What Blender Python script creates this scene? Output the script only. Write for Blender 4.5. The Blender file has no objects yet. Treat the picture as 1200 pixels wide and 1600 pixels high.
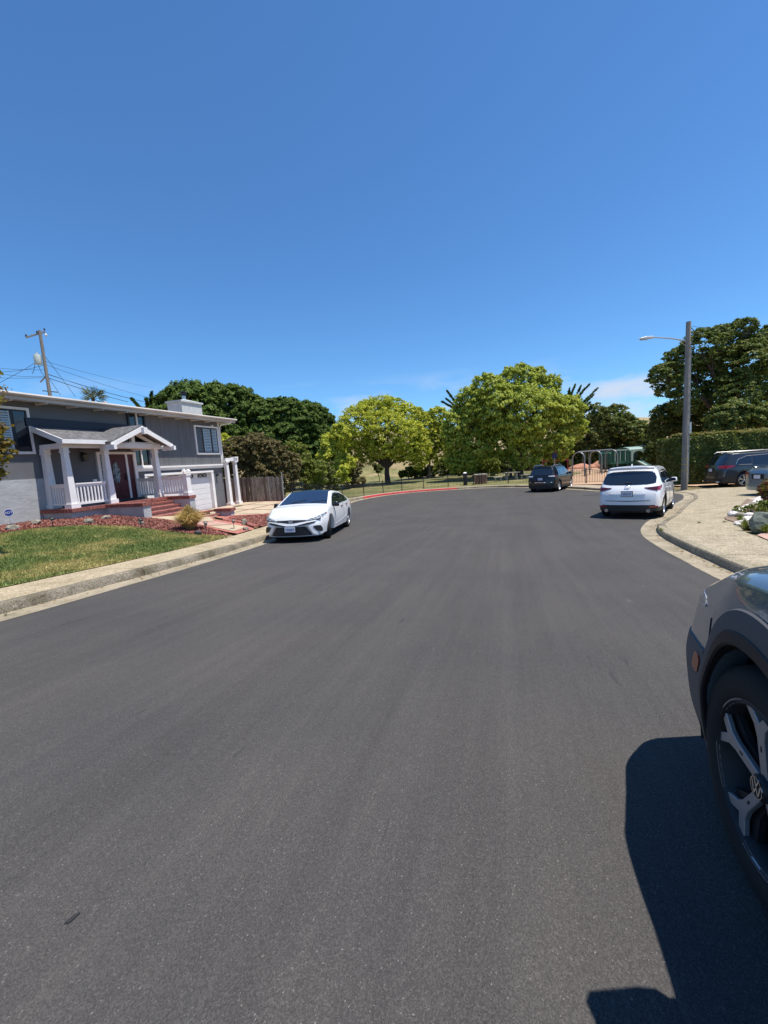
import bpy, bmesh, math, random
import numpy as np
from mathutils import Vector, Matrix
from mathutils.geometry import delaunay_2d_cdt, tessellate_polygon
R_ = math.radians
scene = bpy.context.scene
COL = scene.collection
random.seed(7)

# ------------------------------------------------------------ camera
EYE = 1.35
PITCH, ROLL, FPX = R_(7.04), R_(3.78), 640.0          # focal length in pixels of a 1200x1600 frame
cam_d = bpy.data.cameras.new('camera'); cam = bpy.data.objects.new('camera', cam_d); COL.objects.link(cam)
cam_d.sensor_fit = 'VERTICAL'; cam_d.sensor_height = 24.0; cam_d.lens = 24.0 * FPX / 1600.0
cam_d.clip_start = 0.05; cam_d.clip_end = 6000
_R0 = Vector((1, 0, 0)); _U0 = Vector((0, math.sin(PITCH), math.cos(PITCH))); _F = Vector((0, math.cos(PITCH), -math.sin(PITCH)))
_r = math.cos(ROLL) * _R0 - math.sin(ROLL) * _U0; _u = math.sin(ROLL) * _R0 + math.cos(ROLL) * _U0
cam.matrix_world = Matrix(((_r.x, _u.x, -_F.x, 0), (_r.y, _u.y, -_F.y, 0), (_r.z, _u.z, -_F.z, EYE), (0, 0, 0, 1)))
scene.camera = cam
scene.render.resolution_x = 768; scene.render.resolution_y = 1024

# ------------------------------------------------------------ sky and sun
SUN_EL, SUN_AZ = 71.5, 105.0        # azimuth clockwise from +Y (the camera's heading)
w = bpy.data.worlds.new('World'); scene.world = w; w.use_nodes = True
nt = w.node_tree; nt.nodes.clear()
out = nt.nodes.new('ShaderNodeOutputWorld'); bg = nt.nodes.new('ShaderNodeBackground')
sky = nt.nodes.new('ShaderNodeTexSky'); sky.sky_type = 'NISHITA'; sky.sun_disc = False
sky.sun_elevation = R_(SUN_EL); sky.sun_rotation = R_(SUN_AZ); sky.altitude = 0
sky.air_density = 1.0; sky.dust_density = 0.0; sky.ozone_density = 6.0
bg.inputs['Strength'].default_value = 0.114
# thin low clouds near the horizon, all the way round
tc = nt.nodes.new('ShaderNodeTexCoord'); sep = nt.nodes.new('ShaderNodeSeparateXYZ')
mp = nt.nodes.new('ShaderNodeMapping'); mp.inputs['Scale'].default_value = (2.6, 2.6, 9.0); mp.inputs['Location'].default_value = (7.1, 1.7, 0.9); mp.inputs['Rotation'].default_value = (0, 0, R_(7))
nz = nt.nodes.new('ShaderNodeTexNoise'); nz.inputs['Scale'].default_value = 1.6; nz.inputs['Detail'].default_value = 7; nz.inputs['Roughness'].default_value = 0.55
cr = nt.nodes.new('ShaderNodeValToRGB'); cr.color_ramp.elements[0].position = 0.485; cr.color_ramp.elements[1].position = 0.64
lo = nt.nodes.new('ShaderNodeMapRange'); lo.inputs[1].default_value = 0.015; lo.inputs[2].default_value = 0.075
hi = nt.nodes.new('ShaderNodeMapRange'); hi.inputs[1].default_value = 0.20; hi.inputs[2].default_value = 0.114
m1 = nt.nodes.new('ShaderNodeMath'); m1.operation = 'MULTIPLY'; m2 = nt.nodes.new('ShaderNodeMath'); m2.operation = 'MULTIPLY'
m3 = nt.nodes.new('ShaderNodeMath'); m3.operation = 'MULTIPLY'; m3.inputs[1].default_value = 1.0
mx = nt.nodes.new('ShaderNodeMix'); mx.data_type = 'RGBA'
L = nt.links.new
L(tc.outputs['Generated'], mp.inputs[0]); L(mp.outputs[0], nz.inputs['Vector']); L(nz.outputs['Fac'], cr.inputs[0])
L(tc.outputs['Generated'], sep.inputs[0]); L(sep.outputs['Z'], lo.inputs[0]); L(sep.outputs['Z'], hi.inputs[0])
L(lo.outputs[0], m1.inputs[0]); L(hi.outputs[0], m1.inputs[1]); L(m1.outputs[0], m2.inputs[0]); L(cr.outputs[0], m2.inputs[1])
L(m2.outputs[0], m3.inputs[0]); L(m3.outputs[0], mx.inputs[0]); L(sky.outputs[0], mx.inputs[6]); mx.inputs[7].default_value = (3.9, 4.6, 5.7, 1)
tn = nt.nodes.new('ShaderNodeMix'); tn.data_type = 'RGBA'; tn.blend_type = 'MULTIPLY'; tn.inputs[0].default_value = 1.0; tn.inputs[7].default_value = (0.57, 0.85, 1.03, 1)
L(sky.outputs[0], tn.inputs[6]); L(tn.outputs[2], mx.inputs[6]); L(mx.outputs[2], bg.inputs['Color']); L(bg.outputs[0], out.inputs[0])
sun_d = bpy.data.lights.new('sun', 'SUN'); sun_d.energy = 4.6; sun_d.angle = R_(0.53); sun_d.color = (1.0, 0.94, 0.85)
sun = bpy.data.objects.new('sun', sun_d); COL.objects.link(sun)
_sd = Vector((math.sin(R_(SUN_AZ)) * math.cos(R_(SUN_EL)), math.cos(R_(SUN_AZ)) * math.cos(R_(SUN_EL)), math.sin(R_(SUN_EL))))
sun.rotation_euler = _sd.to_track_quat('Z', 'Y').to_euler(); sun.location = (30, 0, 40)
vs = scene.view_settings; vs.view_transform = 'Standard'; vs.look = 'None'; vs.gamma = 1; vs.use_curve_mapping = False; vs.exposure = 0.5

# ------------------------------------------------------------ frames and heights
# the street runs 17.3 degrees right of the camera's heading: "along" (al) down the street, "lat" to the right of it
AL = R_(17.294)
A = Vector((math.sin(AL), math.cos(AL))); N = Vector((math.cos(AL), -math.sin(AL)))
SROT = math.pi / 2 - AL
def S(al, lat, z=0.0): return Vector((A.x * al + N.x * lat, A.y * al + N.y * lat, z))
def toS(x, y): return x * A.x + y * A.y, x * N.x + y * N.y
def g(al): return -1.45 * (1 - np.exp(-(np.maximum(al, 0) / 13.0) ** 1.15))
def gf(al): return float(g(al))
def ray(px, py):
    a = (px - 600) / FPX; b = -(py - 800) / FPX
    return a * _r + b * _u + _F
def at(px, py, Y):
    d = ray(px, py); t = Y / d.y
    return Vector((t * d.x, Y, EYE + t * d.z))
def smooth(e0, e1, x):
    t = np.clip((x - e0) / (e1 - e0), 0, 1); return t * t * (3 - 2 * t)
def catmull(pts, step=0.4):
    P = [Vector(p) for p in pts]; P = [2 * P[0] - P[1]] + P + [2 * P[-1] - P[-2]]; o = []
    for i in range(1, len(P) - 2):
        n = max(2, int((P[i + 1] - P[i]).length / step))
        for k in range(n):
            t = k / n; a, b, c, d = P[i - 1], P[i], P[i + 1], P[i + 2]
            o.append(0.5 * ((2 * b) + (c - a) * t + (2 * a - 5 * b + 4 * c - d) * t * t + (3 * b - a - 3 * c + d) * t ** 3))
    o.append(P[-2]); return o
# the edge of the asphalt, left side up, round the end and back down the right side (al, lat)
EDGE = catmull([(-14, -5.5), (-6, -5.6), (0, -5.75), (3.14, -5.88), (5.05, -6.10), (6.66, -6.26), (9.34, -6.58), (12.5, -7.1), (17, -8.2), (22, -9.5),
                (26, -10.24), (28.6, -10.1), (31.2, -9.2), (33.0, -7.6), (34.2, -4.6), (34.7, -1.9), (33.9, 0.3), (31.8, 2.5), (29.6, 4.1), (27.4, 5.3), (25.6, 7.4),
                (24.2, 8.2), (21.6, 7.5), (19.1, 6.3), (15.6, 4.75), (13.9, 3.92), (12.3, 3.32), (10.87, 2.98), (9.03, 2.80), (7.6, 2.72), (6.58, 2.66), (3, 2.62), (-4, 2.60), (-14, 2.6)])
_E = np.array([(p.x, p.y) for p in EDGE])
def edge_dist(P):
    P = np.asarray(P, float).reshape(-1, 2); best = np.full(len(P), 1e9)
    for i in range(len(_E) - 1):
        a = _E[i]; d = _E[i + 1] - a; t = np.clip(((P - a) @ d) / (d @ d), 0, 1)
        q = a + t[:, None] * d; best = np.minimum(best, np.hypot(*(P - q).T))
    # inside test
    x, y = P[:, 0], P[:, 1]; ins = np.zeros(len(P), bool); Q = _E
    for i in range(len(Q)):
        x1, y1 = Q[i]; x2, y2 = Q[(i + 1) % len(Q)]
        c = ((y1 > y) != (y2 > y)); xi = (x2 - x1) * (y - y1) / (y2 - y1 + 1e-12) + x1
        ins ^= c & (x < xi)
    return np.where(ins, -best, best)
def h_ground(al, lat):
    al = np.atleast_1d(np.asarray(al, float)); lat = np.atleast_1d(np.asarray(lat, float))
    d = edge_dist(np.stack([al, lat], 1)); base = g(al)
    kerb = 0.145
    # the driveways meet the gutter nearly flush
    drop = smooth(12.2, 12.3, al) * (1 - smooth(24.9, 26.0, al)) * (lat > 0)
    dropl = smooth(11.6, 13.2, al) * (1 - smooth(24.5, 26.0, al)) * (lat < 0)
    hk = kerb * (1 - drop * (1 - smooth(0.3, 2.2, d)) * 0.80) * (1 - dropl * (1 - smooth(0.3, 2.0, d)) * 0.72)
    h = base + np.where(d > 0, hk, 0)
    # left front gardens climb to the house
    k = base + hk; zb = np.where(al < 11.5, 0.0, -0.72 * np.clip((al - 11.5) / 6.0, 0, 1)); zb = np.maximum(zb, k)
    u = np.clip((-8.2 - lat) / (15.0 - 8.2), 0, 1); u = 0.5 * u + 0.5 * u * u * (3 - 2 * u)
    yard = k + (zb - k) * u
    wy = (lat < -8.2) * (1 - smooth(23.5, 29, al))
    h = h * (1 - wy) + yard * wy
    # park: flat, then the dry hillside
    x = A.x * al + N.x * lat; y = A.y * al + N.y * lat
    wp = smooth(28, 33, y) * (d > 1.4)
    h = h * (1 - wp) - 1.38 * wp
    h = h + 7.0 * smooth(58, 84, y) * (1 - smooth(8, 24, x)) + 26 * smooth(110, 420, y) * (1 + 0.25 * np.sin(x * 0.012))
    h = h + 9 * smooth(40, 130, -x) * smooth(10, 60, y + 20)
    return h
def hg(al, lat): return float(h_ground(al, lat)[0])
def hw(x, y):
    a, l = toS(x, y); return hg(a, l)

# ------------------------------------------------------------ materials
def nodes(m):
    m.use_nodes = True; t = m.node_tree; b = t.nodes['Principled BSDF']; return t, b
MATS = {}
def mat(name, col, rough=0.6, metal=0.0, var=0.0, scale=8.0, bump=0.0, bscale=None, coat=0.0, detail=5, col2=None, dist=0.02, spec=0.5, thr=(0.35, 0.65), stretch=None, obj=False):
    if name in MATS: return MATS[name]
    m = bpy.data.materials.new(name); t, b = nodes(m); MATS[name] = m
    b.inputs['Base Color'].default_value = (*col, 1); b.inputs['Roughness'].default_value = rough; b.inputs['Metallic'].default_value = metal
    b.inputs['Coat Weight'].default_value = coat; b.inputs['Coat Roughness'].default_value = 0.03; b.inputs['Specular IOR Level'].default_value = spec
    tc = t.nodes.new('ShaderNodeTexCoord'); vec = tc.outputs['Object']
    if stretch:
        mpn = t.nodes.new('ShaderNodeMapping'); mpn.inputs['Scale'].default_value = stretch; t.links.new(vec, mpn.inputs[0]); vec = mpn.outputs[0]
    if var or col2:
        n = t.nodes.new('ShaderNodeTexNoise'); n.inputs['Scale'].default_value = scale; n.inputs['Detail'].default_value = detail; n.inputs['Roughness'].default_value = 0.65
        r = t.nodes.new('ShaderNodeValToRGB'); r.color_ramp.elements[0].position = thr[0]; r.color_ramp.elements[1].position = thr[1]
        c1 = [max(0, c * (1 - var)) for c in col]; c2 = col2 if col2 else [min(1, c * (1 + var)) for c in col]
        r.color_ramp.elements[0].color = (*c1, 1); r.color_ramp.elements[1].color = (*c2, 1)
        t.links.new(vec, n.inputs['Vector']); t.links.new(n.outputs['Fac'], r.inputs[0]); t.links.new(r.outputs[0], b.inputs['Base Color'])
    if bump:
        n2 = t.nodes.new('ShaderNodeTexNoise'); n2.inputs['Scale'].default_value = bscale or scale * 3; n2.inputs['Detail'].default_value = 6
        bp = t.nodes.new('ShaderNodeBump'); bp.inputs['Strength'].default_value = bump; bp.inputs['Distance'].default_value = dist
        t.links.new(vec, n2.inputs['Vector']); t.links.new(n2.outputs['Fac'], bp.inputs['Height']); t.links.new(bp.outputs[0], b.inputs['Normal'])
    return m
def ramp(t, fac, stops):
    r = t.nodes.new('ShaderNodeValToRGB'); e = r.color_ramp.elements
    while len(e) < len(stops): e.new(0.5)
    for k, (p, c) in enumerate(stops): e[k].position = p; e[k].color = (*c, 1) if len(c) == 3 else c
    t.links.new(fac, r.inputs[0]); return r.outputs[0]
def noise(t, vec, scale, detail=4, rough=0.6, kind='NOISE', out=None):
    if kind == 'NOISE':
        n = t.nodes.new('ShaderNodeTexNoise'); n.inputs['Detail'].default_value = detail; n.inputs['Roughness'].default_value = rough
    else:
        n = t.nodes.new('ShaderNodeTexVoronoi'); n.feature = kind
    n.inputs['Scale'].default_value = scale; t.links.new(vec, n.inputs['Vector']); return n.outputs[out or ('Fac' if kind == 'NOISE' else 'Distance')]
def mixc(t, fac, a, b, mode='MIX'):
    m = t.nodes.new('ShaderNodeMix'); m.data_type = 'RGBA'; m.blend_type = mode
    for k, v in ((0, fac), (6, a), (7, b)):
        if hasattr(v, 'is_linked') or hasattr(v, 'links'): t.links.new(v, m.inputs[k])
        else: m.inputs[k].default_value = v if k == 0 else ((*v, 1) if len(v) == 3 else v)
    return m.outputs[2]
def mapped(t, scale=(1, 1, 1), rot=0, src='Object'):
    tc = t.nodes.new('ShaderNodeTexCoord'); mp = t.nodes.new('ShaderNodeMapping'); mp.inputs['Scale'].default_value = scale; mp.inputs['Rotation'].default_value = (0, 0, rot)
    t.links.new(tc.outputs[src], mp.inputs[0]); return mp.outputs[0]
def bump(t, b, h, strength, dist):
    bp = t.nodes.new('ShaderNodeBump'); bp.inputs['Strength'].default_value = strength; bp.inputs['Distance'].default_value = dist
    t.links.new(h, bp.inputs['Height']); t.links.new(bp.outputs[0], b.inputs['Normal']); return bp

def m_asphalt():
    m = bpy.data.materials.new('asphalt'); t, b = nodes(m); v = mapped(t)
    fine = noise(t, v, 330, 2, 0.7); cell = noise(t, v, 260, kind='F1', out='Color')
    sp = t.nodes.new('ShaderNodeSeparateColor'); t.links.new(cell, sp.inputs[0])
    base = ramp(t, fine, [(0.28, (0.056, 0.0535, 0.0515)), (0.52, (0.078, 0.0742, 0.0712)), (0.76, (0.105, 0.0995, 0.0945))])
    stones = ramp(t, sp.outputs[0], [(0.0, (0.72, 0.71, 0.71)), (0.55, (0.95, 0.95, 0.95)), (0.88, (1.18, 1.17, 1.15)), (0.992, (1.35, 1.34, 1.32)), (1.0, (2.5, 2.45, 2.35))])
    c = mixc(t, 1.0, base, stones, 'MULTIPLY')
    vs_ = mapped(t, (0.035, 3.4, 1)); streak = noise(t, vs_, 2.2, 9, 0.78)
    c = mixc(t, 1.0, c, ramp(t, streak, [(0.3, (0.90, 0.895, 0.90)), (0.5, (1.0, 1.0, 1.0)), (0.7, (1.10, 1.09, 1.075))]), 'MULTIPLY')
    big = noise(t, v, 0.7, 5, 0.6)
    c = mixc(t, 1.0, c, ramp(t, big, [(0.34, (0.90, 0.91, 0.93)), (0.6, (1.03, 1.03, 1.02)), (0.75, (1.08, 1.04, 1.03))]), 'MULTIPLY')
    lane = noise(t, mapped(t, (0.03, 1.3, 1)), 2.3, 7, 0.7)
    c = mixc(t, 1.0, c, ramp(t, lane, [(0.35, (0.94, 0.935, 0.93)), (0.5, (1.0, 1.0, 1.0)), (0.62, (1.06, 1.055, 1.045))]), 'MULTIPLY')
    seam = noise(t, mapped(t, (0.03, 8.0, 1)), 1.0, 3, 0.7)
    c = mixc(t, ramp(t, seam, [(0.66, (0, 0, 0)), (0.72, (0.28, 0.28, 0.28))]), c, (0.045, 0.044, 0.045))
    scr = noise(t, mapped(t, (0.5, 3.2, 1), 0.9), 2.2, 7, 0.7)
    c = mixc(t, ramp(t, scr, [(0.65, (0, 0, 0)), (0.685, (0.7, 0.7, 0.7))]), c, (0.045, 0.044, 0.045))
    pale = noise(t, mapped(t, (0.8, 2.4, 1), 0.6), 1.1, 8, 0.72)
    c = mixc(t, ramp(t, pale, [(0.655, (0, 0, 0)), (0.72, (0.4, 0.4, 0.4))]), c, (0.17, 0.165, 0.155))
    t.links.new(c, b.inputs['Base Color'])
    t.links.new(ramp(t, sp.outputs[1], [(0.0, (0.9, 0.9, 0.9)), (0.9, (0.8, 0.8, 0.8)), (1.0, (0.3, 0.3, 0.3))]), b.inputs['Roughness'])
    b.inputs['Specular IOR Level'].default_value = 0.114
    h = mixc(t, 0.5, fine, cell); bump(t, b, h, 0.7, 0.004); return m
def m_aggregate(name, tint, sc=120, dark=0.55, light=1.5, blot=0.2):
    m = bpy.data.materials.new(name); t, b = nodes(m); v = mapped(t)
    cell = noise(t, v, sc, kind='F1', out='Color'); sp = t.nodes.new('ShaderNodeSeparateColor'); t.links.new(cell, sp.inputs[0])
    c = ramp(t, sp.outputs[0], [(0.0, [x * dark for x in (tint[0], tint[1] * .93, tint[2] * .82)]), (0.35, tint), (0.7, [min(1, x * 1.12) for x in tint]), (1.0, [min(1, x * light) for x in (tint[0], tint[1], tint[2] * 1.08)])])
    big = noise(t, v, 1.7, 6, 0.65)
    c = mixc(t, 1.0, c, ramp(t, big, [(0.3, (1 - blot * 1.3, 1 - blot * 1.3, 1 - blot * 1.5)), (0.55, (1, 1, 1)), (0.8, (1 + blot * .5,) * 3)]), 'MULTIPLY')
    c = mixc(t, 1.0, c, ramp(t, noise(t, v, 11, 6, 0.7), [(0.36, (0.78, 0.76, 0.72)), (0.5, (1, 1, 1))]), 'MULTIPLY')
    t.links.new(c, b.inputs['Base Color']); b.inputs['Roughness'].default_value = 0.85; b.inputs['Specular IOR Level'].default_value = 0.25
    bump(t, b, cell, 0.5, 0.006); return m
def m_leaf(name, cols, trans=0.28, rough=0.5):
    m = bpy.data.materials.new(name); t, b = nodes(m)
    gm = t.nodes.new('ShaderNodeNewGeometry')
    c = ramp(t, gm.outputs['Random Per Island'], [(k / (len(cols) - 1), cc) for k, cc in enumerate(cols)])
    big = noise(t, mapped(t), 0.9, 3, 0.5)
    c = mixc(t, 1.0, c, ramp(t, big, [(0.3, (0.82, 0.88, 0.8)), (0.7, (1.15, 1.1, 1.0))]), 'MULTIPLY')
    t.links.new(c, b.inputs['Base Color']); b.inputs['Roughness'].default_value = rough; b.inputs['Specular IOR Level'].default_value = 0.114
    tr = t.nodes.new('ShaderNodeBsdfTranslucent'); c2 = mixc(t, 1.0, c, (1.5, 1.65, 0.7), 'MULTIPLY'); t.links.new(c2, tr.inputs[0])
    ms = t.nodes.new('ShaderNodeMixShader'); ms.inputs[0].default_value = trans
    o = t.nodes['Material Output']; t.links.new(b.outputs[0], ms.inputs[1]); t.links.new(tr.outputs[0], ms.inputs[2]); t.links.new(ms.outputs[0], o.inputs[0]); return m

# ------------------------------------------------------------ object helpers
def link(o, parent=None, **kw):
    COL.objects.link(o)
    if parent: o.parent = parent
    for k, v in kw.items(): o[k] = v
    return o
def thing(name, label, cat, loc=(0, 0, 0), rot=0.0, group=None, pitch=(0, 0)):
    o = bpy.data.objects.new(name, None); o.empty_display_size = 0.2; COL.objects.link(o); o.location = loc; o.rotation_euler = (pitch[0], pitch[1], rot)
    o['label'] = label; o['category'] = cat
    if group: o['group'] = group
    return o
def dup(root, loc, rot=None, label=None, scale=None):
    r = root.copy(); COL.objects.link(r); r.location = loc
    if rot is not None: r.rotation_euler = (r.rotation_euler[0], r.rotation_euler[1], rot)
    if label: r['label'] = label
    if scale: r.scale = scale
    for ch in list(root.children):
        c = ch.copy(); COL.objects.link(c); c.parent = r
        for gch in list(ch.children):
            d = gch.copy(); COL.objects.link(d); d.parent = c
    return r
class MB:
    """collects vertices and faces; off = origin that is subtracted when built"""
    def __init__(s): s.v = []; s.f = []; s.m = []; s.M = None; s.cur = 0
    def add(s, vs, fs):
        b = len(s.v)
        if s.M is not None: vs = [s.M @ Vector(p) for p in vs]
        s.v += [tuple(p) for p in vs]; s.f += [tuple(b + i for i in f) for f in fs]; s.m += [s.cur] * len(fs); return s
    def box(s, x0, x1, y0, y1, z0, z1):
        return s.add([(x0, y0, z0), (x1, y0, z0), (x1, y1, z0), (x0, y1, z0), (x0, y0, z1), (x1, y0, z1), (x1, y1, z1), (x0, y1, z1)],
                     [(0, 3, 2, 1), (4, 5, 6, 7), (0, 1, 5, 4), (1, 2, 6, 5), (2, 3, 7, 6), (3, 0, 4, 7)])
    def taper(s, cx, cy, z0, z1, a0, b0, a1, b1):
        v = [(cx - a0, cy - b0, z0), (cx + a0, cy - b0, z0), (cx + a0, cy + b0, z0), (cx - a0, cy + b0, z0), (cx - a1, cy - b1, z1), (cx + a1, cy - b1, z1), (cx + a1, cy + b1, z1), (cx - a1, cy + b1, z1)]
        return s.add(v, [(0, 3, 2, 1), (4, 5, 6, 7), (0, 1, 5, 4), (1, 2, 6, 5), (2, 3, 7, 6), (3, 0, 4, 7)])
    def beam(s, p, q, w, h, up=(0, 0, 1)):
        p = Vector(p); q = Vector(q); d = (q - p).normalized(); sd = d.cross(Vector(up))
        if sd.length < 1e-4: sd = Vector((1, 0, 0))
        sd.normalize(); u = sd.cross(d); vs = []
        for e in (p, q):
            for a, b in ((-1, -1), (1, -1), (1, 1), (-1, 1)): vs.append(e + sd * a * w / 2 + u * b * h / 2)
        return s.add(vs, [(0, 1, 2, 3), (7, 6, 5, 4), (0, 4, 5, 1), (1, 5, 6, 2), (2, 6, 7, 3), (3, 7, 4, 0)])
    def prism(s, poly, z0, z1):
        n = len(poly); tri = tessellate_polygon([[Vector((p[0], p[1], 0)) for p in poly]])
        vs = [(p[0], p[1], z0) for p in poly] + [(p[0], p[1], z1) for p in poly]
        fs = [tuple(t) for t in tri] + [tuple(i + n for i in reversed(t)) for t in tri] + [(i, (i + 1) % n, (i + 1) % n + n, i + n) for i in range(n)]
        return s.add(vs, fs)
    def extr(s, poly, d, off=(0, 0, 0)):
        """planar polygon of 3D points extruded by vector d"""
        n = len(poly); P = [Vector(p) for p in poly]; tri = tessellate_polygon([P]); d = Vector(d)
        return s.add(P + [p + d for p in P], [tuple(t) for t in tri] + [tuple(i + n for i in reversed(t)) for t in tri] + [(i, (i + 1) % n, (i + 1) % n + n, i + n) for i in range(n)])
    def tube(s, pts, r, n=8, cap=True):
        P = [Vector(p) for p in pts]; k = len(P); rr = r if hasattr(r, '__len__') else [r] * k; vs = []; fs = []
        u = None
        for i in range(k):
            d = (P[min(i + 1, k - 1)] - P[max(i - 1, 0)]).normalized()
            if u is None: u = d.orthogonal().normalized()
            else:
                u = u - d * u.dot(d)
                u = u.normalized() if u.length > 1e-6 else d.orthogonal().normalized()
            w_ = d.cross(u)
            for j in range(n): a = 2 * math.pi * j / n; vs.append(P[i] + (u * math.cos(a) + w_ * math.sin(a)) * rr[i])
        for i in range(k - 1):
            for j in range(n): fs.append((i * n + j, i * n + (j + 1) % n, (i + 1) * n + (j + 1) % n, (i + 1) * n + j))
        if cap: fs += [tuple(reversed(range(n))), tuple((k - 1) * n + j for j in range(n))]
        return s.add(vs, fs)
    def lathe(s, prof, n=24, axis='Z', c=(0, 0, 0), cap=True):
        vs = []; fs = []; k = len(prof); c = Vector(c)
        for (r, h) in prof:
            for j in range(n):
                a = 2 * math.pi * j / n; x, y = r * math.cos(a), r * math.sin(a)
                vs.append(c + (Vector((x, y, h)) if axis == 'Z' else Vector((x, h, y)) if axis == 'Y' else Vector((h, x, y))))
        for i in range(k - 1):
            for j in range(n): fs.append((i * n + j, i * n + (j + 1) % n, (i + 1) * n + (j + 1) % n, (i + 1) * n + j))
        if cap: fs += [tuple(reversed(range(n))), tuple((k - 1) * n + j for j in range(n))]
        return s.add(vs, fs)
    def grid(s, P):
        """P[i][j] -> points"""
        a, b = len(P), len(P[0]); return s.add([p for r in P for p in r], [(i * b + j, i * b + j + 1, (i + 1) * b + j + 1, (i + 1) * b + j) for i in range(a - 1) for j in range(b - 1)])
    def build(s, name, m, parent=None, off=(0, 0, 0), smooth_=False, angle=None, bevel=0, **kw):
        me = bpy.data.meshes.new(name); o_ = Vector(off)
        me.from_pydata([tuple(Vector(p) - o_) for p in s.v], [], s.f)
        ms = m if isinstance(m, (list, tuple)) else [m]
        for x in ms: me.materials.append(x)
        if len(ms) > 1: me.polygons.foreach_set('material_index', s.m)
        bm = bmesh.new(); bm.from_mesh(me)
        if smooth_: bmesh.ops.remove_doubles(bm, verts=bm.verts, dist=1e-5)
        bmesh.ops.recalc_face_normals(bm, faces=bm.faces)
        if bevel: bmesh.ops.bevel(bm, geom=[e for e in bm.edges if e.is_manifold and e.calc_face_angle(0) > 0.5], offset=bevel, segments=1, affect='EDGES', clamp_overlap=True)
        bm.to_mesh(me); bm.free()
        if smooth_:
            me.polygons.foreach_set('use_smooth', [True] * len(me.polygons))
            try: me.set_sharp_from_angle(angle=R_(angle or 40))
            except Exception: pass
        return link(bpy.data.objects.new(name, me), parent, **kw)
def tag(o, label, cat, group=None):
    o['label'] = label; o['category'] = cat
    if group: o['group'] = group
    return o
def centre(o):
    """move a top-level mesh's origin to the middle of its base"""
    me = o.data; n = len(me.vertices); co = np.empty(n * 3); me.vertices.foreach_get('co', co); co = co.reshape(-1, 3)
    c = np.array([(co[:, 0].min() + co[:, 0].max()) / 2, (co[:, 1].min() + co[:, 1].max()) / 2, co[:, 2].min()])
    me.vertices.foreach_set('co', (co - c).ravel()); o.location = Vector(o.location) + o.rotation_euler.to_matrix() @ Vector(c); return o
def text_obj(txt, size, m, parent, M, name='lettering', extrude=0.002, sx=1.0):
    cu = bpy.data.curves.new('t', 'FONT'); cu.body = txt; cu.size = size; cu.align_x = 'CENTER'; cu.align_y = 'CENTER'; cu.extrude = extrude; cu.resolution_u = 3
    to = bpy.data.objects.new('t', cu); COL.objects.link(to); dg = bpy.context.evaluated_depsgraph_get(); me = bpy.data.meshes.new_from_object(to.evaluated_get(dg))
    bpy.data.objects.remove(to); me.transform(M @ Matrix.Diagonal((sx, 1, 1, 1))); me.materials.clear(); me.materials.append(m); me.name = name
    return link(bpy.data.objects.new(name, me), parent)
def sheet(name, poly, m, zoff=0.0, step=0.8, frame='S', hf=None, kind='structure', **kw):
    """a polygon draped on the ground; poly in (al, lat)"""
    dense = []
    for i in range(len(poly)):
        a = Vector(poly[i][:2]); b = Vector(poly[(i + 1) % len(poly)][:2]); n = max(1, int((b - a).length / step))
        dense += [a + (b - a) * k / n for k in range(n)]
    xs = [p.x for p in dense]; ys = [p.y for p in dense]; P = list(dense)
    nx = int((max(xs) - min(xs)) / step); ny = int((max(ys) - min(ys)) / step); D = np.array([(p.x, p.y) for p in dense])
    for i in range(1, nx + 1):
        for j in range(1, ny + 1):
            q = Vector((min(xs) + i * step + 0.013 * j, min(ys) + j * step + 0.007 * i))
            if np.min(np.hypot(D[:, 0] - q.x, D[:, 1] - q.y)) > step * 0.45: P.append(q)
    vo, _, fo, *_ = delaunay_2d_cdt(P, [], [list(range(len(dense)))], 1, 1e-5)
    X = np.array([(p.x, p.y) for p in vo]); Z = (hf(X[:, 0], X[:, 1]) if hf else h_ground(X[:, 0], X[:, 1])) + zoff
    # flip y because the street frame's local y is -lat
    mb = MB(); mb.add([(x, -y, z) for (x, y), z in zip(X, Z)], [f for f in fo])
    o = mb.build(name, m, None, smooth_=True, angle=80); o.rotation_euler = (0, 0, SROT)
    me = o.data
    if me.polygons[0].normal.z < 0:
        me.flip_normals()
    if kind: o['kind'] = kind
    for k, v in kw.items(): o[k] = v
    return o
def ribbon(name, path, prof, m, parent=None, kind='structure', angle=30, **kw):
    """strip swept along path [(al, lat)]; prof = [(outward offset, 'g' road level | 'h' ground level, dz)]"""
    pts = []
    for i, p in enumerate(path):
        d = (path[min(i + 1, len(path) - 1)] - path[max(i - 1, 0)]).normalized(); n = Vector((d.y, -d.x))
        pts.append([(p.x + n.x * o_, p.y + n.y * o_) for o_, _, _ in prof])
    Q = np.array(pts).reshape(-1, 2); H_ = h_ground(Q[:, 0], Q[:, 1]).reshape(len(path), -1); G_ = g(Q[:, 0]).reshape(len(path), -1)
    rows = [[(pts[i][j][0], -pts[i][j][1], (G_[i][j] if prof[j][1] == 'g' else H_[i][j]) + prof[j][2]) for j in range(len(prof))] for i in range(len(path))]
    mb = MB(); mb.grid(rows); o = mb.build(name, m, parent, smooth_=True, angle=angle)
    if parent is None: o.rotation_euler = (0, 0, SROT)
    if kind: o['kind'] = kind
    for k, v in kw.items(): o[k] = v
    return o
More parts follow.
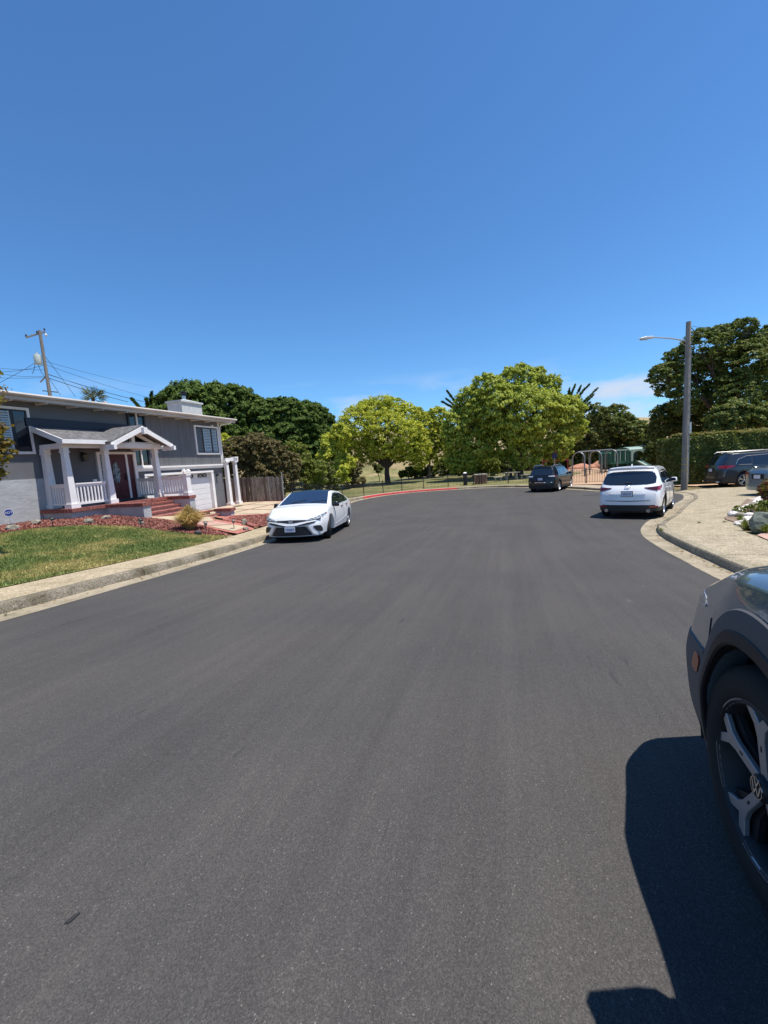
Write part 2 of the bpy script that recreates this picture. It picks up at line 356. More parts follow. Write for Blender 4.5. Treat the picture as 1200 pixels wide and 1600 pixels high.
# ============================================================ GROUND
M_ASPH = m_asphalt()
M_AGG = m_aggregate('exposed_aggregate', (0.39, 0.325, 0.215), 75, 0.5, 1.5)
M_AGGR = m_aggregate('exposed_aggregate_right', (0.35, 0.30, 0.208), 60, 0.5, 1.5)
M_GUT = m_aggregate('gutter_concrete', (0.33, 0.285, 0.205), 140, 0.7, 1.3, 0.3)
M_KERB = m_aggregate('kerb_concrete', (0.23, 0.20, 0.15), 90, 0.45, 1.5, 0.5)
M_PARKWALK = m_aggregate('park_pavement', (0.38, 0.32, 0.24), 90, 0.7, 1.25)
M_RED = mat('red_kerb_paint', (0.42, 0.035, 0.04), 0.6, var=0.25, scale=5)
def m_ground():
    m = bpy.data.materials.new('dry_ground'); t, b = nodes(m); v = mapped(t)
    a = noise(t, v, 0.12, 6, 0.65); f = noise(t, v, 2.4, 6, 0.75)
    c = ramp(t, a, [(0.3, (0.12, 0.11, 0.045)), (0.45, (0.30, 0.235, 0.125)), (0.7, (0.40, 0.31, 0.18))])
    c = mixc(t, 1.0, c, ramp(t, f, [(0.3, (0.55, 0.58, 0.5)), (0.6, (1.1, 1.08, 1.0))]), 'MULTIPLY'); t.links.new(c, b.inputs['Base Color']); b.inputs['Roughness'].default_value = 0.95
    bump(t, b, f, 1, 0.3); return m
def m_grass(name, cols, sc=1.1, fine=60):
    m = bpy.data.materials.new(name); t, b = nodes(m); v = mapped(t)
    c = ramp(t, noise(t, v, sc, 6, 0.7), cols); c = mixc(t, 1.0, c, ramp(t, noise(t, v, fine, 3, 0.8), [(0.3, (0.6, 0.65, 0.5)), (0.65, (1.25, 1.2, 1.1))]), 'MULTIPLY')
    t.links.new(c, b.inputs['Base Color']); b.inputs['Roughness'].default_value = 0.9; return m
M_GROUND = m_ground()
# terrain: one sheet to the horizon
def terrain():
    def axis(lim, n, c=0.0): 
        t = np.linspace(-1, 1, n); return c + np.sign(t) * (np.abs(t) ** 3.0) * lim + t * 40
    X = axis(2600, 190, 18); Y = axis(2600, 190, -2)
    xx, yy = np.meshgrid(X, Y, indexing='ij'); f = xx.ravel(), yy.ravel()
    z = h_ground(*f); d = edge_dist(np.stack(f, 1)); z = z - 0.05 - 0.25 * (1 - smooth(0.5, 1.0, d)); n = len(X)
    me = bpy.data.meshes.new('terrain'); V = np.stack([f[0], -f[1], z], 1)
    F = [(i * n + j, i * n + j + 1, (i + 1) * n + j + 1, (i + 1) * n + j) for i in range(n - 1) for j in range(n - 1)]
    me.from_pydata(V.tolist(), [], F); me.materials.append(M_GROUND)
    if me.polygons[0].normal.z < 0: me.flip_normals()
    me.polygons.foreach_set('use_smooth', [True] * len(me.polygons))
    o = bpy.data.objects.new('terrain', me); COL.objects.link(o); o.rotation_euler = (0, 0, SROT); o['kind'] = 'structure'
terrain()
sheet('road', [(p.x, p.y) for p in EDGE], M_ASPH, 0.0, 1.0, hf=lambda x, y: g(x))
ribbon('gutter', EDGE, [(0.0, 'g', 0.004), (0.12, 'g', -0.008), (0.34, 'g', 0.010), (0.37, 'g', 0.010)], M_GUT)
iL = [i for i, p in enumerate(EDGE)]
def sub(a0, a1, side):   # section of the edge by along-coordinate on one side
    return [p for p in EDGE if a0 <= p.x <= a1 and (p.y < -1.9 if side < 0 else p.y > -1.9)]
KP = [(0.352, 'g', -0.03), (0.362, 'h', -0.035), (0.385, 'h', -0.006), (0.42, 'h', 0.003), (0.52, 'h', 0.003), (0.52, 'h', -0.06)]
for nm, (a, b, sd) in {'kerb': (-14, 36, -1)}.items(): pass
left = sub(-14, 36, -1); k0 = left[:]
seg = []
def kerb(path, m, n): 
    for i in range(0, len(path) - 1, n):
        s_ = path[i:i + n + 1]
        if len(s_) > 1:
            # pull the ends in a few millimetres so that the joints show
            s_ = [p.copy() for p in s_]; s_[-1] = s_[-1] - (s_[-1] - s_[-2]).normalized() * 0.012
            ribbon('kerb', s_, KP, m, angle=35)
redpart = [p for p in EDGE if (28.2 < p.x and p.y < -4.1)]
i0 = EDGE.index(redpart[0]); i1 = EDGE.index(redpart[-1]); jR = next(i for i, p in enumerate(EDGE) if i > i1 and p.x < 12.2)
kerb(EDGE[:i0 + 1], M_KERB, 8); kerb(EDGE[i0:i1 + 1], M_RED, 8); kerb(EDGE[i1:jR + 1], M_KERB, 8); kerb(EDGE[jR:], m_aggregate('kerb_concrete_pale', (0.31, 0.27, 0.19), 80, 0.5, 1.5), 8)
for q_ in range(0, i0 - 7, 6): ribbon('sidewalk', [p.copy() for p in EDGE[q_:min(q_ + 6, i0 - 6)]] + [EDGE[min(q_ + 6, i0 - 6)] - (EDGE[min(q_ + 6, i0 - 6)] - EDGE[min(q_ + 6, i0 - 6) - 1]).normalized() * 0.014], [(0.524, 'h', 0), (0.8, 'h', 0.002), (1.15, 'h', 0.004), (1.5, 'h', 0.0), (1.5, 'h', -0.1)], M_AGG)
iF = next(i for i, p in enumerate(EDGE) if i > i1 and p.x < 25.9)
ribbon('sidewalk', EDGE[i0 - 6:iF], [(0.524, 'h', 0), (1.0, 'h', 0.002), (1.5, 'h', 0.002), (2.0, 'h', 0.0), (2.0, 'h', -0.1)], M_PARKWALK)
def off_path(path, o_):
    r = []
    for i, p in enumerate(path):
        d = (path[min(i + 1, len(path) - 1)] - path[max(i - 1, 0)]).normalized(); r.append((p.x + d.y * o_, p.y - d.x * o_))
    return r
# right-hand concrete: slabs with recessed joints between them
right = EDGE[iF:]; inner = off_path(right, 0.524)
BED_L = [(19.2, 8.8), (17.0, 7.6), (15.2, 6.55), (14.2, 6.1), (13.4, 5.62), (12.85, 5.42), (12.0, 5.3), (11.0, 4.95), (10.3, 4.72), (9.3, 4.55), (8.4, 4.35)]
def side_of(al):  # outer limit of the pavement
    if al > 19.2: return 8.8 + (al - 19.2) * 1.1
    b_ = BED_L
    for i in range(len(b_) - 1):
        if b_[i + 1][0] <= al <= b_[i][0]:
            t = (al - b_[i][0]) / (b_[i + 1][0] - b_[i][0]); return b_[i][1] + t * (b_[i + 1][1] - b_[i][1])
    return 4.35 + 0.0 * al
def inner_at(al):
    c = [(a, l) for a, l in inner]; 
    for i in range(len(c) - 1):
        if c[i + 1][0] <= al <= c[i][0]:
            t = (al - c[i][0]) / (c[i + 1][0] - c[i][0] + 1e-9); return c[i][1] + t * (c[i + 1][1] - c[i][1])
    return c[-1][1]
joints = [25.2, 21.8, 18.6, 15.4, 12.22, 9.9, 7.6, 5.2, 2.8, 0.2, -3, -8, -14]
for a, b in zip(joints[:-1], joints[1:]):
    aa = a - 0.008; bb = b + 0.008; n = max(3, int((aa - bb) / 0.35)); ks = [aa + (bb - aa) * k / n for k in range(n + 1)]
    poly = [(x, inner_at(x) + 0.004) for x in ks] + [(x, side_of(x)) for x in reversed(ks)]
    sheet('sidewalk', poly, M_AGGR, 0.0, 0.5)
sheet('path', [(16.5, 5.9), (14.3, 6.4), (13.3, 5.6), (13.3, 5.6)][:0] or [(9.9, 4.72), (10.9, 5.5), (10.6, 9.5), (-3, 9.5), (-3, 4.37), (8.4, 4.37)], mat('pink_concrete', (0.42, 0.27, 0.21), 0.85, var=0.12, scale=3, bump=0.2, bscale=80, dist=0.003), 0.003, 0.6)
# the neighbour's driveway behind the pavement
sheet('driveway', [(18.0, 8.3), (19.2, 8.82), (25.2, 15.4), (25.4, 21), (17, 21), (15.6, 12)], mat('driveway_concrete', (0.40, 0.325, 0.265), 0.85, var=0.18, scale=2.2, bump=0.2, bscale=60, dist=0.004), 0.002, 0.8)
# left front garden: lawn, bark bed, path, driveway
M_LAWN = m_grass('lawn_green', [(0.28, (0.07, 0.105, 0.028)), (0.42, (0.12, 0.145, 0.04)), (0.52, (0.26, 0.23, 0.09)), (0.68, (0.38, 0.31, 0.15))], 0.55, 45)
back = [(p.x, p.y) for p in EDGE[:i0 - 6]]; bk = off_path(EDGE[:i0 - 6], 1.505)
lawn_front = [q for q in bk if q[0] < 10.35]
bed_line = [(10.5, -8.45), (10.32, -9.4), (10.36, -10.2), (10.36, -10.8), (10.42, -12.2), (9.84, -13.43), (9.0, -14.2), (8.0, -14.3), (6.5, -14.2), (4, -14.0), (-14, -14.0)]
LAWN = lawn_front + bed_line; sheet('lawn', LAWN, M_LAWN, 0.012, 0.5)
M_BARKBASE = mat('bark_bed', (0.19, 0.060, 0.048), 0.9, var=0.5, scale=14, bump=0.5, bscale=40)
BED = [(-14, -14.0), (4, -14.0), (6.5, -14.2), (8.0, -14.3), (9.0, -14.2), (9.84, -13.43), (10.42, -12.2), (10.36, -10.8), (10.36, -10.2), (10.32, -9.4), (10.5, -8.45)] + [q for q in bk if 10.5 < q[0] < 11.2][::2] + [(11.7, -10.2), (12.0, -12.0), (12.2, -13.3), (12.2, -16.6), (-14, -16.6)]
sheet('flower_bed', BED, M_BARKBASE, 0.02, 0.5)
M_BUFF = mat('buff_concrete', (0.43, 0.345, 0.235), 0.85, var=0.1, scale=3, bump=0.15, bscale=70, dist=0.003)
M_PINK = mat('pink_paving', (0.42, 0.26, 0.20), 0.85, var=0.12, scale=4, bump=0.15, bscale=70, dist=0.003)
M_BRICK = mat('red_brick', (0.38, 0.135, 0.10), 0.85, var=0.3, scale=9, bump=0.3, bscale=60, dist=0.004)
M_BRICKD = mat('dark_red_brick', (0.24, 0.085, 0.068), 0.9, var=0.45, scale=12, bump=0.3, bscale=60, dist=0.004)
sheet('garden_path', [q for q in bk if 10.7 < q[0] < 12.9][::3] + [ (13.3, -10.0), (13.6, -11.4), (14.9, -12.6), (15.0, -13.6), (12.2, -13.6), (12.0, -12.0), (11.7, -10.2)], M_BRICK, 0.028, 0.4)
PATHP = [[(11.35, -8.8), (12.35, -9.0), (12.75, -9.8), (11.85, -10.2)], [(11.87, -10.3), (12.78, -9.9), (13.1, -10.9), (12.15, -11.5)], [(12.18, -11.62), (13.13, -11.02), (14.4, -12.3), (14.7, -13.4), (12.3, -13.4)]]
for q in PATHP: sheet('paving_slab', q, M_BUFF if q is not PATHP[1] else M_PINK, 0.040, 0.5)
BED2 = [q for q in bk if 12.75 < q[0] < 15.6][::3] + [(16.6, -10.6), (15.2, -11.4), (13.8, -10.9), (13.45, -10.0)]
sheet('flower_bed', BED2, M_BARKBASE, 0.035, 0.5)
ED2 = [(12.75, -8.9), (13.4, -10.05), (13.75, -11.0), (15.2, -11.55), (16.75, -10.65), (17.0, -9.9), (16.4, -9.8), (15.2, -11.25), (14.0, -10.75), (13.6, -9.95), (13.05, -9.0)]
DRV = [q for q in bk if 14.3 < q[0] < 22.6][::4] + [ (23.4, -13.0), (22.9, -16.4), (22.8, -18.6), (20.95, -18.6), (20.95, -16.45), (15.1, -16.45), (15.0, -13.0), (14.2, -11.6)]
sheet('driveway', DRV, M_BRICK, 0.022, 0.5)
def quad_slabs():
    # slabs of buff concrete between brick strips; grid skewed with the drive
    rows = [15.1, 16.9, 18.8, 20.8, 22.7]; cols = [-9.3, -11.3, -13.4, -15.0, -16.35]
    for i in range(4):
        for j in range(4):
            a0, a1 = rows[i] + .07, rows[i + 1] - .07; l0, l1 = cols[j] - .07, cols[j + 1] + .07
            def fr(a): return -1.505 - (6.9 + (a - 12) * 0.235 - 0.35) - 0.1  # back of the pavement
            p = [(a0, min(l0, fr(a0))), (a1, min(l0, fr(a1))), (a1, l1), (a0, l1)]
            if j == 0 and i == 0: continue
            if p[0][1] < l1 + 0.2 and False: continue
            sheet('driveway_slab', p, M_BUFF, 0.038, 0.5)
quad_slabs()
# park
M_PARK = m_grass('park_grass', [(0.3, (0.06, 0.085, 0.025)), (0.48, (0.14, 0.14, 0.05)), (0.62, (0.24, 0.21, 0.10)), (0.75, (0.32, 0.27, 0.15))], 0.35, 14)
PARKP = [(29.9, -12.6), (32.0, -11.3), (35.0, -9.2), (36.4, -5.5), (37, -2), (36.0, 1.6), (50, 8), (62, 4), (64, -30), (50, -34), (34, -22), (28, -14)]
sheet('park_lawn', PARKP, M_PARK, 0.02, 2.0)
M_CHIPS = mat('playground_sand', (0.45, 0.29, 0.18), 0.95, var=0.12, scale=3, bump=0.3, bscale=30)
sheet('playground', [(36.0, 1.6), (33.9, 3.6), (31.5, 6.0), (29.0, 8.0), (26.6, 9.9), (28, 14), (40, 26), (62, 22), (62, 4), (50, 8)], M_CHIPS, 0.022, 2.0)
# ============================================================ HOUSE  (street frame: x = along, y = -lat, z up)
M_WALL = mat('grey_paint', (0.128, 0.133, 0.143), 0.8, var=0.06, scale=1.5, bump=0.25, bscale=60, dist=0.004)
M_SID = mat('grey_siding', (0.125, 0.127, 0.134), 0.8, var=0.12, scale=3, bump=0.3, bscale=40, dist=0.004, stretch=(1, 1, 0.15))
M_STUC = mat('pale_stucco', (0.38, 0.395, 0.40), 0.9, var=0.10, scale=2.5, bump=0.5, bscale=9, dist=0.018, stretch=(0.7, 1, 1.4))
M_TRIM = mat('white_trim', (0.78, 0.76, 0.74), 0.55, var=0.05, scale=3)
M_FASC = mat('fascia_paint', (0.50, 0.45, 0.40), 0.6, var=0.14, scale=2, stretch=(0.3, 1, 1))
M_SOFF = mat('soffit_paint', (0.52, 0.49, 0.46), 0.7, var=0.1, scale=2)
M_ROOF = mat('grey_shingle', (0.115, 0.112, 0.115), 0.9, var=0.45, scale=7, bump=0.8, bscale=16, dist=0.02, stretch=(1, 1, 1))
M_ROOFT = mat('brown_roof_gravel', (0.27, 0.19, 0.14), 0.95, var=0.3, scale=6, bump=0.5, bscale=30)
M_NAVY = mat('dark_flashing', (0.022, 0.028, 0.042), 0.6)
M_GLASS = mat('window_glass', (0.012, 0.018, 0.026), 0.04, spec=0.8)
M_BLACK = mat('black_metal', (0.012, 0.012, 0.013), 0.45)
M_SLAT = mat('shutter_white', (0.42, 0.50, 0.53), 0.5)
M_DOOR = mat('oxblood_door', (0.075, 0.010, 0.015), 0.45, var=0.15, scale=4)
M_GDOOR = mat('garage_white', (0.66, 0.66, 0.67), 0.5, var=0.04, scale=3)
M_LEAD = mat('leaded_glass', (0.16, 0.20, 0.22), 0.25, var=0.8, scale=26, thr=(0.45, 0.55))
M_CHIM = mat('chimney_stucco', (0.50, 0.53, 0.52), 0.9, var=0.12, scale=3, bump=0.5, bscale=14, dist=0.01)
M_STEEL = mat('galvanised_steel', (0.45, 0.47, 0.48), 0.4, metal=0.8)
H0 = (16.0, 16.5, -0.75)
house = thing('house', 'grey split-level house with white trim, brick porch steps and a white garage door', 'house', S(16.0, -16.5, -0.75), SROT)
def hp(mb, name, m, parent=None, **kw):
    """build a part of the house from street-frame coordinates"""
    return mb.build(name, m, parent or house, off=H0, **kw)
B = lambda *a: MB().box(*a)
# walls (back to y = 25)
mw = MB(); mw.box(-3, 20.9, 16.5, 25, 1.55, 4.42); hp(mw, 'wall', M_WALL)
mw = MB(); mw.box(-3, 14.85, 16.47, 25, -0.6, 1.55); hp(mw, 'stucco_wall', M_STUC)
mw = MB(); mw.box(11.0, 14.86, 16.44, 16.5, 0.40, 2.62); hp(mw, 'porch_wall', M_WALL)
mw = MB(); mw.box(14.86, 15.35, 16.5, 25, -0.8, 1.55).box(15.35, 19.9, 16.72, 25, -0.8, 1.50).box(19.9, 20.9, 16.5, 25, -0.8, 1.55).box(15.35, 19.9, 16.5, 16.72, 1.36, 1.55); hp(mw, 'garage_wall', M_WALL)
# board siding on the wing: each board its own piece
x = 15.74; k = 0
while x < 20.80:
    w_ = min(0.285, 20.84 - x); hp(B(x + 0.003, x + w_ - 0.003, 16.470 - 0.003 * (k % 2), 16.5, 1.83, 4.36), 'siding_board', M_SID); x += w_; k += 1
# belt trim
hp(MB().box(14.86, 21.0, 16.40, 16.50, 1.62, 1.75).box(14.86, 21.02, 16.34, 16.50, 1.75, 1.83), 'belt_trim', M_TRIM)
hp(B(20.84, 20.97, 16.43, 16.56, 1.83, 4.36), 'corner_board', M_TRIM)
# tall dark window beside the entry
tw = hp(MB().box(14.78, 14.86, 16.42, 16.5, 1.75, 4.4).box(15.64, 15.72, 16.42, 16.5, 1.75, 4.4), 'tall_window', M_NAVY)
hp(B(14.86, 15.64, 16.47, 16.49, 1.80, 4.38), 'pane', M_GLASS, tw); hp(B(15.22, 15.28, 16.41, 16.47, 1.75, 4.38), 'mullion', M_TRIM, tw)
hp(B(14.80, 15.72, 16.38, 16.5, 1.83, 1.90), 'window_sill', M_TRIM, tw)
# roof: low pitch, ridge parallel with the street
RZ = 4.40
def roofz(y): return RZ + (y - 15.92) * 0.075
rf = MB(); ys = [15.92, 20.4, 26]; zz = [RZ + 0.06, roofz(20.4) + 0.06, RZ - 0.1]
rf.add([(-4, 15.90, RZ), (21.75, 15.90, RZ), (21.75, 20.6, roofz(20.6)), (-4, 20.6, roofz(20.6)), (-4, 26, 4.3), (21.75, 26, 4.3)] + [(-4, 15.90, RZ + 0.09), (21.75, 15.90, RZ + 0.09), (21.75, 20.6, roofz(20.6) + 0.09), (-4, 20.6, roofz(20.6) + 0.09), (-4, 26, 4.39), (21.75, 26, 4.39)],
       [(0, 1, 2, 3), (3, 2, 5, 4), (6, 7, 8, 9), (9, 8, 11, 10), (0, 1, 7, 6), (1, 2, 8, 7), (2, 5, 11, 8), (5, 4, 10, 11), (4, 3, 9, 10), (3, 0, 6, 9)])
roof = hp(rf, 'roof', M_ROOFT)
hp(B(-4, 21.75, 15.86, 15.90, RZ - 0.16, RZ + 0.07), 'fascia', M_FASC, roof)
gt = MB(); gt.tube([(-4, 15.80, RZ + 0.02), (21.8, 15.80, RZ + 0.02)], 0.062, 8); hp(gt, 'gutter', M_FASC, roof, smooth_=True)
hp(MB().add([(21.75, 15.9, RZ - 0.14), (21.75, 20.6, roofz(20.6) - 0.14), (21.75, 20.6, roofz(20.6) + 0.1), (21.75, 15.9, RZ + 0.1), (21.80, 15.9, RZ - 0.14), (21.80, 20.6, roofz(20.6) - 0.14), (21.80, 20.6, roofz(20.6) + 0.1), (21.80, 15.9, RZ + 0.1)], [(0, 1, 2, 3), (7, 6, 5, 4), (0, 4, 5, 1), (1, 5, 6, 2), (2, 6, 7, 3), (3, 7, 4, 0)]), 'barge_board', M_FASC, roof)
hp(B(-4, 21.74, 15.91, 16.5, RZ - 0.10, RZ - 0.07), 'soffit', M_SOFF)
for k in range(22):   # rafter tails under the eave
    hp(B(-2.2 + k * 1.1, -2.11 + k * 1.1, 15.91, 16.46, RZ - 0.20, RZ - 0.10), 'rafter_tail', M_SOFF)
dp = MB(); dp.tube([(21.3, 15.82, RZ - 0.02), (21.3, 15.9, RZ - 0.2), (20.98, 16.3, RZ - 0.28), (20.93, 16.40, RZ - 0.45), (20.93, 16.40, 1.86)], 0.035, 8); hp(dp, 'downpipe', M_TRIM, smooth_=True)
vp = MB(); vp.tube([(15.6, 18.6, 4.55), (15.6, 18.6, 4.98)], 0.06, 10).tube([(15.6, 18.6, 4.98), (15.6, 18.6, 5.1)], 0.09, 10); hp(vp, 'vent_pipe', mat('vent_paint', (0.6, 0.55, 0.52), 0.6), roof)
# chimney
cx0, cx1, cy0, cy1 = 19.35, 20.95, 17.5, 18.5
ch = hp(B(cx0, cx1, cy0, cy1, 4.3, 5.42), 'chimney', M_CHIM)
hp(MB().box(cx0 - .07, cx1 + .07, cy0 - .07, cy1 + .07, 5.42, 5.52).taper((cx0 + cx1) / 2, (cy0 + cy1) / 2, 5.52, 5.64, .82, .53, .3, .2), 'chimney_cap', M_CHIM, ch)
hp(MB().lathe([(0.17, 5.5), (0.17, 5.62), (0.11, 5.66), (0.11, 5.9)], 14, c=((cx0 + cx1) / 2, (cy0 + cy1) / 2, 0)), 'flue', M_STEEL, ch, smooth_=True)
hp(MB().lathe([(0.14, 5.88), (0.14, 6.05), (0.20, 6.06), (0.20, 6.10), (0.05, 6.14)], 14, c=((cx0 + cx1) / 2, (cy0 + cy1) / 2, 0)), 'flue_cowl', M_BLACK, ch, smooth_=True)
# windows
def window(x0, x1, z0, z1, y, shut, name='window'):
    fw = 0.09
    f = hp(MB().box(x0, x1, y - .06, y, z0, z0 + fw).box(x0, x1, y - .06, y, z1 - fw, z1).box(x0, x0 + fw, y - .06, y, z0 + fw, z1 - fw).box(x1 - fw, x1, y - .06, y, z0 + fw, z1 - fw), name, M_TRIM)
    a, b = x0 + fw, x1 - fw; c, d = z0 + fw, z1 - fw
    hp(MB().box(a, b, y - .04, y, c, c + .05).box(a, b, y - .04, y, d - .05, d).box(a, a + .05, y - .04, y, c + .05, d - .05).box(b - .05, b, y - .04, y, c + .05, d - .05), 'sash', M_BLACK, f)
    for s0, s1, st in shut:
        p0, p1 = a + .05 + (b - a - .1) * s0, a + .05 + (b - a - .1) * s1
        if st == 'pane': hp(B(p0, p1, y - .02, y - .004, c + .05, d - .05), 'pane', M_GLASS, f)
        elif st == 'bar': hp(B(p0, p1, y - .036, y - .004, c + .05, d - .05), 'mullion', M_BLACK, f)
        else:
            hp(MB().box(p0, p0 + .05, y - .022, y - .002, c + .05, d - .05).box(p1 - .05, p1, y - .022, y - .002, c + .05, d - .05), 'shutter', M_SLAT if st == 'light' else M_SID, f)
            n = int((d - c - .1) / 0.085)
            for k in range(n):
                z = c + .06 + (d - c - .12) * (k + .5) / n
                hp(MB().add([(p0 + .05, y - .020, z - .03), (p1 - .05, y - .020, z - .03), (p1 - .05, y - .004, z + .028), (p0 + .05, y - .004, z + .028), (p0 + .05, y - .026, z - .026), (p1 - .05, y - .026, z - .026), (p1 - .05, y - .010, z + .032), (p0 + .05, y - .010, z + .032)],
                   [(0, 1, 2, 3), (7, 6, 5, 4), (0, 4, 5, 1), (1, 5, 6, 2), (2, 6, 7, 3), (3, 7, 4, 0)]), 'louvre', M_SLAT if st == 'light' else M_SID, f)
            hp(B(p0 + .05, p1 - .05, y - .004, y - .001, c + .05, d - .05), 'pane', M_GLASS, f)
    return f
window(18.87, 20.78, 2.40, 4.00, 16.464, [(0, .26, 'dark'), (.26, .32, 'bar'), (.32, .68, 'light'), (.68, .76, 'bar'), (.76, 1, 'light')])
window(8.3, 10.76, 2.44, 4.08, 16.494, [(0, .1, 'pane'), (.1, .36, 'light'), (.36, .41, 'bar'), (.41, .78, 'light'), (.78, .83, 'bar'), (.83, 1, 'pane')])
# entry: door, sidelights, frame
ef = hp(MB().box(12.98, 13.10, 16.34, 16.44, .42, 2.52).box(13.28, 13.38, 16.36, 16.44, .42, 2.42).box(14.32, 14.42, 16.36, 16.44, .42, 2.42).box(14.72, 14.86, 16.34, 16.44, .42, 2.52).box(13.10, 14.72, 16.35, 16.44, 2.42, 2.52), 'entry_frame', M_TRIM)
hp(B(13.10, 13.28, 16.41, 16.43, .45, 2.42), 'sidelight', M_LEAD, ef); hp(B(14.42, 14.72, 16.41, 16.43, .45, 2.42), 'sidelight', M_DOOR, ef)
hp(B(12.95, 14.9, 16.15, 16.44, .40, .46), 'threshold', M_NAVY, ef)
dr = hp(MB().box(13.38, 14.32, 16.39, 16.43, .46, 2.42).box(13.48, 13.82, 16.375, 16.39, .6, 1.0).box(13.90, 14.22, 16.375, 16.39, .6, 1.0), 'front_door', M_DOOR)
hp(MB().lathe([(0.0, -.012), (0.16, -.012), (0.16, 0), (0, 0)], 20, axis='Y', c=(0, 0, 0)), 'oval_glass', M_LEAD, dr).matrix_local = Matrix.Translation(Vector((13.80, 16.388, 1.62)) - Vector(H0)) @ Matrix.Diagonal((1.05, 1, 2.9, 1)) @ Matrix.Translation(Vector(H0))
hp(MB().box(14.20, 14.24, 16.33, 16.39, 1.28, 1.46).lathe([(.03, -.09), (.03, 0)], 10, 'Y', (14.22, 16.39, 1.52)), 'door_handle', M_BLACK, dr)
hp(MB().box(12.72, 12.90, 16.41, 16.44, 1.30, 1.40), 'house_number', M_TRIM)
def lantern(px, py_, pz):
    l = hp(MB().taper(px, py_ - .13, pz + .12, pz + .2, .1, .1, .02, .02).box(px - .03, px + .03, py_ - .14, py_, pz + .16, pz + .22).taper(px, py_ - .13, pz - .14, pz - .12, .07, .07, .08, .08), 'wall_lantern', M_BLACK)
    hp(MB().taper(px, py_ - .13, pz - .12, pz + .12, .065, .065, .09, .09), 'lamp_glass', mat('smoked_glass', (0.05, 0.05, 0.045), 0.1), l)
lantern(12.42, 16.44, 2.28)
# porch floor, brick edge, plinth walls
hp(B(10.62, 15.15, 14.95, 16.44, 0.26, 0.36), 'porch_floor', mat('porch_floor', (0.20, 0.17, 0.17), 0.8, var=0.2))
hp(MB().box(10.66, 11.95, 15.0, 16.46, -0.45, 0.27).box(11.95, 15.1, 15.0, 16.46, -0.75, 0.27), 'porch_plinth', M_STUC)
hp(MB().box(11.92, 12.26, 13.10, 15.0, -0.75, 0.27), 'stair_wall', M_STUC)
hp(MB().box(14.66, 14.98, 13.45, 15.0, -0.85, 0.29), 'stair_wall', M_STUC)
def bricks(name, x0, x1, y0, y1, z0, z1, axis='x', bw=0.105):
    """a soldier course of real bricks, joined as one part"""
    mb = MB(); mb.box(x0 + .01, x1 - .01, y0 + .012, y1 - .012, z0, z1 - .01); L_ = (x1 - x0) if axis == 'x' else (y1 - y0); n = max(1, int(L_ / bw)); rnd = random.Random(int(x0 * 100 + y0 * 10 + z0))
    for k in range(n):
        a = k * L_ / n + .005; b = (k + 1) * L_ / n - .005; j = rnd.uniform(-.006, .006)
        if axis == 'x': mb.box(x0 + a, x0 + b, y0 + j, y1, z0 + .004, z1 + rnd.uniform(-.003, .003))
        else: mb.box(x0 + j, x1 + j, y0 + a, y0 + b, z0 + .004, z1 + rnd.uniform(-.003, .003))
    return hp(mb, name, M_BRICKD, kind='stuff')
bricks('brick_edge', 10.60, 11.90, 14.90, 15.08, 0.27, 0.40); bricks('brick_edge', 12.30, 14.64, 14.62, 15.08, 0.27, 0.40)
bricks('brick_edge', 10.58, 10.80, 15.08, 16.44, 0.27, 0.40, 'y')
bricks('brick_coping', 11.88, 12.30, 13.06, 15.08, 0.27, 0.40, 'y'); bricks('brick_coping', 14.62, 15.02, 13.40, 15.08, 0.29, 0.42, 'y')
for k in range(5):   # steps, each a part; treads run along the house
    y1 = 14.62 - k * 0.33; z = 0.245 - k * 0.155
    st = hp(B(12.27, 14.65, y1 - .30, 15.0, -0.9, z - 0.10), 'step', M_PINK)
    mb = MB(); n = 22; rnd = random.Random(k)
    for q in range(n):
        a = 12.27 + q * 2.38 / n; mb.box(a + .004, a + 2.38 / n - .004, y1 - .325 + rnd.uniform(-.005, .005), y1 - .20, z - .075, z + rnd.uniform(-.003, .003))
    hp(mb, 'brick_nosing', M_BRICKD, st, kind='stuff'); hp(B(12.27, 14.65, y1 - .20, y1 + .02, z - .1, z - .002), 'tread', M_BRICK, st)
hp(B(12.2, 14.7, 12.1, 13.0, -0.9, -0.50), 'step', M_PINK)
# porch columns (tapered, on plinth blocks)
def column(cx, cy, z0=0.40, z1=2.60, wb=0.125, wt=0.085):
    c = hp(MB().taper(cx, cy, z0 + .16, z1 - .16, wb, wb, wt, wt), 'porch_column', M_TRIM)
    hp(MB().box(cx - wb - .045, cx + wb + .045, cy - wb - .045, cy + wb + .045, z0, z0 + .16), 'plinth_block', M_TRIM, c)
    hp(MB().box(cx - wt - .03, cx + wt + .03, cy - wt - .03, cy + wt + .03, z1 - .20, z1 - .16).box(cx - wt - .015, cx + wt + .015, cy - wt - .015, cy + wt + .015, z1 - .16, z1), 'capital', M_TRIM, c)
YC = 15.2
column(10.88, YC); column(12.42, YC); column(14.82, YC); column(11.0, 16.34, wb=.13, wt=.10)
def railing(p0, p1, z0, newel=False):
    a = Vector((p0[0], p0[1], 0)); b = Vector((p1[0], p1[1], 0)); d = (b - a); n = int(d.length / 0.125)
    zz = Vector((0, 0, 1))
    r = hp(MB().beam(a + zz * (z0 + .87), b + zz * (z0 + .87), .13, .05).beam(a + zz * (z0 + .80), b + zz * (z0 + .80), .06, .09), 'handrail', M_TRIM)
    hp(MB().beam(a + zz * (z0 + .14), b + zz * (z0 + .14), .09, .08), 'bottom_rail', M_TRIM, r)
    for k in range(n):
        p = a + d * (k + .5) / n; hp(MB().box(p.x - .028, p.x + .028, p.y - .028, p.y + .028, z0 + .18, z0 + .76), 'baluster', M_TRIM, r)
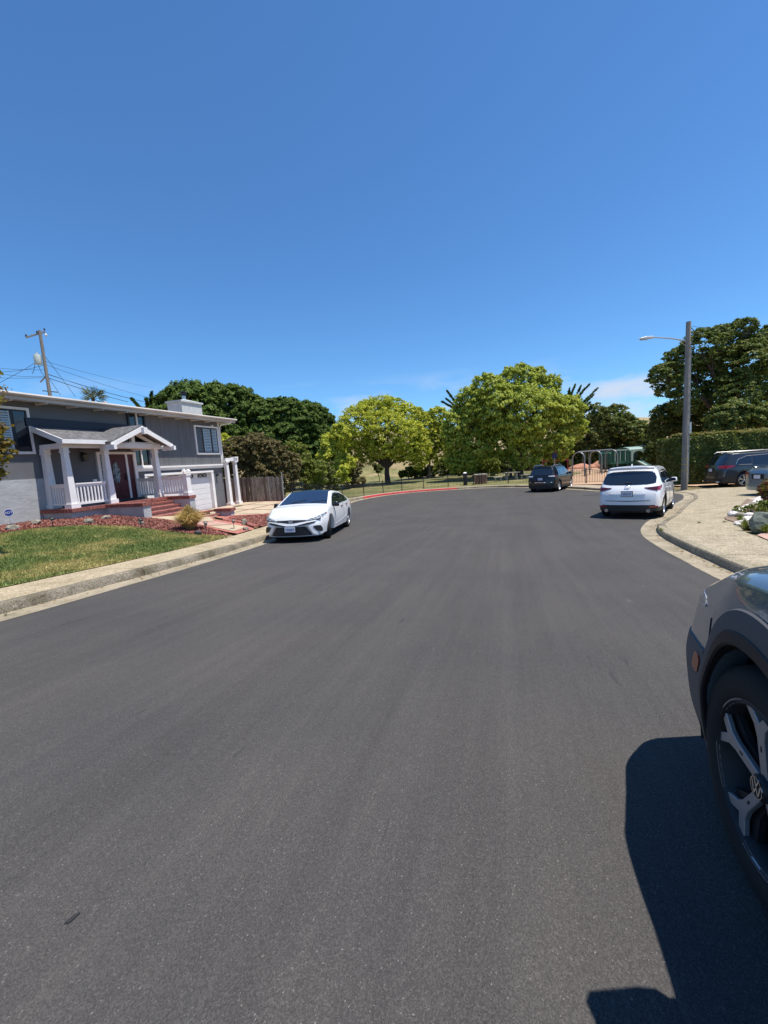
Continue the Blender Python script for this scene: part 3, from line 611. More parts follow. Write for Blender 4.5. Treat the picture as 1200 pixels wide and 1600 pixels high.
railing((11.05, YC), (12.25, YC), .40); railing((10.88, 15.38), (10.95, 16.2), .40); railing((14.82, 15.42), (14.82, 16.35), .40); railing((14.82, 14.98), (14.82, 13.75), .42)
nw = hp(MB().box(14.70, 14.94, 13.52, 13.74, .42, 1.34), 'newel_post', M_TRIM); hp(MB().box(14.65, 14.99, 13.47, 13.79, .42, .56).box(14.67, 14.97, 13.49, 13.77, 1.30, 1.36), 'newel_trim', M_TRIM, nw)
# porch roof: a shed roof along the wall with a cross gable over the steps
hp(MB().box(10.72, 15.25, 15.08, 15.32, 2.58, 2.76), 'beam', M_TRIM)
hp(MB().box(10.90, 11.10, 15.32, 16.44, 2.58, 2.76).box(14.72, 14.92, 15.32, 16.44, 2.58, 2.76), 'side_beam', M_TRIM)
SY0, SZ0, SY1, SZ1 = 14.75, 2.84, 16.45, 3.44
sh = MB(); v = [(10.55, SY0, SZ0), (13.2, SY0, SZ0), (13.2, SY1, SZ1), (10.75, SY1, SZ1)]
hp(MB().add(v + [(a, b, c - .06) for a, b, c in v], [(0, 1, 2, 3), (7, 6, 5, 4), (0, 4, 5, 1), (1, 5, 6, 2), (2, 6, 7, 3), (3, 7, 4, 0)]), 'porch_roof', M_ROOF)
v = [(14.9, SY0 + .25, SZ0 + .09), (15.5, SY0 + .25, SZ0 + .09), (15.5, SY1, SZ1), (14.9, SY1, SZ1)]
hp(MB().beam((10.52, SY0 - .02, SZ0 - .07), (12.55, SY0 - .02, SZ0 - .07), .04, .15), 'fascia', M_TRIM); hp(MB().beam((10.55, SY0, SZ0 - .09), (10.72, SY1, SZ1 - .09), .04, .19), 'barge_board', M_TRIM)
hp(MB().box(10.6, 12.6, 16.43, 16.46, SZ1 + .004, SZ1 + .30).box(12.6, 14.74, 16.43, 16.46, SZ1 + .004, SZ1 + .30), 'flashing', M_NAVY)
GX, GH, GW, GY = 13.62, 3.50, 1.52, 14.45    # gable: ridge x, ridge height, half width, front edge
sl = (GH - 2.78) / GW
for s in (-1, 1):
    x1 = GX + s * GW; v = [(GX, GY, GH), (x1, GY, GH - sl * GW), (x1, 16.44, GH - sl * GW), (GX, 16.44, GH)]
    gr = hp(MB().add(v + [(a, b, c - .07) for a, b, c in v], [(0, 1, 2, 3), (7, 6, 5, 4), (0, 4, 5, 1), (1, 5, 6, 2), (2, 6, 7, 3), (3, 7, 4, 0)]), 'gable_roof', M_ROOF)
    # barge board, its block ends
    hp(MB().extr([(GX, GY - .03, GH - .06), (x1, GY - .03, GH - .06 - sl * GW), (x1, GY - .03, GH - .24 - sl * GW), (GX, GY - .03, GH - .26)], (0, .05, 0)), 'barge_board', M_TRIM, gr)
    hp(MB().box(x1 - .12 if s > 0 else x1 + .0, x1 + .0 if s > 0 else x1 + .12, GY - .16, GY + .5, GH - .30 - sl * GW, GH - .12 - sl * GW), 'rafter_end', M_TRIM, gr)
hp(MB().box(GX - .09, GX + .09, GY - .18, GY + .6, GH - .38, GH - .12), 'ridge_block', M_TRIM)
hp(MB().box(12.45, 14.95, 14.98, 15.12, 2.60, 2.78).box(GX - .08, GX + .08, 15.0, 15.12, 2.78, 3.3).box(12.75, 14.9, 15.02, 15.1, 2.78, 2.84), 'tie_beam', M_TRIM)
for s in (-1, 1): hp(MB().beam((GX, 15.05, GH - .22), (GX + s * 1.3, 15.05, GH - .22 - sl * 1.3), .1, .12), 'truss', M_TRIM)
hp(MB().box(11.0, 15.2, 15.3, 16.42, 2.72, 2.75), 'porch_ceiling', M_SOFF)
# garage door: panels, windows, frame
gd = hp(MB().box(15.28, 15.42, 16.44, 16.7, -.74, 1.38).box(19.84, 20.02, 16.44, 16.7, -.74, 1.38).box(15.28, 20.02, 16.43, 16.7, 1.38, 1.50), 'garage_frame', M_TRIM)
gd2 = hp(B(15.42, 19.84, 16.655, 16.68, -.72, 1.38), 'garage_door', M_GDOOR)
for k in range(7):
    z0 = -.72 + k * .30; hp(MB().box(15.43, 19.83, 16.63, 16.655, z0 + .008, z0 + .292), 'door_panel', M_GDOOR, gd2, bevel=0.008)
for k in range(4):
    x0 = 15.75 + k * 1.06; wn = hp(B(x0, x0 + .72, 16.618, 16.63, 1.12, 1.33), 'door_window', M_BLACK, gd2)
for k in range(4):
    x0 = 15.75 + k * 1.06
    for s in (0, 1):
        a = x0 + .04 + s * .34
        hp(MB().beam((a, 16.612, 1.13), (a + .3, 16.612, 1.32), .012, .02, (0, 1, 0)).beam((a, 16.611, 1.32), (a + .3, 16.611, 1.13), .012, .02, (0, 1, 0)), 'muntin', M_TRIM, gd2)
fl = hp(MB().lathe([(.05, -.03), (.05, .05)], 10, c=(17.7, 16.38, 1.62)).taper(17.55, 16.25, 1.50, 1.62, .09, .09, .04, .04).taper(17.85, 16.25, 1.50, 1.62, .09, .09, .04, .04), 'flood_light', M_TRIM)
cm = hp(MB().lathe([(.0, -.16), (.05, -.16), (.07, -.08), (.07, 0)], 12, 'Y', (20.3, 16.5, 1.20)), 'wall_lamp', M_BLACK, smooth_=True)
hp(MB().lathe([(.0, -.13), (.06, -.12), (.07, 0)], 12, 'Y', (20.3, 16.46, 4.02)), 'camera_dome', M_TRIM, smooth_=True)
# arbor beside the garage
pg = thing('garden_arbor', 'white arbor of two square posts and a beam at the garage corner', 'arbor', S(21.5, -16.3, -0.75), SROT)
o_ = (21.5, 16.3, -0.75)
for px in (20.98, 21.78):
    c = MB().taper(px, 16.25, -.55, 1.98, .115, .115, .09, .09).build('post', M_TRIM, pg, off=o_); MB().box(px - .17, px + .17, 16.08, 16.42, -.76, -.55).build('plinth_block', M_TRIM, c, off=o_)
    MB().box(px - .15, px + .15, 16.10, 16.40, 1.90, 1.98).build('capital', M_TRIM, c, off=o_)
MB().box(20.85, 22.05, 16.16, 16.34, 1.98, 2.16).build('beam', M_TRIM, pg, off=o_); MB().box(21.6, 21.96, 16.07, 16.43, 2.16, 2.23).build('cap', M_TRIM, pg, off=o_)
# small brick pillar and second pair of steps on the path
sb = thing('brick_step', 'pair of low brick steps behind the tuft of straw-coloured grass', 'steps', S(14.2, -12.4, hg(14.2, -12.4)), SROT)
zb = hg(14.2, -12.4)
for k in range(2):
    mb = MB(); y0 = 12.75 - k * .36
    for q in range(13):
        a = 13.6 + q * .11; mb.box(a, a + .1, y0 - .18, y0 + .02, zb + .22 - k * .16 - .07, zb + .22 - k * .16)
    mb.build('brick_course', M_BRICKD, sb, off=(14.2, 12.4, zb), kind='stuff'); MB().box(13.6, 15.02, y0 + .02, 13.2, zb - .1, zb + .21 - k * .16).build('tread', M_PINK, sb, off=(14.2, 12.4, zb))
zb = hg(15.1, -12.1)
bp_ = thing('brick_pillar', 'low pale wall end capped with dark bricks beside the path', 'pillar', S(15.15, -12.1, zb), SROT)
MB().box(15.05, 15.3, 11.7, 12.5, zb - .1, zb + .24).build('wall', M_STUC, bp_, off=(15.15, 12.1, zb)); MB().box(15.0, 15.35, 11.65, 12.1, zb + .24, zb + .36).box(15.0, 15.35, 12.12, 12.55, zb + .24, zb + .36).build('brick_cap', M_BRICKD, bp_, off=(15.15, 12.1, zb))
# brick edging of the round bark bed, brick by brick
for i, p in enumerate(catmull([(x, y) for x, y in [(12.75, -8.95), (13.35, -9.95), (13.75, -10.95), (15.2, -11.6), (16.7, -10.75), (17.3, -9.95)]], 0.235)):
    mb = MB(); d = 0.115; z = hg(p.x, p.y); mb.box(-d, d, -.05 - .055, .05 + .055, -.02, .055)
    o = mb.build('brick', M_BRICK); o.location = S(p.x, p.y, z + .02); o.rotation_euler = (0, 0, SROT + 1.2 + i * 0.11); o['kind'] = 'structure'
# neighbours' roofline far behind the house
# ============================================================ TREES AND PLANTS
def leaves_mesh(name, cen, nor, size, m, parent=None, aspect=1.6, jit=0.9, seed=1, droop=0.0, kind='stuff', hang=0.0, curl=0.25):
    """one small bent leaf (two triangles) per point"""
    rs = np.random.RandomState(seed); n = len(cen)
    nn = nor + rs.normal(0, jit, (n, 3)); nn[:, 2] += 0.25; nn /= np.linalg.norm(nn, axis=1)[:, None] + 1e-9
    u = np.cross(nn, rs.normal(0, 1, (n, 3))); 
    if hang: u = u * (1 - hang) + np.array([0, 0, -1.0]) * hang * np.linalg.norm(u, axis=1)[:, None]
    u -= nn * np.sum(u * nn, 1)[:, None]; u /= np.linalg.norm(u, axis=1)[:, None] + 1e-9
    v = np.cross(nn, u); s = (size * rs.uniform(0.6, 1.35, n))[:, None]
    a = cen + u * s * aspect / 2; b = cen + v * s / 2 - nn * s * curl; c = cen - u * s * aspect / 2; d = cen - v * s / 2 - nn * s * curl
    V = np.stack([a, b, c, d], 1).reshape(-1, 3)
    me = bpy.data.meshes.new(name); me.vertices.add(4 * n); me.vertices.foreach_set('co', V.astype(np.float32).ravel())
    i = np.arange(n) * 4; F = np.stack([i, i + 1, i + 2, i, i + 2, i + 3], 1).ravel()
    me.loops.add(6 * n); me.loops.foreach_set('vertex_index', F.astype(np.int32)); me.polygons.add(2 * n); me.polygons.foreach_set('loop_start', (np.arange(2 * n) * 3).astype(np.int32))
    me.update(calc_edges=True); me.materials.append(m)
    o = bpy.data.objects.new(name, me); link(o, parent)
    if kind: o['kind'] = kind
    return o
def crown_points(lobes, n, seed, clump=0.30, fill=0.16, sub=34, up=0.35, flat=1.0, front=None):
    """lobes: (x, y, z, r[, rz]). leaves sit in small clumps on the skins of the lobes; a few inside"""
    rs = np.random.RandomState(seed); L_ = [(l if len(l) == 5 else (*l, l[3])) for l in lobes]
    wts = np.array([l[3] * l[3] for l in L_]); wts = wts / wts.sum(); C = []; Nn = []
    arr = np.array(L_)
    for k, l in enumerate(L_):
        m = int(n * wts[k]); ns = max(6, int(sub * (0.5 + wts[k] * len(L_) / 2)))
        d = rs.normal(0, 1, (ns, 3)); d[:, 2] = d[:, 2] + up; d /= np.linalg.norm(d, axis=1)[:, None]
        R = np.array([l[3], l[3], l[4]]); sc = np.array(l[:3]) + d * R * rs.uniform(0.72, 1.02, (ns, 1))
        rr = l[3] * clump * rs.uniform(0.55, 1.3, ns)
        idx = rs.randint(0, ns, m); e = rs.normal(0, 1, (m, 3)); e /= np.linalg.norm(e, axis=1)[:, None]
        e[:, 2] = np.where(e[:, 2] < -0.2, -e[:, 2] * 0.6, e[:, 2])
        p = sc[idx] + e * (rr[idx] * rs.uniform(0.55, 1.08, m))[:, None] * np.array([1, 1, flat])
        q = rs.uniform(0, 1, m) < fill
        gq = rs.normal(0, 0.38, (q.sum(), 3)); gq /= np.maximum(1, np.linalg.norm(gq, axis=1) / .85)[:, None]; p[q] = np.array(l[:3]) + gq * R
        C.append(p); Nn.append(e + d[idx] * 0.6)
    C = np.concatenate(C); Nn = np.concatenate(Nn)
    keep = np.ones(len(C), bool)
    for l in L_:
        q = (C - np.array(l[:3])) / np.array([l[3], l[3], l[4]]); r = np.linalg.norm(q, axis=1); keep &= ~((r < 0.62) & (rs.uniform(0, 1, len(C)) < 0.85))
    return C[keep], Nn[keep]
def lobes_px(bl, Y, squash=1.0, seed=0, dj=0.35):
    """crown lobes from (px, py, radius in px) measured on the photograph, placed at distance Y"""
    rnd = random.Random(seed); o = []
    for b in bl:
        r = b[2] / FPX * Y; y = Y + rnd.uniform(-dj, dj) * r * 2 if len(b) < 4 else Y + b[3]
        p = at(b[0], b[1], y); o.append((p.x, p.y, p.z, r, r * squash))
    return o
def limbs(base, lobes, r0, m, parent, fork=0.35, seed=0, name='trunk'):
    rnd = random.Random(seed); base = Vector(base); top = Vector((sum(l[0] for l in lobes) / len(lobes), sum(l[1] for l in lobes) / len(lobes), max(l[2] for l in lobes)))
    f = base.lerp(Vector((base.x * .7 + top.x * .3, base.y * .7 + top.y * .3, top.z)), fork)
    mb = MB(); mb.tube([base - Vector((0, 0, .3)), base + Vector((0, 0, .25)), base.lerp(f, .6) + Vector((rnd.uniform(-.1, .1), 0, 0)), f], [r0 * 1.5, r0 * 1.05, r0 * .9, r0 * .8], 10)
    for l in lobes[:9]:
        e = Vector(l[:3]); mid = f.lerp(e, .5) + Vector((rnd.uniform(-.3, .3), rnd.uniform(-.3, .3), rnd.uniform(0.1, .5)))
        mb.tube([f - (f - base) * 0.06, f.lerp(mid, .5) + Vector((0, 0, .1)), mid, e], [r0 * .62, r0 * .46, r0 * .34, r0 * .12], 7)
        for q in range(3):
            d = Vector((rnd.uniform(-1, 1), rnd.uniform(-1, 1), rnd.uniform(-.2, .9))).normalized() * l[3] * .7; mb.tube([mid.lerp(e, q / 3), e + d], [r0 * .22, r0 * .05], 5)
    o = mb.build(name, m, parent, smooth_=True, angle=60); return o
M_BARK = mat('bark', (0.085, 0.062, 0.048), 0.9, var=0.4, scale=6, bump=0.8, bscale=12, stretch=(1, 1, 0.2))
M_BARKG = mat('grey_bark', (0.14, 0.125, 0.105), 0.9, var=0.35, scale=6, bump=0.8, bscale=12, stretch=(1, 1, 0.2))
LF_MAPLE = m_leaf('leaf_yellow_green', [(0.246, 0.291, 0.040), (0.344, 0.388, 0.057), (0.469, 0.474, 0.065), (0.592, 0.539, 0.088)], 0.22)
LF_WILLOW = m_leaf('leaf_mid_green', [(0.200, 0.242, 0.045), (0.283, 0.332, 0.061), (0.380, 0.424, 0.075), (0.499, 0.508, 0.088)], 0.2)
LF_CYP = m_leaf('needle_cypress', [(0.045, 0.077, 0.018), (0.062, 0.102, 0.022), (0.086, 0.136, 0.028), (0.112, 0.153, 0.035)], 0.12, 0.65)
LF_DARK = m_leaf('leaf_dark_olive', [(0.061, 0.078, 0.024), (0.091, 0.114, 0.033), (0.126, 0.145, 0.044), (0.181, 0.187, 0.060)], 0.18)
LF_PITT = m_leaf('leaf_pittosporum', [(0.072, 0.105, 0.029), (0.105, 0.142, 0.037), (0.164, 0.196, 0.051), (0.242, 0.230, 0.077)], 0.18)
LF_OLIVE = m_leaf('leaf_bronze', [(0.082, 0.076, 0.034), (0.122, 0.106, 0.047), (0.164, 0.128, 0.062), (0.220, 0.166, 0.083)], 0.15)
LF_HEDGE = m_leaf('leaf_hedge', [(0.080, 0.105, 0.031), (0.117, 0.143, 0.041), (0.160, 0.187, 0.052), (0.218, 0.223, 0.077)], 0.18, 0.4)
LF_HTOP = m_leaf('leaf_hedge_tips', [(0.123, 0.140, 0.033), (0.179, 0.179, 0.050), (0.223, 0.156, 0.078)], 0.3, 0.45)
LF_BUSH = m_leaf('leaf_bush', [(0.100, 0.125, 0.028), (0.154, 0.184, 0.039), (0.227, 0.242, 0.053)], 0.25)
LF_TIP = m_leaf('leaf_autumn_tips', [(0.093, 0.093, 0.019), (0.186, 0.158, 0.028), (0.242, 0.158, 0.047), (0.205, 0.112, 0.056)], 0.35)
LF_REDL = m_leaf('leaf_red_green', [(0.074, 0.084, 0.023), (0.130, 0.121, 0.033), (0.186, 0.065, 0.033), (0.112, 0.028, 0.019)], 0.2)
def tree(name, label, cat, bl, Y, base, n, leaf, lm, bark=M_BARK, r0=.25, seed=1, squash=1.0, group=None, trunk=True, fork=.35, dj=.35, **kw):
    lob = lobes_px(bl, Y, squash, seed, dj); ck = {k: kw.pop(k) for k in list(kw) if k in ('clump', 'fill', 'sub', 'up', 'flat')}
    bx, by, bz = base; t = thing(name, label, cat, (bx, by, bz), 0, group)
    lob = [(l[0] - bx, l[1] - by, l[2] - bz, l[3], l[4]) for l in lob]
    C, Nn = crown_points(lob, n, seed, **ck); keep = C[:, 2] > 0.05; leaves_mesh('crown', C[keep], Nn[keep], leaf, lm, t, seed=seed, **kw)
    if trunk: limbs((0, 0, 0), lob, r0, bark, t, fork, seed)
    return t
def base_at(px, py, Y, z=None):
    p = at(px, py, Y); return (p.x, p.y, hw(p.x, p.y) if z is None else z)
# --- park trees
tree('maple_tree', 'rounded yellow-green tree with a dark forked trunk behind the red kerb', 'tree',
     [(562, 668, 33), (583, 650, 27), (603, 652, 30), (634, 660, 28), (560, 698, 28), (640, 690, 30), (605, 680, 38), (543, 690, 20), (655, 705, 20), (622, 640, 16), (570, 640, 14), (650, 650, 14), (548, 712, 18), (575, 712, 16), (640, 712, 18), (655, 722, 14), (538, 676, 18), (592, 705, 20), (622, 706, 18)],
     50, base_at(606, 752, 50, -1.36), 80000, 0.125, LF_MAPLE, r0=.34, seed=3, aspect=1.8, hang=.35, fork=.22, sub=140, clump=.16)
tree('poplar_tree', 'pale green narrow tree between the rounded tree and the big spreading tree', 'tree',
     [(668, 668, 22), (682, 656, 20), (672, 690, 24), (690, 680, 20), (660, 712, 18), (685, 708, 20), (654, 655, 14), (655, 684, 18)], 56, base_at(671, 745, 56, -1.36), 30000, 0.16, LF_MAPLE, M_BARKG, .2, 5, aspect=1.8, hang=.5, clump=.15, sub=120)
tree('willow_tree', 'huge spreading green tree whose crown hangs low behind the black car', 'tree',
     [(722, 665, 30), (738, 632, 28), (762, 612, 26), (755, 655, 38), (782, 640, 36), (812, 600, 28), (846, 612, 24), (855, 640, 30), (885, 648, 28), (893, 672, 24), (815, 650, 44), (850, 680, 36), (785, 685, 38), (745, 695, 30), (720, 705, 24), (820, 705, 30), (870, 700, 24), (708, 685, 18), (840, 588, 14), (797, 590, 16), (710, 725, 16), (862, 600, 15), (735, 722, 18)],
     46, base_at(812, 746, 46, -1.36), 175000, 0.128, LF_WILLOW, r0=.42, seed=9, aspect=2.2, hang=.65, jit=.7, sub=170, clump=.15, fork=.3)
# --- evergreen masses at the left
def cyp(label, bl, Y, base, n, seed, lm=LF_CYP, leaf=.19):
    return tree('cypress_tree', label, 'tree', bl, Y, base, n, leaf, lm, M_BARKG, .35, seed, aspect=2.6, jit=.5, sub=190, clump=.13, up=.25, group='dark cypresses behind the grey house', hang=-.45)
cyp('tallest dark cypress rising behind the chimney of the grey house', [(300, 655, 52), (345, 648, 46), (255, 650, 26), (244, 640, 14), (372, 636, 30), (330, 622, 22), (290, 618, 16), (250, 680, 30), (388, 660, 42), (270, 640, 24), (330, 690, 50), (400, 700, 40), (362, 626, 24), (305, 625, 22), (412, 650, 28)], 47, base_at(340, 740, 47, -1.2), 95000, 21)
cyp('round dark cypress in the middle of the row behind the wooden fence', [(440, 655, 32), (470, 660, 32), (455, 648, 24), (478, 645, 18), (425, 650, 22), (450, 690, 40), (425, 680, 34), (465, 700, 38), (495, 690, 28), (445, 640, 18), (432, 720, 28)], 50, base_at(455, 745, 50, -1.3), 62000, 22)
cyp('lowest dark cypress at the right end of the row', [(496, 652, 20), (508, 660, 16), (485, 650, 18), (505, 682, 18)], 58, base_at(497, 745, 58, -1.3), 22000, 23)
tree('bronze_shrub', 'large bronze-leaved shrub spilling over the weathered wooden fence', 'shrub',
     [(372, 712, 27), (400, 706, 28), (428, 715, 27), (452, 728, 22), (380, 738, 24), (410, 742, 28), (440, 752, 22), (395, 692, 15), (352, 730, 16), (345, 715, 12)], 31, base_at(405, 785, 31, -1.3), 42000, .11, LF_OLIVE, r0=.1, seed=31, aspect=1.5, sub=140, clump=.14, dj=.2)
BU = 'mixed bushes behind the black fence'
tree('bush', 'broad green bush right of the bronze shrub behind the fence', 'bush', [(470, 730, 22), (490, 742, 20), (478, 752, 18), (462, 706, 16)], 36, base_at(478, 770, 36, -1.36), 15000, .12, LF_BUSH, r0=.06, seed=41, group=BU)
tree('bush', 'tall light green bush between the cypress row and the rounded yellow tree', 'bush', [(520, 700, 22), (532, 680, 16), (515, 725, 20), (530, 740, 18), (545, 722, 12)], 44, base_at(525, 765, 44, -1.36), 20000, .15, LF_MAPLE, r0=.08, seed=42, group=BU, hang=.3)
tree('bush', 'low dark bush at the foot of the cypress row', 'bush', [(505, 742, 18), (490, 760, 14), (520, 758, 12)], 40, base_at(505, 772, 40, -1.36), 12000, .12, LF_DARK, r0=.06, seed=43, group=BU)
tree('bush', 'yellow-green bush peeping between the house corner and the bronze shrub', 'bush', [(348, 692, 13), (352, 705, 12), (345, 722, 14)], 38, base_at(348, 770, 38, -1.2), 7000, .13, LF_MAPLE, r0=.06, seed=44, group=BU)
tree('bush', 'bronze bush under the left side of the rounded yellow tree', 'bush', [(555, 735, 12), (545, 752, 13), (560, 752, 10)], 46, base_at(552, 768, 46, -1.36), 7000, .12, LF_OLIVE, r0=.06, seed=45, group=BU)
tree('bush', 'dark bush on the dry slope just left of the forked trunk', 'bush', [(592, 733, 7), (586, 728, 4)], 56, base_at(592, 742, 56), 2500, .13, LF_DARK, r0=.05, seed=46, group=BU)
tree('bush', 'sunlit bush right of the narrow pale tree', 'bush', [(700, 728, 14), (690, 735, 11), (713, 735, 10)], 52, base_at(700, 748, 52, -1.36), 8000, .14, LF_BUSH, r0=.05, seed=47, group=BU)
tree('bush', 'shaded bush under the left half of the spreading tree', 'bush', [(735, 728, 14), (752, 722, 14), (768, 730, 14), (748, 738, 12)], 52, base_at(750, 748, 52, -1.36), 12000, .14, LF_BUSH, r0=.05, seed=48, group=BU)
# --- dark trees behind the playground
DK = 'dark trees behind the playground'
def dark(label, bl, Y, n, seed, lm=LF_DARK, leaf=.2):
    mx_ = sum(b[0] for b in bl) / len(bl); return tree('evergreen_tree', label, 'tree', bl, Y, base_at(mx_, 745, Y), n, leaf, lm, M_BARK, .25, seed, group=DK, sub=120, clump=.17)
dark('olive evergreen with sunlit top directly right of the spreading tree', [(925, 655, 24), (938, 668, 22), (915, 685, 24), (930, 705, 26), (905, 712, 22)], 58, 26000, 51)
dark('second olive evergreen with a pale top left of the hillside', [(962, 650, 18), (972, 668, 22), (955, 690, 26), (975, 705, 24)], 60, 24000, 52, LF_PITT)
dark('low evergreen below the distant hilltop', [(998, 680, 22), (1012, 690, 20), (1000, 708, 22), (985, 712, 16)], 56, 20000, 53, LF_PITT)
dark('dark evergreen filling the gap left of the tall hedge', [(1022, 690, 16), (1030, 705, 18), (1015, 715, 16)], 44, 14000, 54)
dark('shaded evergreen behind the swings', [(880, 712, 20), (905, 728, 18), (930, 728, 18), (868, 728, 16)], 66, 20000, 55, leaf=.24)
dark('shaded evergreen behind the green play house', [(955, 722, 18), (985, 728, 18), (1010, 728, 16)], 66, 16000, 56, leaf=.24)
dark('shaded evergreen behind the trunk of the spreading tree', [(790, 722, 18), (815, 728, 18), (840, 722, 18), (770, 740, 12), (845, 740, 14)], 66, 20000, 57, leaf=.24)
dark('deeply shaded thicket behind the litter bin', [(715, 722, 18), (740, 725, 20), (765, 722, 20), (725, 738, 14), (750, 738, 14)], 60, 26000, 58, leaf=.2)
dark('deeply shaded thicket behind the picnic table', [(790, 728, 20), (815, 732, 20), (840, 730, 20), (865, 728, 18)], 60, 26000, 59, leaf=.2)
dark('deeply shaded thicket behind the arched swing frame', [(890, 722, 20), (912, 718, 22), (938, 716, 22), (900, 735, 14)], 60, 26000, 60, leaf=.2)
dark('low dark scrub between the forked trunk and the narrow pale tree', [(640, 738, 9), (655, 740, 9), (672, 738, 10), (628, 741, 6)], 57, 9000, 63, leaf=.16)
# --- Monterey cypress limbs showing behind the spreading tree
def feather(label, limbs_, Y, base, seed):
    t = thing('cypress_tree', label, 'tree', base, 0, 'cypresses with feathery limbs'); rs = np.random.RandomState(seed); C = []; Nn = []; mb = MB()
    b = Vector(base); hub = at(*limbs_[0][:2], Y) - b
    mb.tube([(0, 0, -.3), (hub.x * .5, hub.y * .5, hub.z * .5), hub], [.35, .28, .15], 8)
    for (x0, y0, x1, y1, w_) in limbs_:
        p = at(x0, y0, Y + rs.uniform(-1, 1)) - b; q = at(x1, y1, Y + rs.uniform(-2, 2)) - b; mb.tube([p, p.lerp(q, .5) - Vector((0, 0, .1)), q], [.07, .05, .015], 5)
        n = 900; tt = rs.uniform(0, 1, n); ww = w_ * .62 / FPX * Y * (1 - tt * .8) * (.55 + .45 * np.sin(tt * 23 + x0)); e = rs.normal(0, .5, (n, 3)) * ww[:, None]; e[:, 2] = np.abs(e[:, 2]) * .8 - .2 * ww
        C.append(np.array(p)[None] + (np.array(q) - np.array(p))[None] * tt[:, None] + e); d = np.array((q - p).normalized()); Nn.append(np.tile(np.array([-d[2], 0, abs(d[0])]) + .01, (n, 1)))
    C = np.concatenate(C); leaves_mesh('crown', C, np.concatenate(Nn), 0.12, LF_CYP, t, aspect=3.4, jit=.6, seed=seed); mb.build('trunk', M_BARKG, t, smooth_=True)
feather('cypress with feathery limbs sticking out right of the spreading tree', [(880, 665, 890, 606, 9), (880, 660, 908, 602, 8), (885, 650, 914, 606, 8), (885, 655, 934, 606, 7), (885, 660, 928, 616, 8), (885, 668, 922, 628, 9), (890, 672, 918, 640, 9), (880, 650, 899, 600, 8), (870, 650, 893, 612, 10), (880, 690, 905, 640, 12), (885, 640, 921, 600, 5)], 60, base_at(880, 742, 60, -1.3), 61)
feather('cypress limbs sticking out left of the spreading tree', [(720, 640, 698, 610, 5), (722, 645, 690, 627, 5), (722, 660, 687, 637, 5), (730, 650, 696, 622, 5)], 62, base_at(730, 742, 62, -1.3), 62)
feather('small cypress tip showing over the grey roof', [(232, 650, 237, 612, 4), (228, 648, 205, 622, 3), (235, 650, 228, 622, 5), (240, 650, 246, 630, 3)], 44, base_at(232, 700, 44), 63)
# --- big tree and its neighbours at the right
tree('pittosporum_tree', 'massive dark tree with layered clumps towering over the tall hedge', 'tree',
     [(1040, 592, 24), (1062, 570, 26), (1095, 545, 28), (1085, 600, 36), (1120, 580, 36), (1145, 530, 27), (1165, 515, 16), (1125, 525, 16), (1165, 570, 34), (1195, 550, 32), (1150, 620, 36), (1190, 610, 40), (1230, 570, 40), (1250, 610, 44), (1110, 630, 28), (1045, 605, 18), (1030, 585, 14), (1215, 520, 20), (1070, 628, 22), (1270, 560, 34)],
     31, base_at(1140, 740, 31), 140000, .11, LF_PITT, r0=.4, seed=71, aspect=1.5, sub=150, clump=.16, up=.5, flat=.7, fork=.3)
DR = 'shrubs growing above the tall hedge'
for i, (lb, bl, Y_, n_) in enumerate([
    ('shaded small tree under the left side of the massive tree', [(1040, 650, 18), (1035, 668, 18), (1055, 665, 20), (1028, 678, 14), (1058, 640, 14)], 33, 16000),
    ('grey-green shrub above the middle of the tall hedge', [(1130, 655, 20), (1150, 645, 18), (1140, 668, 18), (1120, 670, 14), (1165, 655, 14)], 28, 18000),
    ('grey-green shrub above the right end of the tall hedge', [(1185, 655, 16), (1200, 650, 18), (1195, 668, 14), (1225, 655, 24)], 28, 14000),
    ('deeply shaded shrub behind the utility pole above the hedge', [(1090, 655, 22), (1085, 670, 20), (1105, 672, 18), (1075, 650, 20)], 34, 14000)]):
    tree('shrub', lb, 'shrub', bl, Y_, base_at(bl[0][0], 740, Y_), n_, .12, [LF_DARK, LF_PITT, LF_PITT, LF_DARK][i], r0=.1, seed=80 + i, group=DR, sub=50)
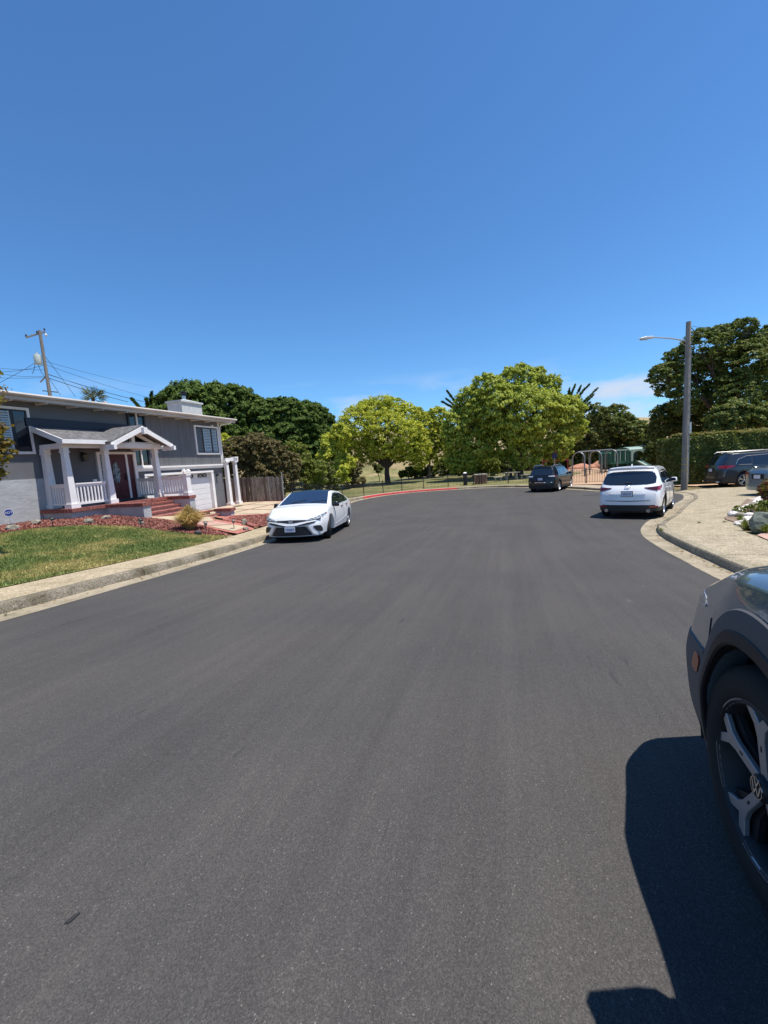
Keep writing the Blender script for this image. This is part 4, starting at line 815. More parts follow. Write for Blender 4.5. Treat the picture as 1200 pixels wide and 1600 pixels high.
# --- clipped hedge
def hedge():
    p0 = Vector((17.55, 23.9)); p1 = Vector((31.0, 20.2)); d = (p1 - p0).normalized(); L0 = (p1 - p0).length; nrm = Vector((-d.y, d.x)); dep = 1.7
    z0 = -1.25; z1 = 1.62; t = thing('hedge', 'tall clipped hedge with yellow-green top behind the dark grey car', 'hedge', (p0.x, p0.y, z0), math.atan2(d.y, d.x)); rs = np.random.RandomState(4)
    def face(n, ux, uy, uz, normal):
        return ux, uy, uz
    C = []; Nn = []
    def add(n, x, y, z, nr):
        C.append(np.stack([x, y, z], 1)); Nn.append(np.tile(np.array(nr, float), (n, 1)))
    H_ = z1 - z0; wob = lambda x, z: .10 * np.sin(x * 1.3 + z) + .06 * np.sin(x * 3.1 + 2 * z) + .04 * np.sin(x * 7 + z * 5)
    n = 52000; x = rs.uniform(0, L0, n); z = rs.uniform(0, H_, n); add(n, x, wob(x, z) * .8 + rs.normal(0, .05, n), z, (0, -1, 0))
    n = 16000; y = rs.uniform(0, dep + 2.2, n); z = rs.uniform(0, H_ - .02, n); add(n, wob(y, z) * .6 + rs.normal(0, .05, n), y, z, (-1, 0, 0))
    n = 9000; x = rs.uniform(0, L0, n); z = rs.uniform(0, H_, n); add(n, x, dep + rs.normal(0, .06, n), z, (0, 1, 0))
    n = 14000; x = rs.uniform(0, L0, n); y = rs.uniform(.02, dep, n); add(n, x, y, H_ + wob(x, y) * .5 + rs.normal(0, .03, n), (0, 0, 1))
    leaves_mesh('foliage', np.concatenate(C), np.concatenate(Nn), .095, LF_HEDGE, t, aspect=1.5, jit=.7, seed=5)
    n = 16000; x = rs.uniform(0, L0, n); y = rs.uniform(-.04, dep, n); C2 = np.stack([x, y, H_ + wob(x, y) * .5 + .04 + np.abs(rs.normal(0, .05, n)) - (y < .03) * rs.uniform(0, .35, n)], 1)
    leaves_mesh('new_growth', C2, np.tile([0, -.3, 1.0], (n, 1)), .085, LF_HTOP, t, aspect=1.6, jit=.7, seed=6)
    MB().box(.25, L0, .25, dep - .2, 0, H_ - .25).build('hedge_core', mat('twig_dark', (0.02, 0.018, 0.012), 0.95), t)
hedge()
# --- garden tree at the left edge
tree('garden_tree', 'small tree at the left edge of the lawn with yellow and bronze leaf tips', 'tree',
     [(-75, 690, 56), (-22, 700, 26), (-8, 672, 12), (8, 708, 13), (-2, 735, 8), (-40, 740, 36), (-90, 640, 60), (14, 692, 7), (22, 706, 5), (-70, 600, 50)], 9.2, (lambda p: (p.x, p.y, hw(p.x, p.y)))(at(-95, 900, 9.2)), 15000, .055, LF_TIP, M_BARKG, .08, 91, aspect=1.6, sub=40, dj=.25)
# --- palm beyond the roof
def palm():
    b = at(145, 622, 50); t = thing('palm_tree', 'top of a palm tree showing above the ridge of the grey house', 'palm tree', (b.x, b.y, hw(b.x, b.y))); h = b.z - hw(b.x, b.y)
    MB().tube([(0, 0, 0), (0, 0, h)], [.25, .18], 8).build('trunk', M_BARK, t, smooth_=True); rnd = random.Random(3)
    mf = mat('palm_leaf', (0.10, 0.115, 0.035), 0.6, var=.3, scale=3)
    for k in range(26):
        az = k * 2.4; el = rnd.uniform(-.5, 1.2); L_ = rnd.uniform(1.1, 1.5); mb = MB(); d = Vector((math.cos(az) * math.cos(el), math.sin(az) * math.cos(el), math.sin(el)))
        hub = Vector((0, 0, h)) + d * L_ * .5; mb.tube([(0, 0, h - .1), hub], [.03, .02], 4); s = d.orthogonal().normalized(); q = d.cross(s)
        if abs(s.z) > abs(q.z): s, q = q, s
        for j in range(9):
            a = (j - 4) * .33; e = hub + (d * math.cos(a) + s * math.sin(a)) * L_ * .75 - Vector((0, 0, .15 * abs(j - 4) * .3)); w_ = s * .06
            mb.add([hub - w_ * .3, hub + w_ * .3, e + q * .01, hub.lerp(e, .6) + q * .07 + w_], [(0, 1, 3), (0, 3, 2)])
        mb.build('palm_leaf', mf, t)
palm()
# --- ornamental grass tuft and garden plants
def tuft(name, label, cat, base, n, h, spread, m, seed, group=None, wdt=.006):
    rs = random.Random(seed); t = thing(name, label, cat, base, 0, group); mb = MB()
    for k in range(n):
        a = rs.uniform(0, 6.283); r = rs.uniform(0, .12) * spread; lean = rs.uniform(.02, 1.0) ** 1.3 * spread; hh = h * rs.uniform(.6, 1.05) * (1 - .35 * lean / spread)
        p0 = Vector((r * math.cos(a), r * math.sin(a), 0)); d = Vector((math.cos(a), math.sin(a), 0)); w_ = Vector((-d.y, d.x, 0)).lerp(d, rs.uniform(-.6, .6)).normalized() * wdt
        p1 = p0 + d * lean * .35 + Vector((0, 0, hh * .6)); p2 = p0 + d * lean * .75 + Vector((0, 0, hh * .95)); p3 = p0 + d * lean * 1.1 + Vector((0, 0, hh * (1.02 - lean * .25)))
        mb.add([p0 - w_, p0 + w_, p1 - w_, p1 + w_, p2 - w_ * .7, p2 + w_ * .7, p3], [(0, 1, 3, 2), (2, 3, 5, 4), (4, 5, 6)])
    mb.build('grass_blades', m, t, kind='stuff'); return t
LF_STRAW = m_leaf('straw_blades', [(0.345, 0.250, 0.090), (0.529, 0.380, 0.162), (0.667, 0.480, 0.234)], 0.08, .6)
p = S(10.95, -10.15, hg(10.95, -10.15)); tuft('grass_tuft', 'straw-coloured ornamental grass tuft at the corner of the lawn and path', 'ornamental grass', p, 2200, .86, .66, LF_STRAW, 7, wdt=.0065)
# lawn blades (denser near the street)
def in_poly(P, poly):
    x, y = P[:, 0], P[:, 1]; ins = np.zeros(len(P), bool)
    for i in range(len(poly)):
        (x1, y1), (x2, y2) = poly[i][:2], poly[(i + 1) % len(poly)][:2]; c = ((y1 > y) != (y2 > y)); ins ^= c & (x < (x2 - x1) * (y - y1) / (y2 - y1 + 1e-12) + x1)
    return ins
def blades(name, label, cat, poly, n, h, m, seed, box, dz=.012, width=.009):
    rs = np.random.RandomState(seed); P = np.stack([rs.uniform(box[0], box[1], n), rs.uniform(box[2], box[3], n)], 1); P = P[in_poly(P, poly)]; n = len(P)
    z = h_ground(P[:, 0], P[:, 1]) + dz; a = rs.uniform(0, 6.283, n); hh = h * rs.uniform(.5, 1.2, n); w_ = width
    b = np.stack([P[:, 0], -P[:, 1], z], 1); s = np.stack([np.cos(a) * w_, np.sin(a) * w_, 0 * a], 1); l = np.stack([rs.normal(0, .4, n) * hh, rs.normal(0, .4, n) * hh, hh], 1)
    V = np.stack([b - s, b + s, b + l], 1).reshape(-1, 3); me = bpy.data.meshes.new(name); me.vertices.add(3 * n); me.vertices.foreach_set('co', V.astype(np.float32).ravel())
    me.loops.add(3 * n); me.loops.foreach_set('vertex_index', np.arange(3 * n).astype(np.int32)); me.polygons.add(n); me.polygons.foreach_set('loop_start', (np.arange(n) * 3).astype(np.int32)); me.update(calc_edges=True)
    me.materials.append(m); o = bpy.data.objects.new(name, me); COL.objects.link(o); o.rotation_euler = (0, 0, SROT); o['kind'] = 'stuff'; o['label'] = label; o['category'] = cat; return o
def m_blade():
    m = bpy.data.materials.new('lawn_blade'); t, b = nodes(m); v = mapped(t); gm = t.nodes.new('ShaderNodeNewGeometry')
    c = ramp(t, noise(t, v, .55, 6, .7), [(0.34, (0.10, 0.155, 0.032)), (0.49, (0.16, 0.205, 0.052)), (0.58, (0.33, 0.30, 0.11)), (0.74, (0.48, 0.39, 0.18))])
    c = mixc(t, 1.0, c, ramp(t, gm.outputs['Random Per Island'], [(0, (.6, .65, .5)), (1, (1.4, 1.3, 1.2))]), 'MULTIPLY'); t.links.new(c, b.inputs['Base Color']); b.inputs['Roughness'].default_value = .6; return m
blades('lawn_grass', 'patchy green and straw lawn grass in front of the grey house', 'grass', LAWN, 230000, .045, m_blade(), 3, (-1.0, 10.6, -14.4, -7.2))
M_BARK_CHIP = m_leaf('red_bark_chip', [(0.171, 0.056, 0.048), (0.277, 0.102, 0.087), (0.384, 0.187, 0.163), (0.107, 0.037, 0.032)], 0.0, .8)
def chips(label, poly, n, seed, box, size=.035):
    rs = np.random.RandomState(seed); P = np.stack([rs.uniform(box[0], box[1], n), rs.uniform(box[2], box[3], n)], 1); P = P[in_poly(P, poly)]; z = h_ground(P[:, 0], P[:, 1]) + .04 + np.abs(rs.normal(0, .012, len(P)))
    o = leaves_mesh('bark_chips', np.stack([P[:, 0], -P[:, 1], z], 1), np.tile([0, 0, 1.0], (len(P), 1)), size, M_BARK_CHIP, None, aspect=1.8, jit=.5, seed=seed, curl=.1); o.rotation_euler = (0, 0, SROT); o['label'] = label; o['category'] = 'bark mulch'
chips('red bark chips along the foot of the grey house', BED, 90000, 5, (4, 12.4, -16.6, -8.4)); chips('red bark chips in the small round bed by the driveway', BED2, 12000, 6, (12.6, 16.8, -11.6, -8.9))

# leaf litter and grit caught in the gutters
LITTER = m_leaf('dry_leaf', [(0.10, 0.06, 0.03), (0.20, 0.13, 0.06), (0.30, 0.22, 0.12)], 0.0, .8)
def litter():
    rs = np.random.RandomState(8); P = []
    for p, d in zip(EDGE[:-1], EDGE[1:]):
        if not (-1 < p.x < 36): continue
        t_ = (d - p).normalized(); n_ = Vector((t_.y, -t_.x)); k = rs.poisson(5 if p.x > 5 else 2)
        for _ in range(k):
            o_ = .34 - abs(rs.normal(0, .08)); a = rs.uniform(0, .4); q = p + t_ * a + n_ * o_; P.append((q.x, -q.y, gf(q.x) + .016))
    P = np.array(P); o = leaves_mesh('leaf_litter', P, np.tile([0, 0, 1.0], (len(P), 1)), .028, LITTER, None, aspect=1.6, jit=.25, seed=2, curl=.15); o.rotation_euler = (0, 0, SROT); o['label'] = 'dry leaves and grit lying in the concrete gutters'; o['category'] = 'leaf litter'
litter()
# ============================================================ CARS  (local: x forward, y left, z up)
def paint(name, col, metal=0.0, rough=0.32, coat=1.0):
    m = mat(name, col, rough, metal, coat=coat); return m
P_WHITE = paint('white_paint', (0.80, 0.80, 0.80)); P_BLACK = paint('black_paint', (0.006, 0.006, 0.007), rough=.25, coat=.35)
P_GREY = paint('dark_grey_paint', (0.045, 0.052, 0.058), .5, .3); P_SILV = paint('silver_blue_paint', (0.20, 0.27, 0.32), .6, .3); P_BLUE = paint('blue_grey_paint', (0.14, 0.19, 0.235), .45, .25)
M_CGL = mat('car_glass', (0.008, 0.011, 0.016), 0.03, spec=0.9, coat=.6); M_CGLB = mat('windscreen_glass', (0.012, 0.022, 0.045), 0.05, spec=0.9, coat=.6)
M_PLAS = mat('black_plastic', (0.014, 0.014, 0.016), 0.55); M_CLAD = mat('grey_cladding', (0.085, 0.083, 0.086), 0.6, bump=.1, bscale=300, dist=.001)
M_TYRE = mat('tyre_rubber', (0.014, 0.014, 0.014), 0.85, bump=.3, bscale=60, dist=.003); M_RIM = mat('alloy_rim', (0.55, 0.55, 0.56), 0.28, metal=.85); M_RIMG = mat('grey_alloy', (0.36, 0.36, 0.375), 0.38, metal=.55)
M_CHROME = mat('chrome', (0.75, 0.76, 0.78), 0.12, metal=1.0); M_TAIL = mat('red_lens', (0.28, 0.008, 0.012), 0.12, coat=.8); M_TAILD = mat('dark_red_lens', (0.06, 0.006, 0.010), 0.12, coat=.8)
M_HEAD = mat('headlight_lens', (0.30, 0.32, 0.34), 0.08, var=.8, scale=30, coat=1, thr=(.42, .58)); M_AMBER = mat('amber_lens', (0.35, 0.06, 0.015), 0.3); M_PLATE = mat('plate_white', (0.62, 0.64, 0.70), 0.4); M_PTXT = mat('plate_blue', (0.02, 0.03, 0.14), 0.5)
class Car:
    def __init__(s, root, L_, W_, H_, wb, xf, R, top, belt, body_m, sill=.27, tum=.20, arch=.065, kf=.24, kr=.20, ff=None, fr=None, lower_m=None, split=None, crown=.045, rr=.05, nx=150, fbot=.20, archd=.0, prof=None):
        s.__dict__.update(locals()); s.xr = xf - wb
        X = np.linspace(-L_ / 2, L_ / 2, 500); Z = np.interp(X, [t[0] for t in top], [t[1] for t in top]); k = np.hanning(27); k /= k.sum(); Zp = np.pad(Z, 13, 'edge'); s.TX, s.TZ = X, np.convolve(Zp, k, 'valid')
        s.ff = ff or [(0, -.06), (.25, 0), (.6, 0), (.8, -.12)]; s.fr = fr or [(0, -.06), (.3, 0), (.9, -.02), (1.6, -.35)]
    def T(s, x): return float(np.interp(x, s.TX, s.TZ))
    def zb(s, x): return float(np.interp(x, [t[0] for t in s.belt], [t[1] for t in s.belt]))
    def hw(s, x, z):
        W2 = s.W_ / 2; u = x / (s.L_ / 2); a = max(0, (abs(u) - .55) / .45); w = W2 * (1 - (.13 if u > 0 else .09) * a ** 2.2)
        zb = s.zb(x)
        if s.prof: p = s.prof(x, z, zb)
        elif z <= .55: p = 1 - .05 * max(0, (.55 - z) / .35) ** 1.5
        elif z <= zb: p = 1 - .035 * ((z - .55) / (zb - .55)) ** 2
        else: p = .965 - s.tum * (z - zb) / (s.H_ - zb) * 1.0
        return w * p
    def disp(s, x, y, z):
        W2 = s.W_ / 2; yy = min(1, abs(y) / W2)
        if x > 0:
            w = float(smooth(s.L_ / 2 - 1.0, s.L_ / 2, x)); return w * (float(np.interp(z, [t[0] for t in s.ff], [t[1] for t in s.ff])) - s.kf * yy ** 3)
        w = float(smooth(s.L_ / 2 - 1.0, s.L_ / 2, -x)); return -w * (float(np.interp(z, [t[0] for t in s.fr], [t[1] for t in s.fr])) - s.kr * yy ** 3)
    def rnd(s, x):
        u = (s.L_ / 2 - abs(x)) / .13
        return 0 if u >= 1 else .085 * (1 - math.sqrt(max(0, 1 - (1 - u) ** 2)))
    def side(s, x, z, sg=1, off=0):
        y = s.hw(x, z) - s.rnd(x) + off; return Vector((x + s.disp(x, y, z), sg * y, z))
    def edge(s, x): return s.T(x) - s.crown - s.rr
    def topp(s, x, b, off=0):
        e = s.edge(x); y = (s.hw(x, e) - s.rnd(x)) * b; q = max(0, (abs(b) - .9) / .1); z = s.T(x) - s.crown * b * b - s.rr * (1 - math.sqrt(max(0, 1 - q * q))); return Vector((x + s.disp(x, y, z), y, z + off))
    def front(s, y, z, off=0): return Vector((s.L_ / 2 + s.disp(s.L_ / 2, y, z) + off, y, z))
    def rear(s, y, z, off=0): return Vector((-s.L_ / 2 + s.disp(-s.L_ / 2, y, z) - off, y, z))
    def zbot(s, x):
        h = s.sill
        for c in (s.xf, s.xr):
            r = s.R + s.arch
            if abs(x - c) < r: h = max(h, s.R + math.sqrt(r * r - (x - c) ** 2) * 1.0)
        e = (abs(x) - (s.L_ / 2 - .35)) / .35
        return h if e < 0 else max(h if h > s.sill + .02 else 0, s.sill + (s.fbot - s.sill) * e)
    def shell(s, name='body'):
        L2 = s.L_ / 2; xs = set(np.round(np.linspace(-L2, L2, s.nx), 4))
        for c in (s.xf, s.xr):
            for k in range(41):
                a = math.pi * k / 40; xs.add(round(c + (s.R + s.arch) * math.cos(a) * .999, 4))
        for k in range(8): xs.add(round(L2 - .13 * (k / 8) ** 1.5, 4)); xs.add(round(-L2 + .13 * (k / 8) ** 1.5, 4))
        xs = sorted(xs); cs = [0, .04, .1, .2, .3, .4, .5, .6, .7, .8, .88, .94, .98, 1]; mb = MB()
        for sg in (-1, 1):
            rows = []
            for x in xs:
                z0 = s.zbot(x); z1 = s.edge(x)
                if z1 < z0 + .02: z1 = z0 + .02
                rows.append([s.side(x, z0 + (z1 - z0) * c, sg) for c in cs])
            b = len(mb.v); mb.cur = 0; mb.grid(rows)
            # inward lip round the wheel arches
            mb.grid([[r[0], r[0] + Vector((0, -sg * .10, .0))] for r in rows])
        bs = [-1, -.995, -.98, -.96, -.93, -.9, -.8, -.6, -.4, -.2, 0, .2, .4, .6, .8, .9, .93, .96, .98, .995, 1]; mb.grid([[s.topp(x, b) for b in bs] for x in xs])
        for end, fn in ((L2, s.front), (-L2, s.rear)):
            z0, z1 = s.zbot(end), s.edge(end); rows = []
            for c in [0, .05, .15, .25, .35, .45, .55, .65, .75, .85, .93, 1]:
                z = z0 + (z1 - z0) * c; w = s.hw(end, z) - s.rnd(end); rows.append([fn(w * b, z) for b in bs])
            q = []
            for k in range(1, 5):   # up to the top skin
                q.append([Vector((0, 0, 0))] * len(bs))
            rows.append([s.topp(end, b) for b in bs]); mb.grid(rows)
        # split by height into lower trim if asked
        if s.lower_m and s.split:
            mb.m = []
            for f in mb.f:
                c = sum((Vector(mb.v[i]) for i in f), Vector()) / len(f); mb.m.append(1 if s.split(c) else 0)
            lo_ = MB(); hi_ = MB(); lo_.v = list(mb.v); hi_.v = list(mb.v)
            for f, k in zip(mb.f, mb.m): (lo_ if k else hi_).f.append(f); (lo_ if k else hi_).m.append(0)
            for m_ in (lo_, hi_):
                used = sorted({i for f in m_.f for i in f}); mp_ = {i: n for n, i in enumerate(used)}; m_.v = [m_.v[i] for i in used]; m_.f = [tuple(mp_[i] for i in f) for f in m_.f]
            lo_.build('lower_trim', s.lower_m, s.root, smooth_=True, angle=35); o = hi_.build(name, s.body_m, s.root, smooth_=True, angle=35)
        else: o = mb.build(name, s.body_m, s.root, smooth_=True, angle=35)
        W2 = s.W_ / 2; mb = MB(); mb.box(-L2 + .25, L2 - .25, -W2 + .30, W2 - .30, .19, min(.75, s.T(L2) - .05)); mb.box(s.xr + s.R + .08, s.xf - s.R - .08, -W2 + .07, W2 - .07, .22, .40)
        mb.build('chassis', M_PLAS, s.root, kind='stuff'); return o
    def patch(s, name, m, fn, poly, parent=None, n=10, off=.006, th=0.0):
        """poly = list of (u, lo, hi): a strip of columns mapped by fn(u, v, off)"""
        cols = []
        for (a, b) in zip(poly[:-1], poly[1:]):
            for k in range(3): t = k / 3; cols.append(tuple(a[i] + (b[i] - a[i]) * t for i in range(3)))
        cols.append(poly[-1]); rows = [[fn(u, lo_ + (hi_ - lo_) * j / n, off) for j in range(n + 1)] for u, lo_, hi_ in cols]
        mb = MB(); mb.grid(rows); mb.grid([[p, fn(c[0], c[k_], -.01)] for c, r_, k_ in [(c, r, 1) for c, r in zip(cols, rows)] for p in [r_[0]]]); mb.grid([[r[-1], fn(c[0], c[2], -.01)] for c, r in zip(cols, rows)])
        mb.grid([[rows[0][j], fn(cols[0][0], cols[0][1] + (cols[0][2] - cols[0][1]) * j / n, -.01)] for j in range(n + 1)]); mb.grid([[rows[-1][j], fn(cols[-1][0], cols[-1][1] + (cols[-1][2] - cols[-1][1]) * j / n, -.01)] for j in range(n + 1)])
        return mb.build(name, m, parent or s.root, smooth_=True, angle=40)
    def S_(s, sg): return lambda x, z, off: s.side(x, z, sg, off)
    def F_(s): return lambda y, z, off: s.front(y, z, off)
    def Re(s): return lambda y, z, off: s.rear(y, z, off)
    def seam(s, pts, sg, m=None, r=.004, name='door_gap'):
        P = []
        for (a, b) in zip(pts[:-1], pts[1:]):
            for k in range(8): t = k / 8; P.append(s.side(a[0] + (b[0] - a[0]) * t, a[1] + (b[1] - a[1]) * t, sg, .001))
        P.append(s.side(*pts[-1], sg, .001)); mb = MB(); mb.tube(P, r, 5); return mb.build(name, m or M_PLAS, s.root)
    def wheels(s, rim='ten', steer=0, front=True, track=None, rimm=None, wtyre=.225, rr_=None):
        for c in (s.xf, s.xr):
            for sg in (1, -1):
                y = sg * (s.W_ / 2 - .03)
                w = wheel(s.root, s.R, rr_ or s.R * .70, wtyre, rim, rimm or M_RIM)
                w.location = (c, y, s.R); w.rotation_euler = (0, 0, (steer if c == s.xf else 0) + (0 if sg > 0 else math.pi))
    def mirror(s, x, z, sg, m, size=.19):
        y = s.hw(x, z); mb = MB(); mb.taper(0, 0, -.07, .08, .055, size / 2, .045, size / 2.4)
        o = mb.build('mirror', m, s.root, bevel=.02, smooth_=True, angle=50); o.location = (x + .02, sg * (y + size / 2 - .005), z + .05); o.rotation_euler = (0, 0, sg * .35)
        MB().box(-.058, -.054, -size / 2 + .02, size / 2 - .02, -.04, .06).build('mirror_glass', M_CGLB, o); MB().beam((0, -sg * size * .3, -.05), (.02, -sg * (size / 2 + .10), -.09), .05, .03).build('mirror_arm', M_PLAS, o)
        return o
    def handle(s, x, z, sg, m):
        p = s.side(x, z, sg, .02); mb = MB(); mb.tube([p + Vector((-.10, -sg * .02, 0)), p + Vector((-.07, 0, 0)), p + Vector((.07, 0, 0)), p + Vector((.10, -sg * .02, 0))], .014, 6); return mb.build('door_handle', m, s.root, smooth_=True)
    def plate(s, fn, y, z, txt, rear=True, w=.30, h=.15, frame=M_PLAS):
        p = fn(y, z, .03); q = fn(y + .1, z, .03) - fn(y - .1, z, .03); up_ = fn(y, z + .06, .03) - fn(y, z - .06, .03); xax = q.normalized() * (-1 if not rear else 1)
        xax = (Vector((0, -1, 0)) if rear else Vector((0, 1, 0))); nrm = Vector((-1 if rear else 1, 0, 0)); yax = Vector((0, 0, 1))
        M = Matrix(((xax.x, yax.x, nrm.x, p.x), (xax.y, yax.y, nrm.y, p.y), (xax.z, yax.z, nrm.z, p.z), (0, 0, 0, 1)))
        mb = MB(); mb.M = M; mb.box(-w / 2 - .015, w / 2 + .015, -h / 2 - .015, h / 2 + .015, -.02, -.002); f = mb.build('plate_frame', frame, s.root)
        mb = MB(); mb.M = M; mb.box(-w / 2, w / 2, -h / 2, h / 2, -.002, .003); pl = mb.build('number_plate', M_PLATE, f)
        if txt: 
            text_obj(txt, h * .62, M_PTXT, f, M @ Matrix.Translation((0, -.012, .0045)), 'plate_lettering', .001, .72)
def wheel(root, R, rr_, wd, kind, rimm):
    """lies in the xz plane, outer face towards +y, outer face at y=0"""
    w = bpy.data.objects.new('wheel', None); link(w, root); w.empty_display_size = .1
    n = 48; h = wd
    MB().lathe([(rr_ - .01, -h + .02), (rr_ + .02, -h), (R - .035, -h + .005), (R - .008, -h + .03), (R, -h + .06), (R, -.06), (R - .008, -.028), (R - .035, -.004), (rr_ + .03, 0), (rr_ + .004, -.010), (rr_ - .006, -.02)], n, 'Y', cap=False).build('tyre', M_TYRE, w, smooth_=True, angle=50)
    mb = MB(); mb.lathe([(rr_, -.012), (rr_ - .012, -.006), (rr_ - .022, -.02), (rr_ - .03, -h + .02)], n, 'Y', cap=False); mb.build('rim', M_PLAS if kind == 'near' else rimm, w, smooth_=True, angle=40)
    MB().lathe([(0, -.105), (rr_ * .62, -.105), (rr_ * .62, -.12), (0, -.12)], 28, 'Y', cap=False).build('brake_disc', M_PLAS, w); MB().lathe([(0, -.14), (rr_ - .02, -.14), (rr_ - .02, -.15), (0, -.15)], 28, 'Y', cap=False).build('rim_well', M_PLAS, w)
    P2 = lambda r, a, y: Vector((r * math.cos(a), y, r * math.sin(a)))
    if kind == 'ten':
        for k in range(5):
            for d in (-.17, .17):
                a = k * 2 * math.pi / 5 + math.pi / 2; mb = MB(); i0_, i1_ = a + d * .35, a + d
                mb.extr([P2(rr_ * .16, i0_ - .16, -.04), P2(rr_ * .16, i0_ + .16, -.04), P2(rr_ * .97, i1_ + .055, -.018), P2(rr_ * .97, i1_ - .055, -.018)], (0, -.03, 0)); mb.build('spoke', rimm, w)
    elif kind == 'five_dark':
        for k in range(5):
            a = k * 2 * math.pi / 5 + math.pi / 2; mb = MB(); mb.extr([P2(rr_ * .16, a - .25, -.04), P2(rr_ * .16, a + .25, -.04), P2(rr_ * .97, a + .16, -.018), P2(rr_ * .97, a - .16, -.018)], (0, -.03, 0)); mb.build('spoke', M_RIM if False else rimm, w)
    elif kind == 'near':
        for k in range(5):
            a = k * 2 * math.pi / 5 + .27
            # machined Y-shaped spoke with a dark carrier behind it
            mb = MB(); mb.extr([P2(rr_ * .12, a - .6, -.058), P2(rr_ * .12, a + .6, -.058), P2(rr_ * .60, a + .22, -.05), P2(rr_ * .95, a + .36, -.04), P2(rr_ * .95, a - .36, -.04), P2(rr_ * .60, a - .22, -.05)], (0, -.02, 0)); mb.build('spoke_carrier', M_PLAS, w)
            mb = MB(); y_ = lambda f: -.034 + .020 * f
            mb.extr([P2(rr_ * q_, a + d_, y_(q_)) for q_, d_ in ((.14, -.50), (.14, .50), (.60, .125), (.74, .155), (.97, .30), (.985, .17), (.80, .0), (.985, -.17), (.97, -.30), (.74, -.155), (.60, -.125))], (0, -.016, 0))
            sp = mb.build('spoke', rimm, w, bevel=.002); MB().extr([P2(rr_ * .45, a - .035, -.0235), P2(rr_ * .45, a + .035, -.0235), P2(rr_ * .62, a + .035, -.0235), P2(rr_ * .62, a - .035, -.0235)], (0, -.006, 0)).build('spoke_slot', M_PLAS, w)
            b = a + math.pi / 5; mb = MB(); q = [P2(rr_ * .985, b + t_ * .30, -.008) for t_ in (-1, -.6, -.2, .2, .6, 1)] + [P2(rr_ * .935, b + t_ * .30, -.012) for t_ in (1, .6, .2, -.2, -.6, -1)]; mb.extr(q, (0, -.01, 0)); mb.build('rim_edge', rimm, w)
            for k2 in range(1):
                mb = MB(); mb.extr([P2(rr_ * .10, a + math.pi / 5 - .3, -.075), P2(rr_ * .10, a + math.pi / 5 + .3, -.075), P2(rr_ * .9, a + math.pi / 5 + .05, -.09), P2(rr_ * .9, a + math.pi / 5 - .05, -.09)], (0, -.01, 0)); mb.build('inner_web', M_PLAS, w)
    mb = MB(); mb.lathe([(0, -.014), (rr_ * .13, -.014), (rr_ * .155, -.022), (rr_ * .16, -.06)], 24, 'Y', cap=False); hub = mb.build('hub_cap', M_PLAS if kind == 'near' else rimm, w, smooth_=True)
    if kind == 'near':
        r = rr_ * .125
        ring = [(r * .93, -.0135), (r, -.0135), (r, -.0105), (r * .93, -.0105), (r * .93, -.0135)]; MB().lathe(ring, 28, 'Y', cap=False).build('emblem_ring', M_CHROME, w)
        for nm, pts in (('emblem_letter', [(-.34, .80), (0, .12), (.34, .80)]), ('emblem_letter', [(-.72, .50), (-.34, -.72), (0, -.02), (.34, -.72), (.72, .50)])):
            mb = MB()
            for p, q in zip(pts[:-1], pts[1:]): mb.beam((p[0] * r, -.012, p[1] * r), (q[0] * r, -.012, q[1] * r), r * .15, .003, (0, 1, 0))
            mb.build(nm, M_CHROME, w)
    return w
def place(root_name, label, x, y, heading, dz=0.0, group=None, roll=0.0):
    """stand a car on the sloping ground"""
    t = thing(root_name, label, 'car', (0, 0, 0), 0, group); h = heading; f = Vector((math.cos(h), math.sin(h))); l = Vector((-math.sin(h), math.cos(h)))
    G = lambda p: hw(p.x, p.y) if False else gf(toS(p.x, p.y)[0]); c = Vector((x, y)); gc = (G(c + f * 1.3) + G(c - f * 1.3)) / 2; gx = (G(c + f * 1.3) - G(c - f * 1.3)) / 2.6; gy = (G(c + l * .8) - G(c - l * .8)) / 1.6
    X = Vector((f.x, f.y, gx)).normalized(); Y = Vector((l.x, l.y, gy)); Y = (Y - X * X.dot(Y)).normalized(); Z = X.cross(Y); t.matrix_world = Matrix(((X.x, Y.x, Z.x, x), (X.y, Y.y, Z.y, y), (X.z, Y.z, Z.z, gc + dz), (0, 0, 0, 1)))
    return t
# ---------------------------------------------------------- white saloon
t = place('sedan_car', 'white saloon with a black roof parked facing the camera in front of the driveway', -2.36, 13.75, R_(-96.5))
c = Car(t, 4.88, 1.84, 1.43, 2.82, 1.44, .335, [(-2.44, .98), (-2.2, 1.08), (-1.55, 1.14), (-.75, 1.38), (0.0, 1.435), (.35, 1.42), (1.25, 1.03), (1.7, .975), (2.15, .90), (2.36, .82), (2.44, .76)], [(-2.44, .93), (-1.0, .97), (1.2, .90), (2.44, .80)], P_WHITE, sill=.24, tum=.235,
        ff=[(.1, -.10), (.2, 0), (.5, .02), (.66, -.03), (.78, -.10), (.9, -.22)], fr=[(0, -.08), (.35, 0), (.9, 0), (1.1, -.12)], kf=.36, kr=.25, fbot=.19)
c.shell(); c.wheels('five_dark', steer=R_(16), rimm=M_RIMG)
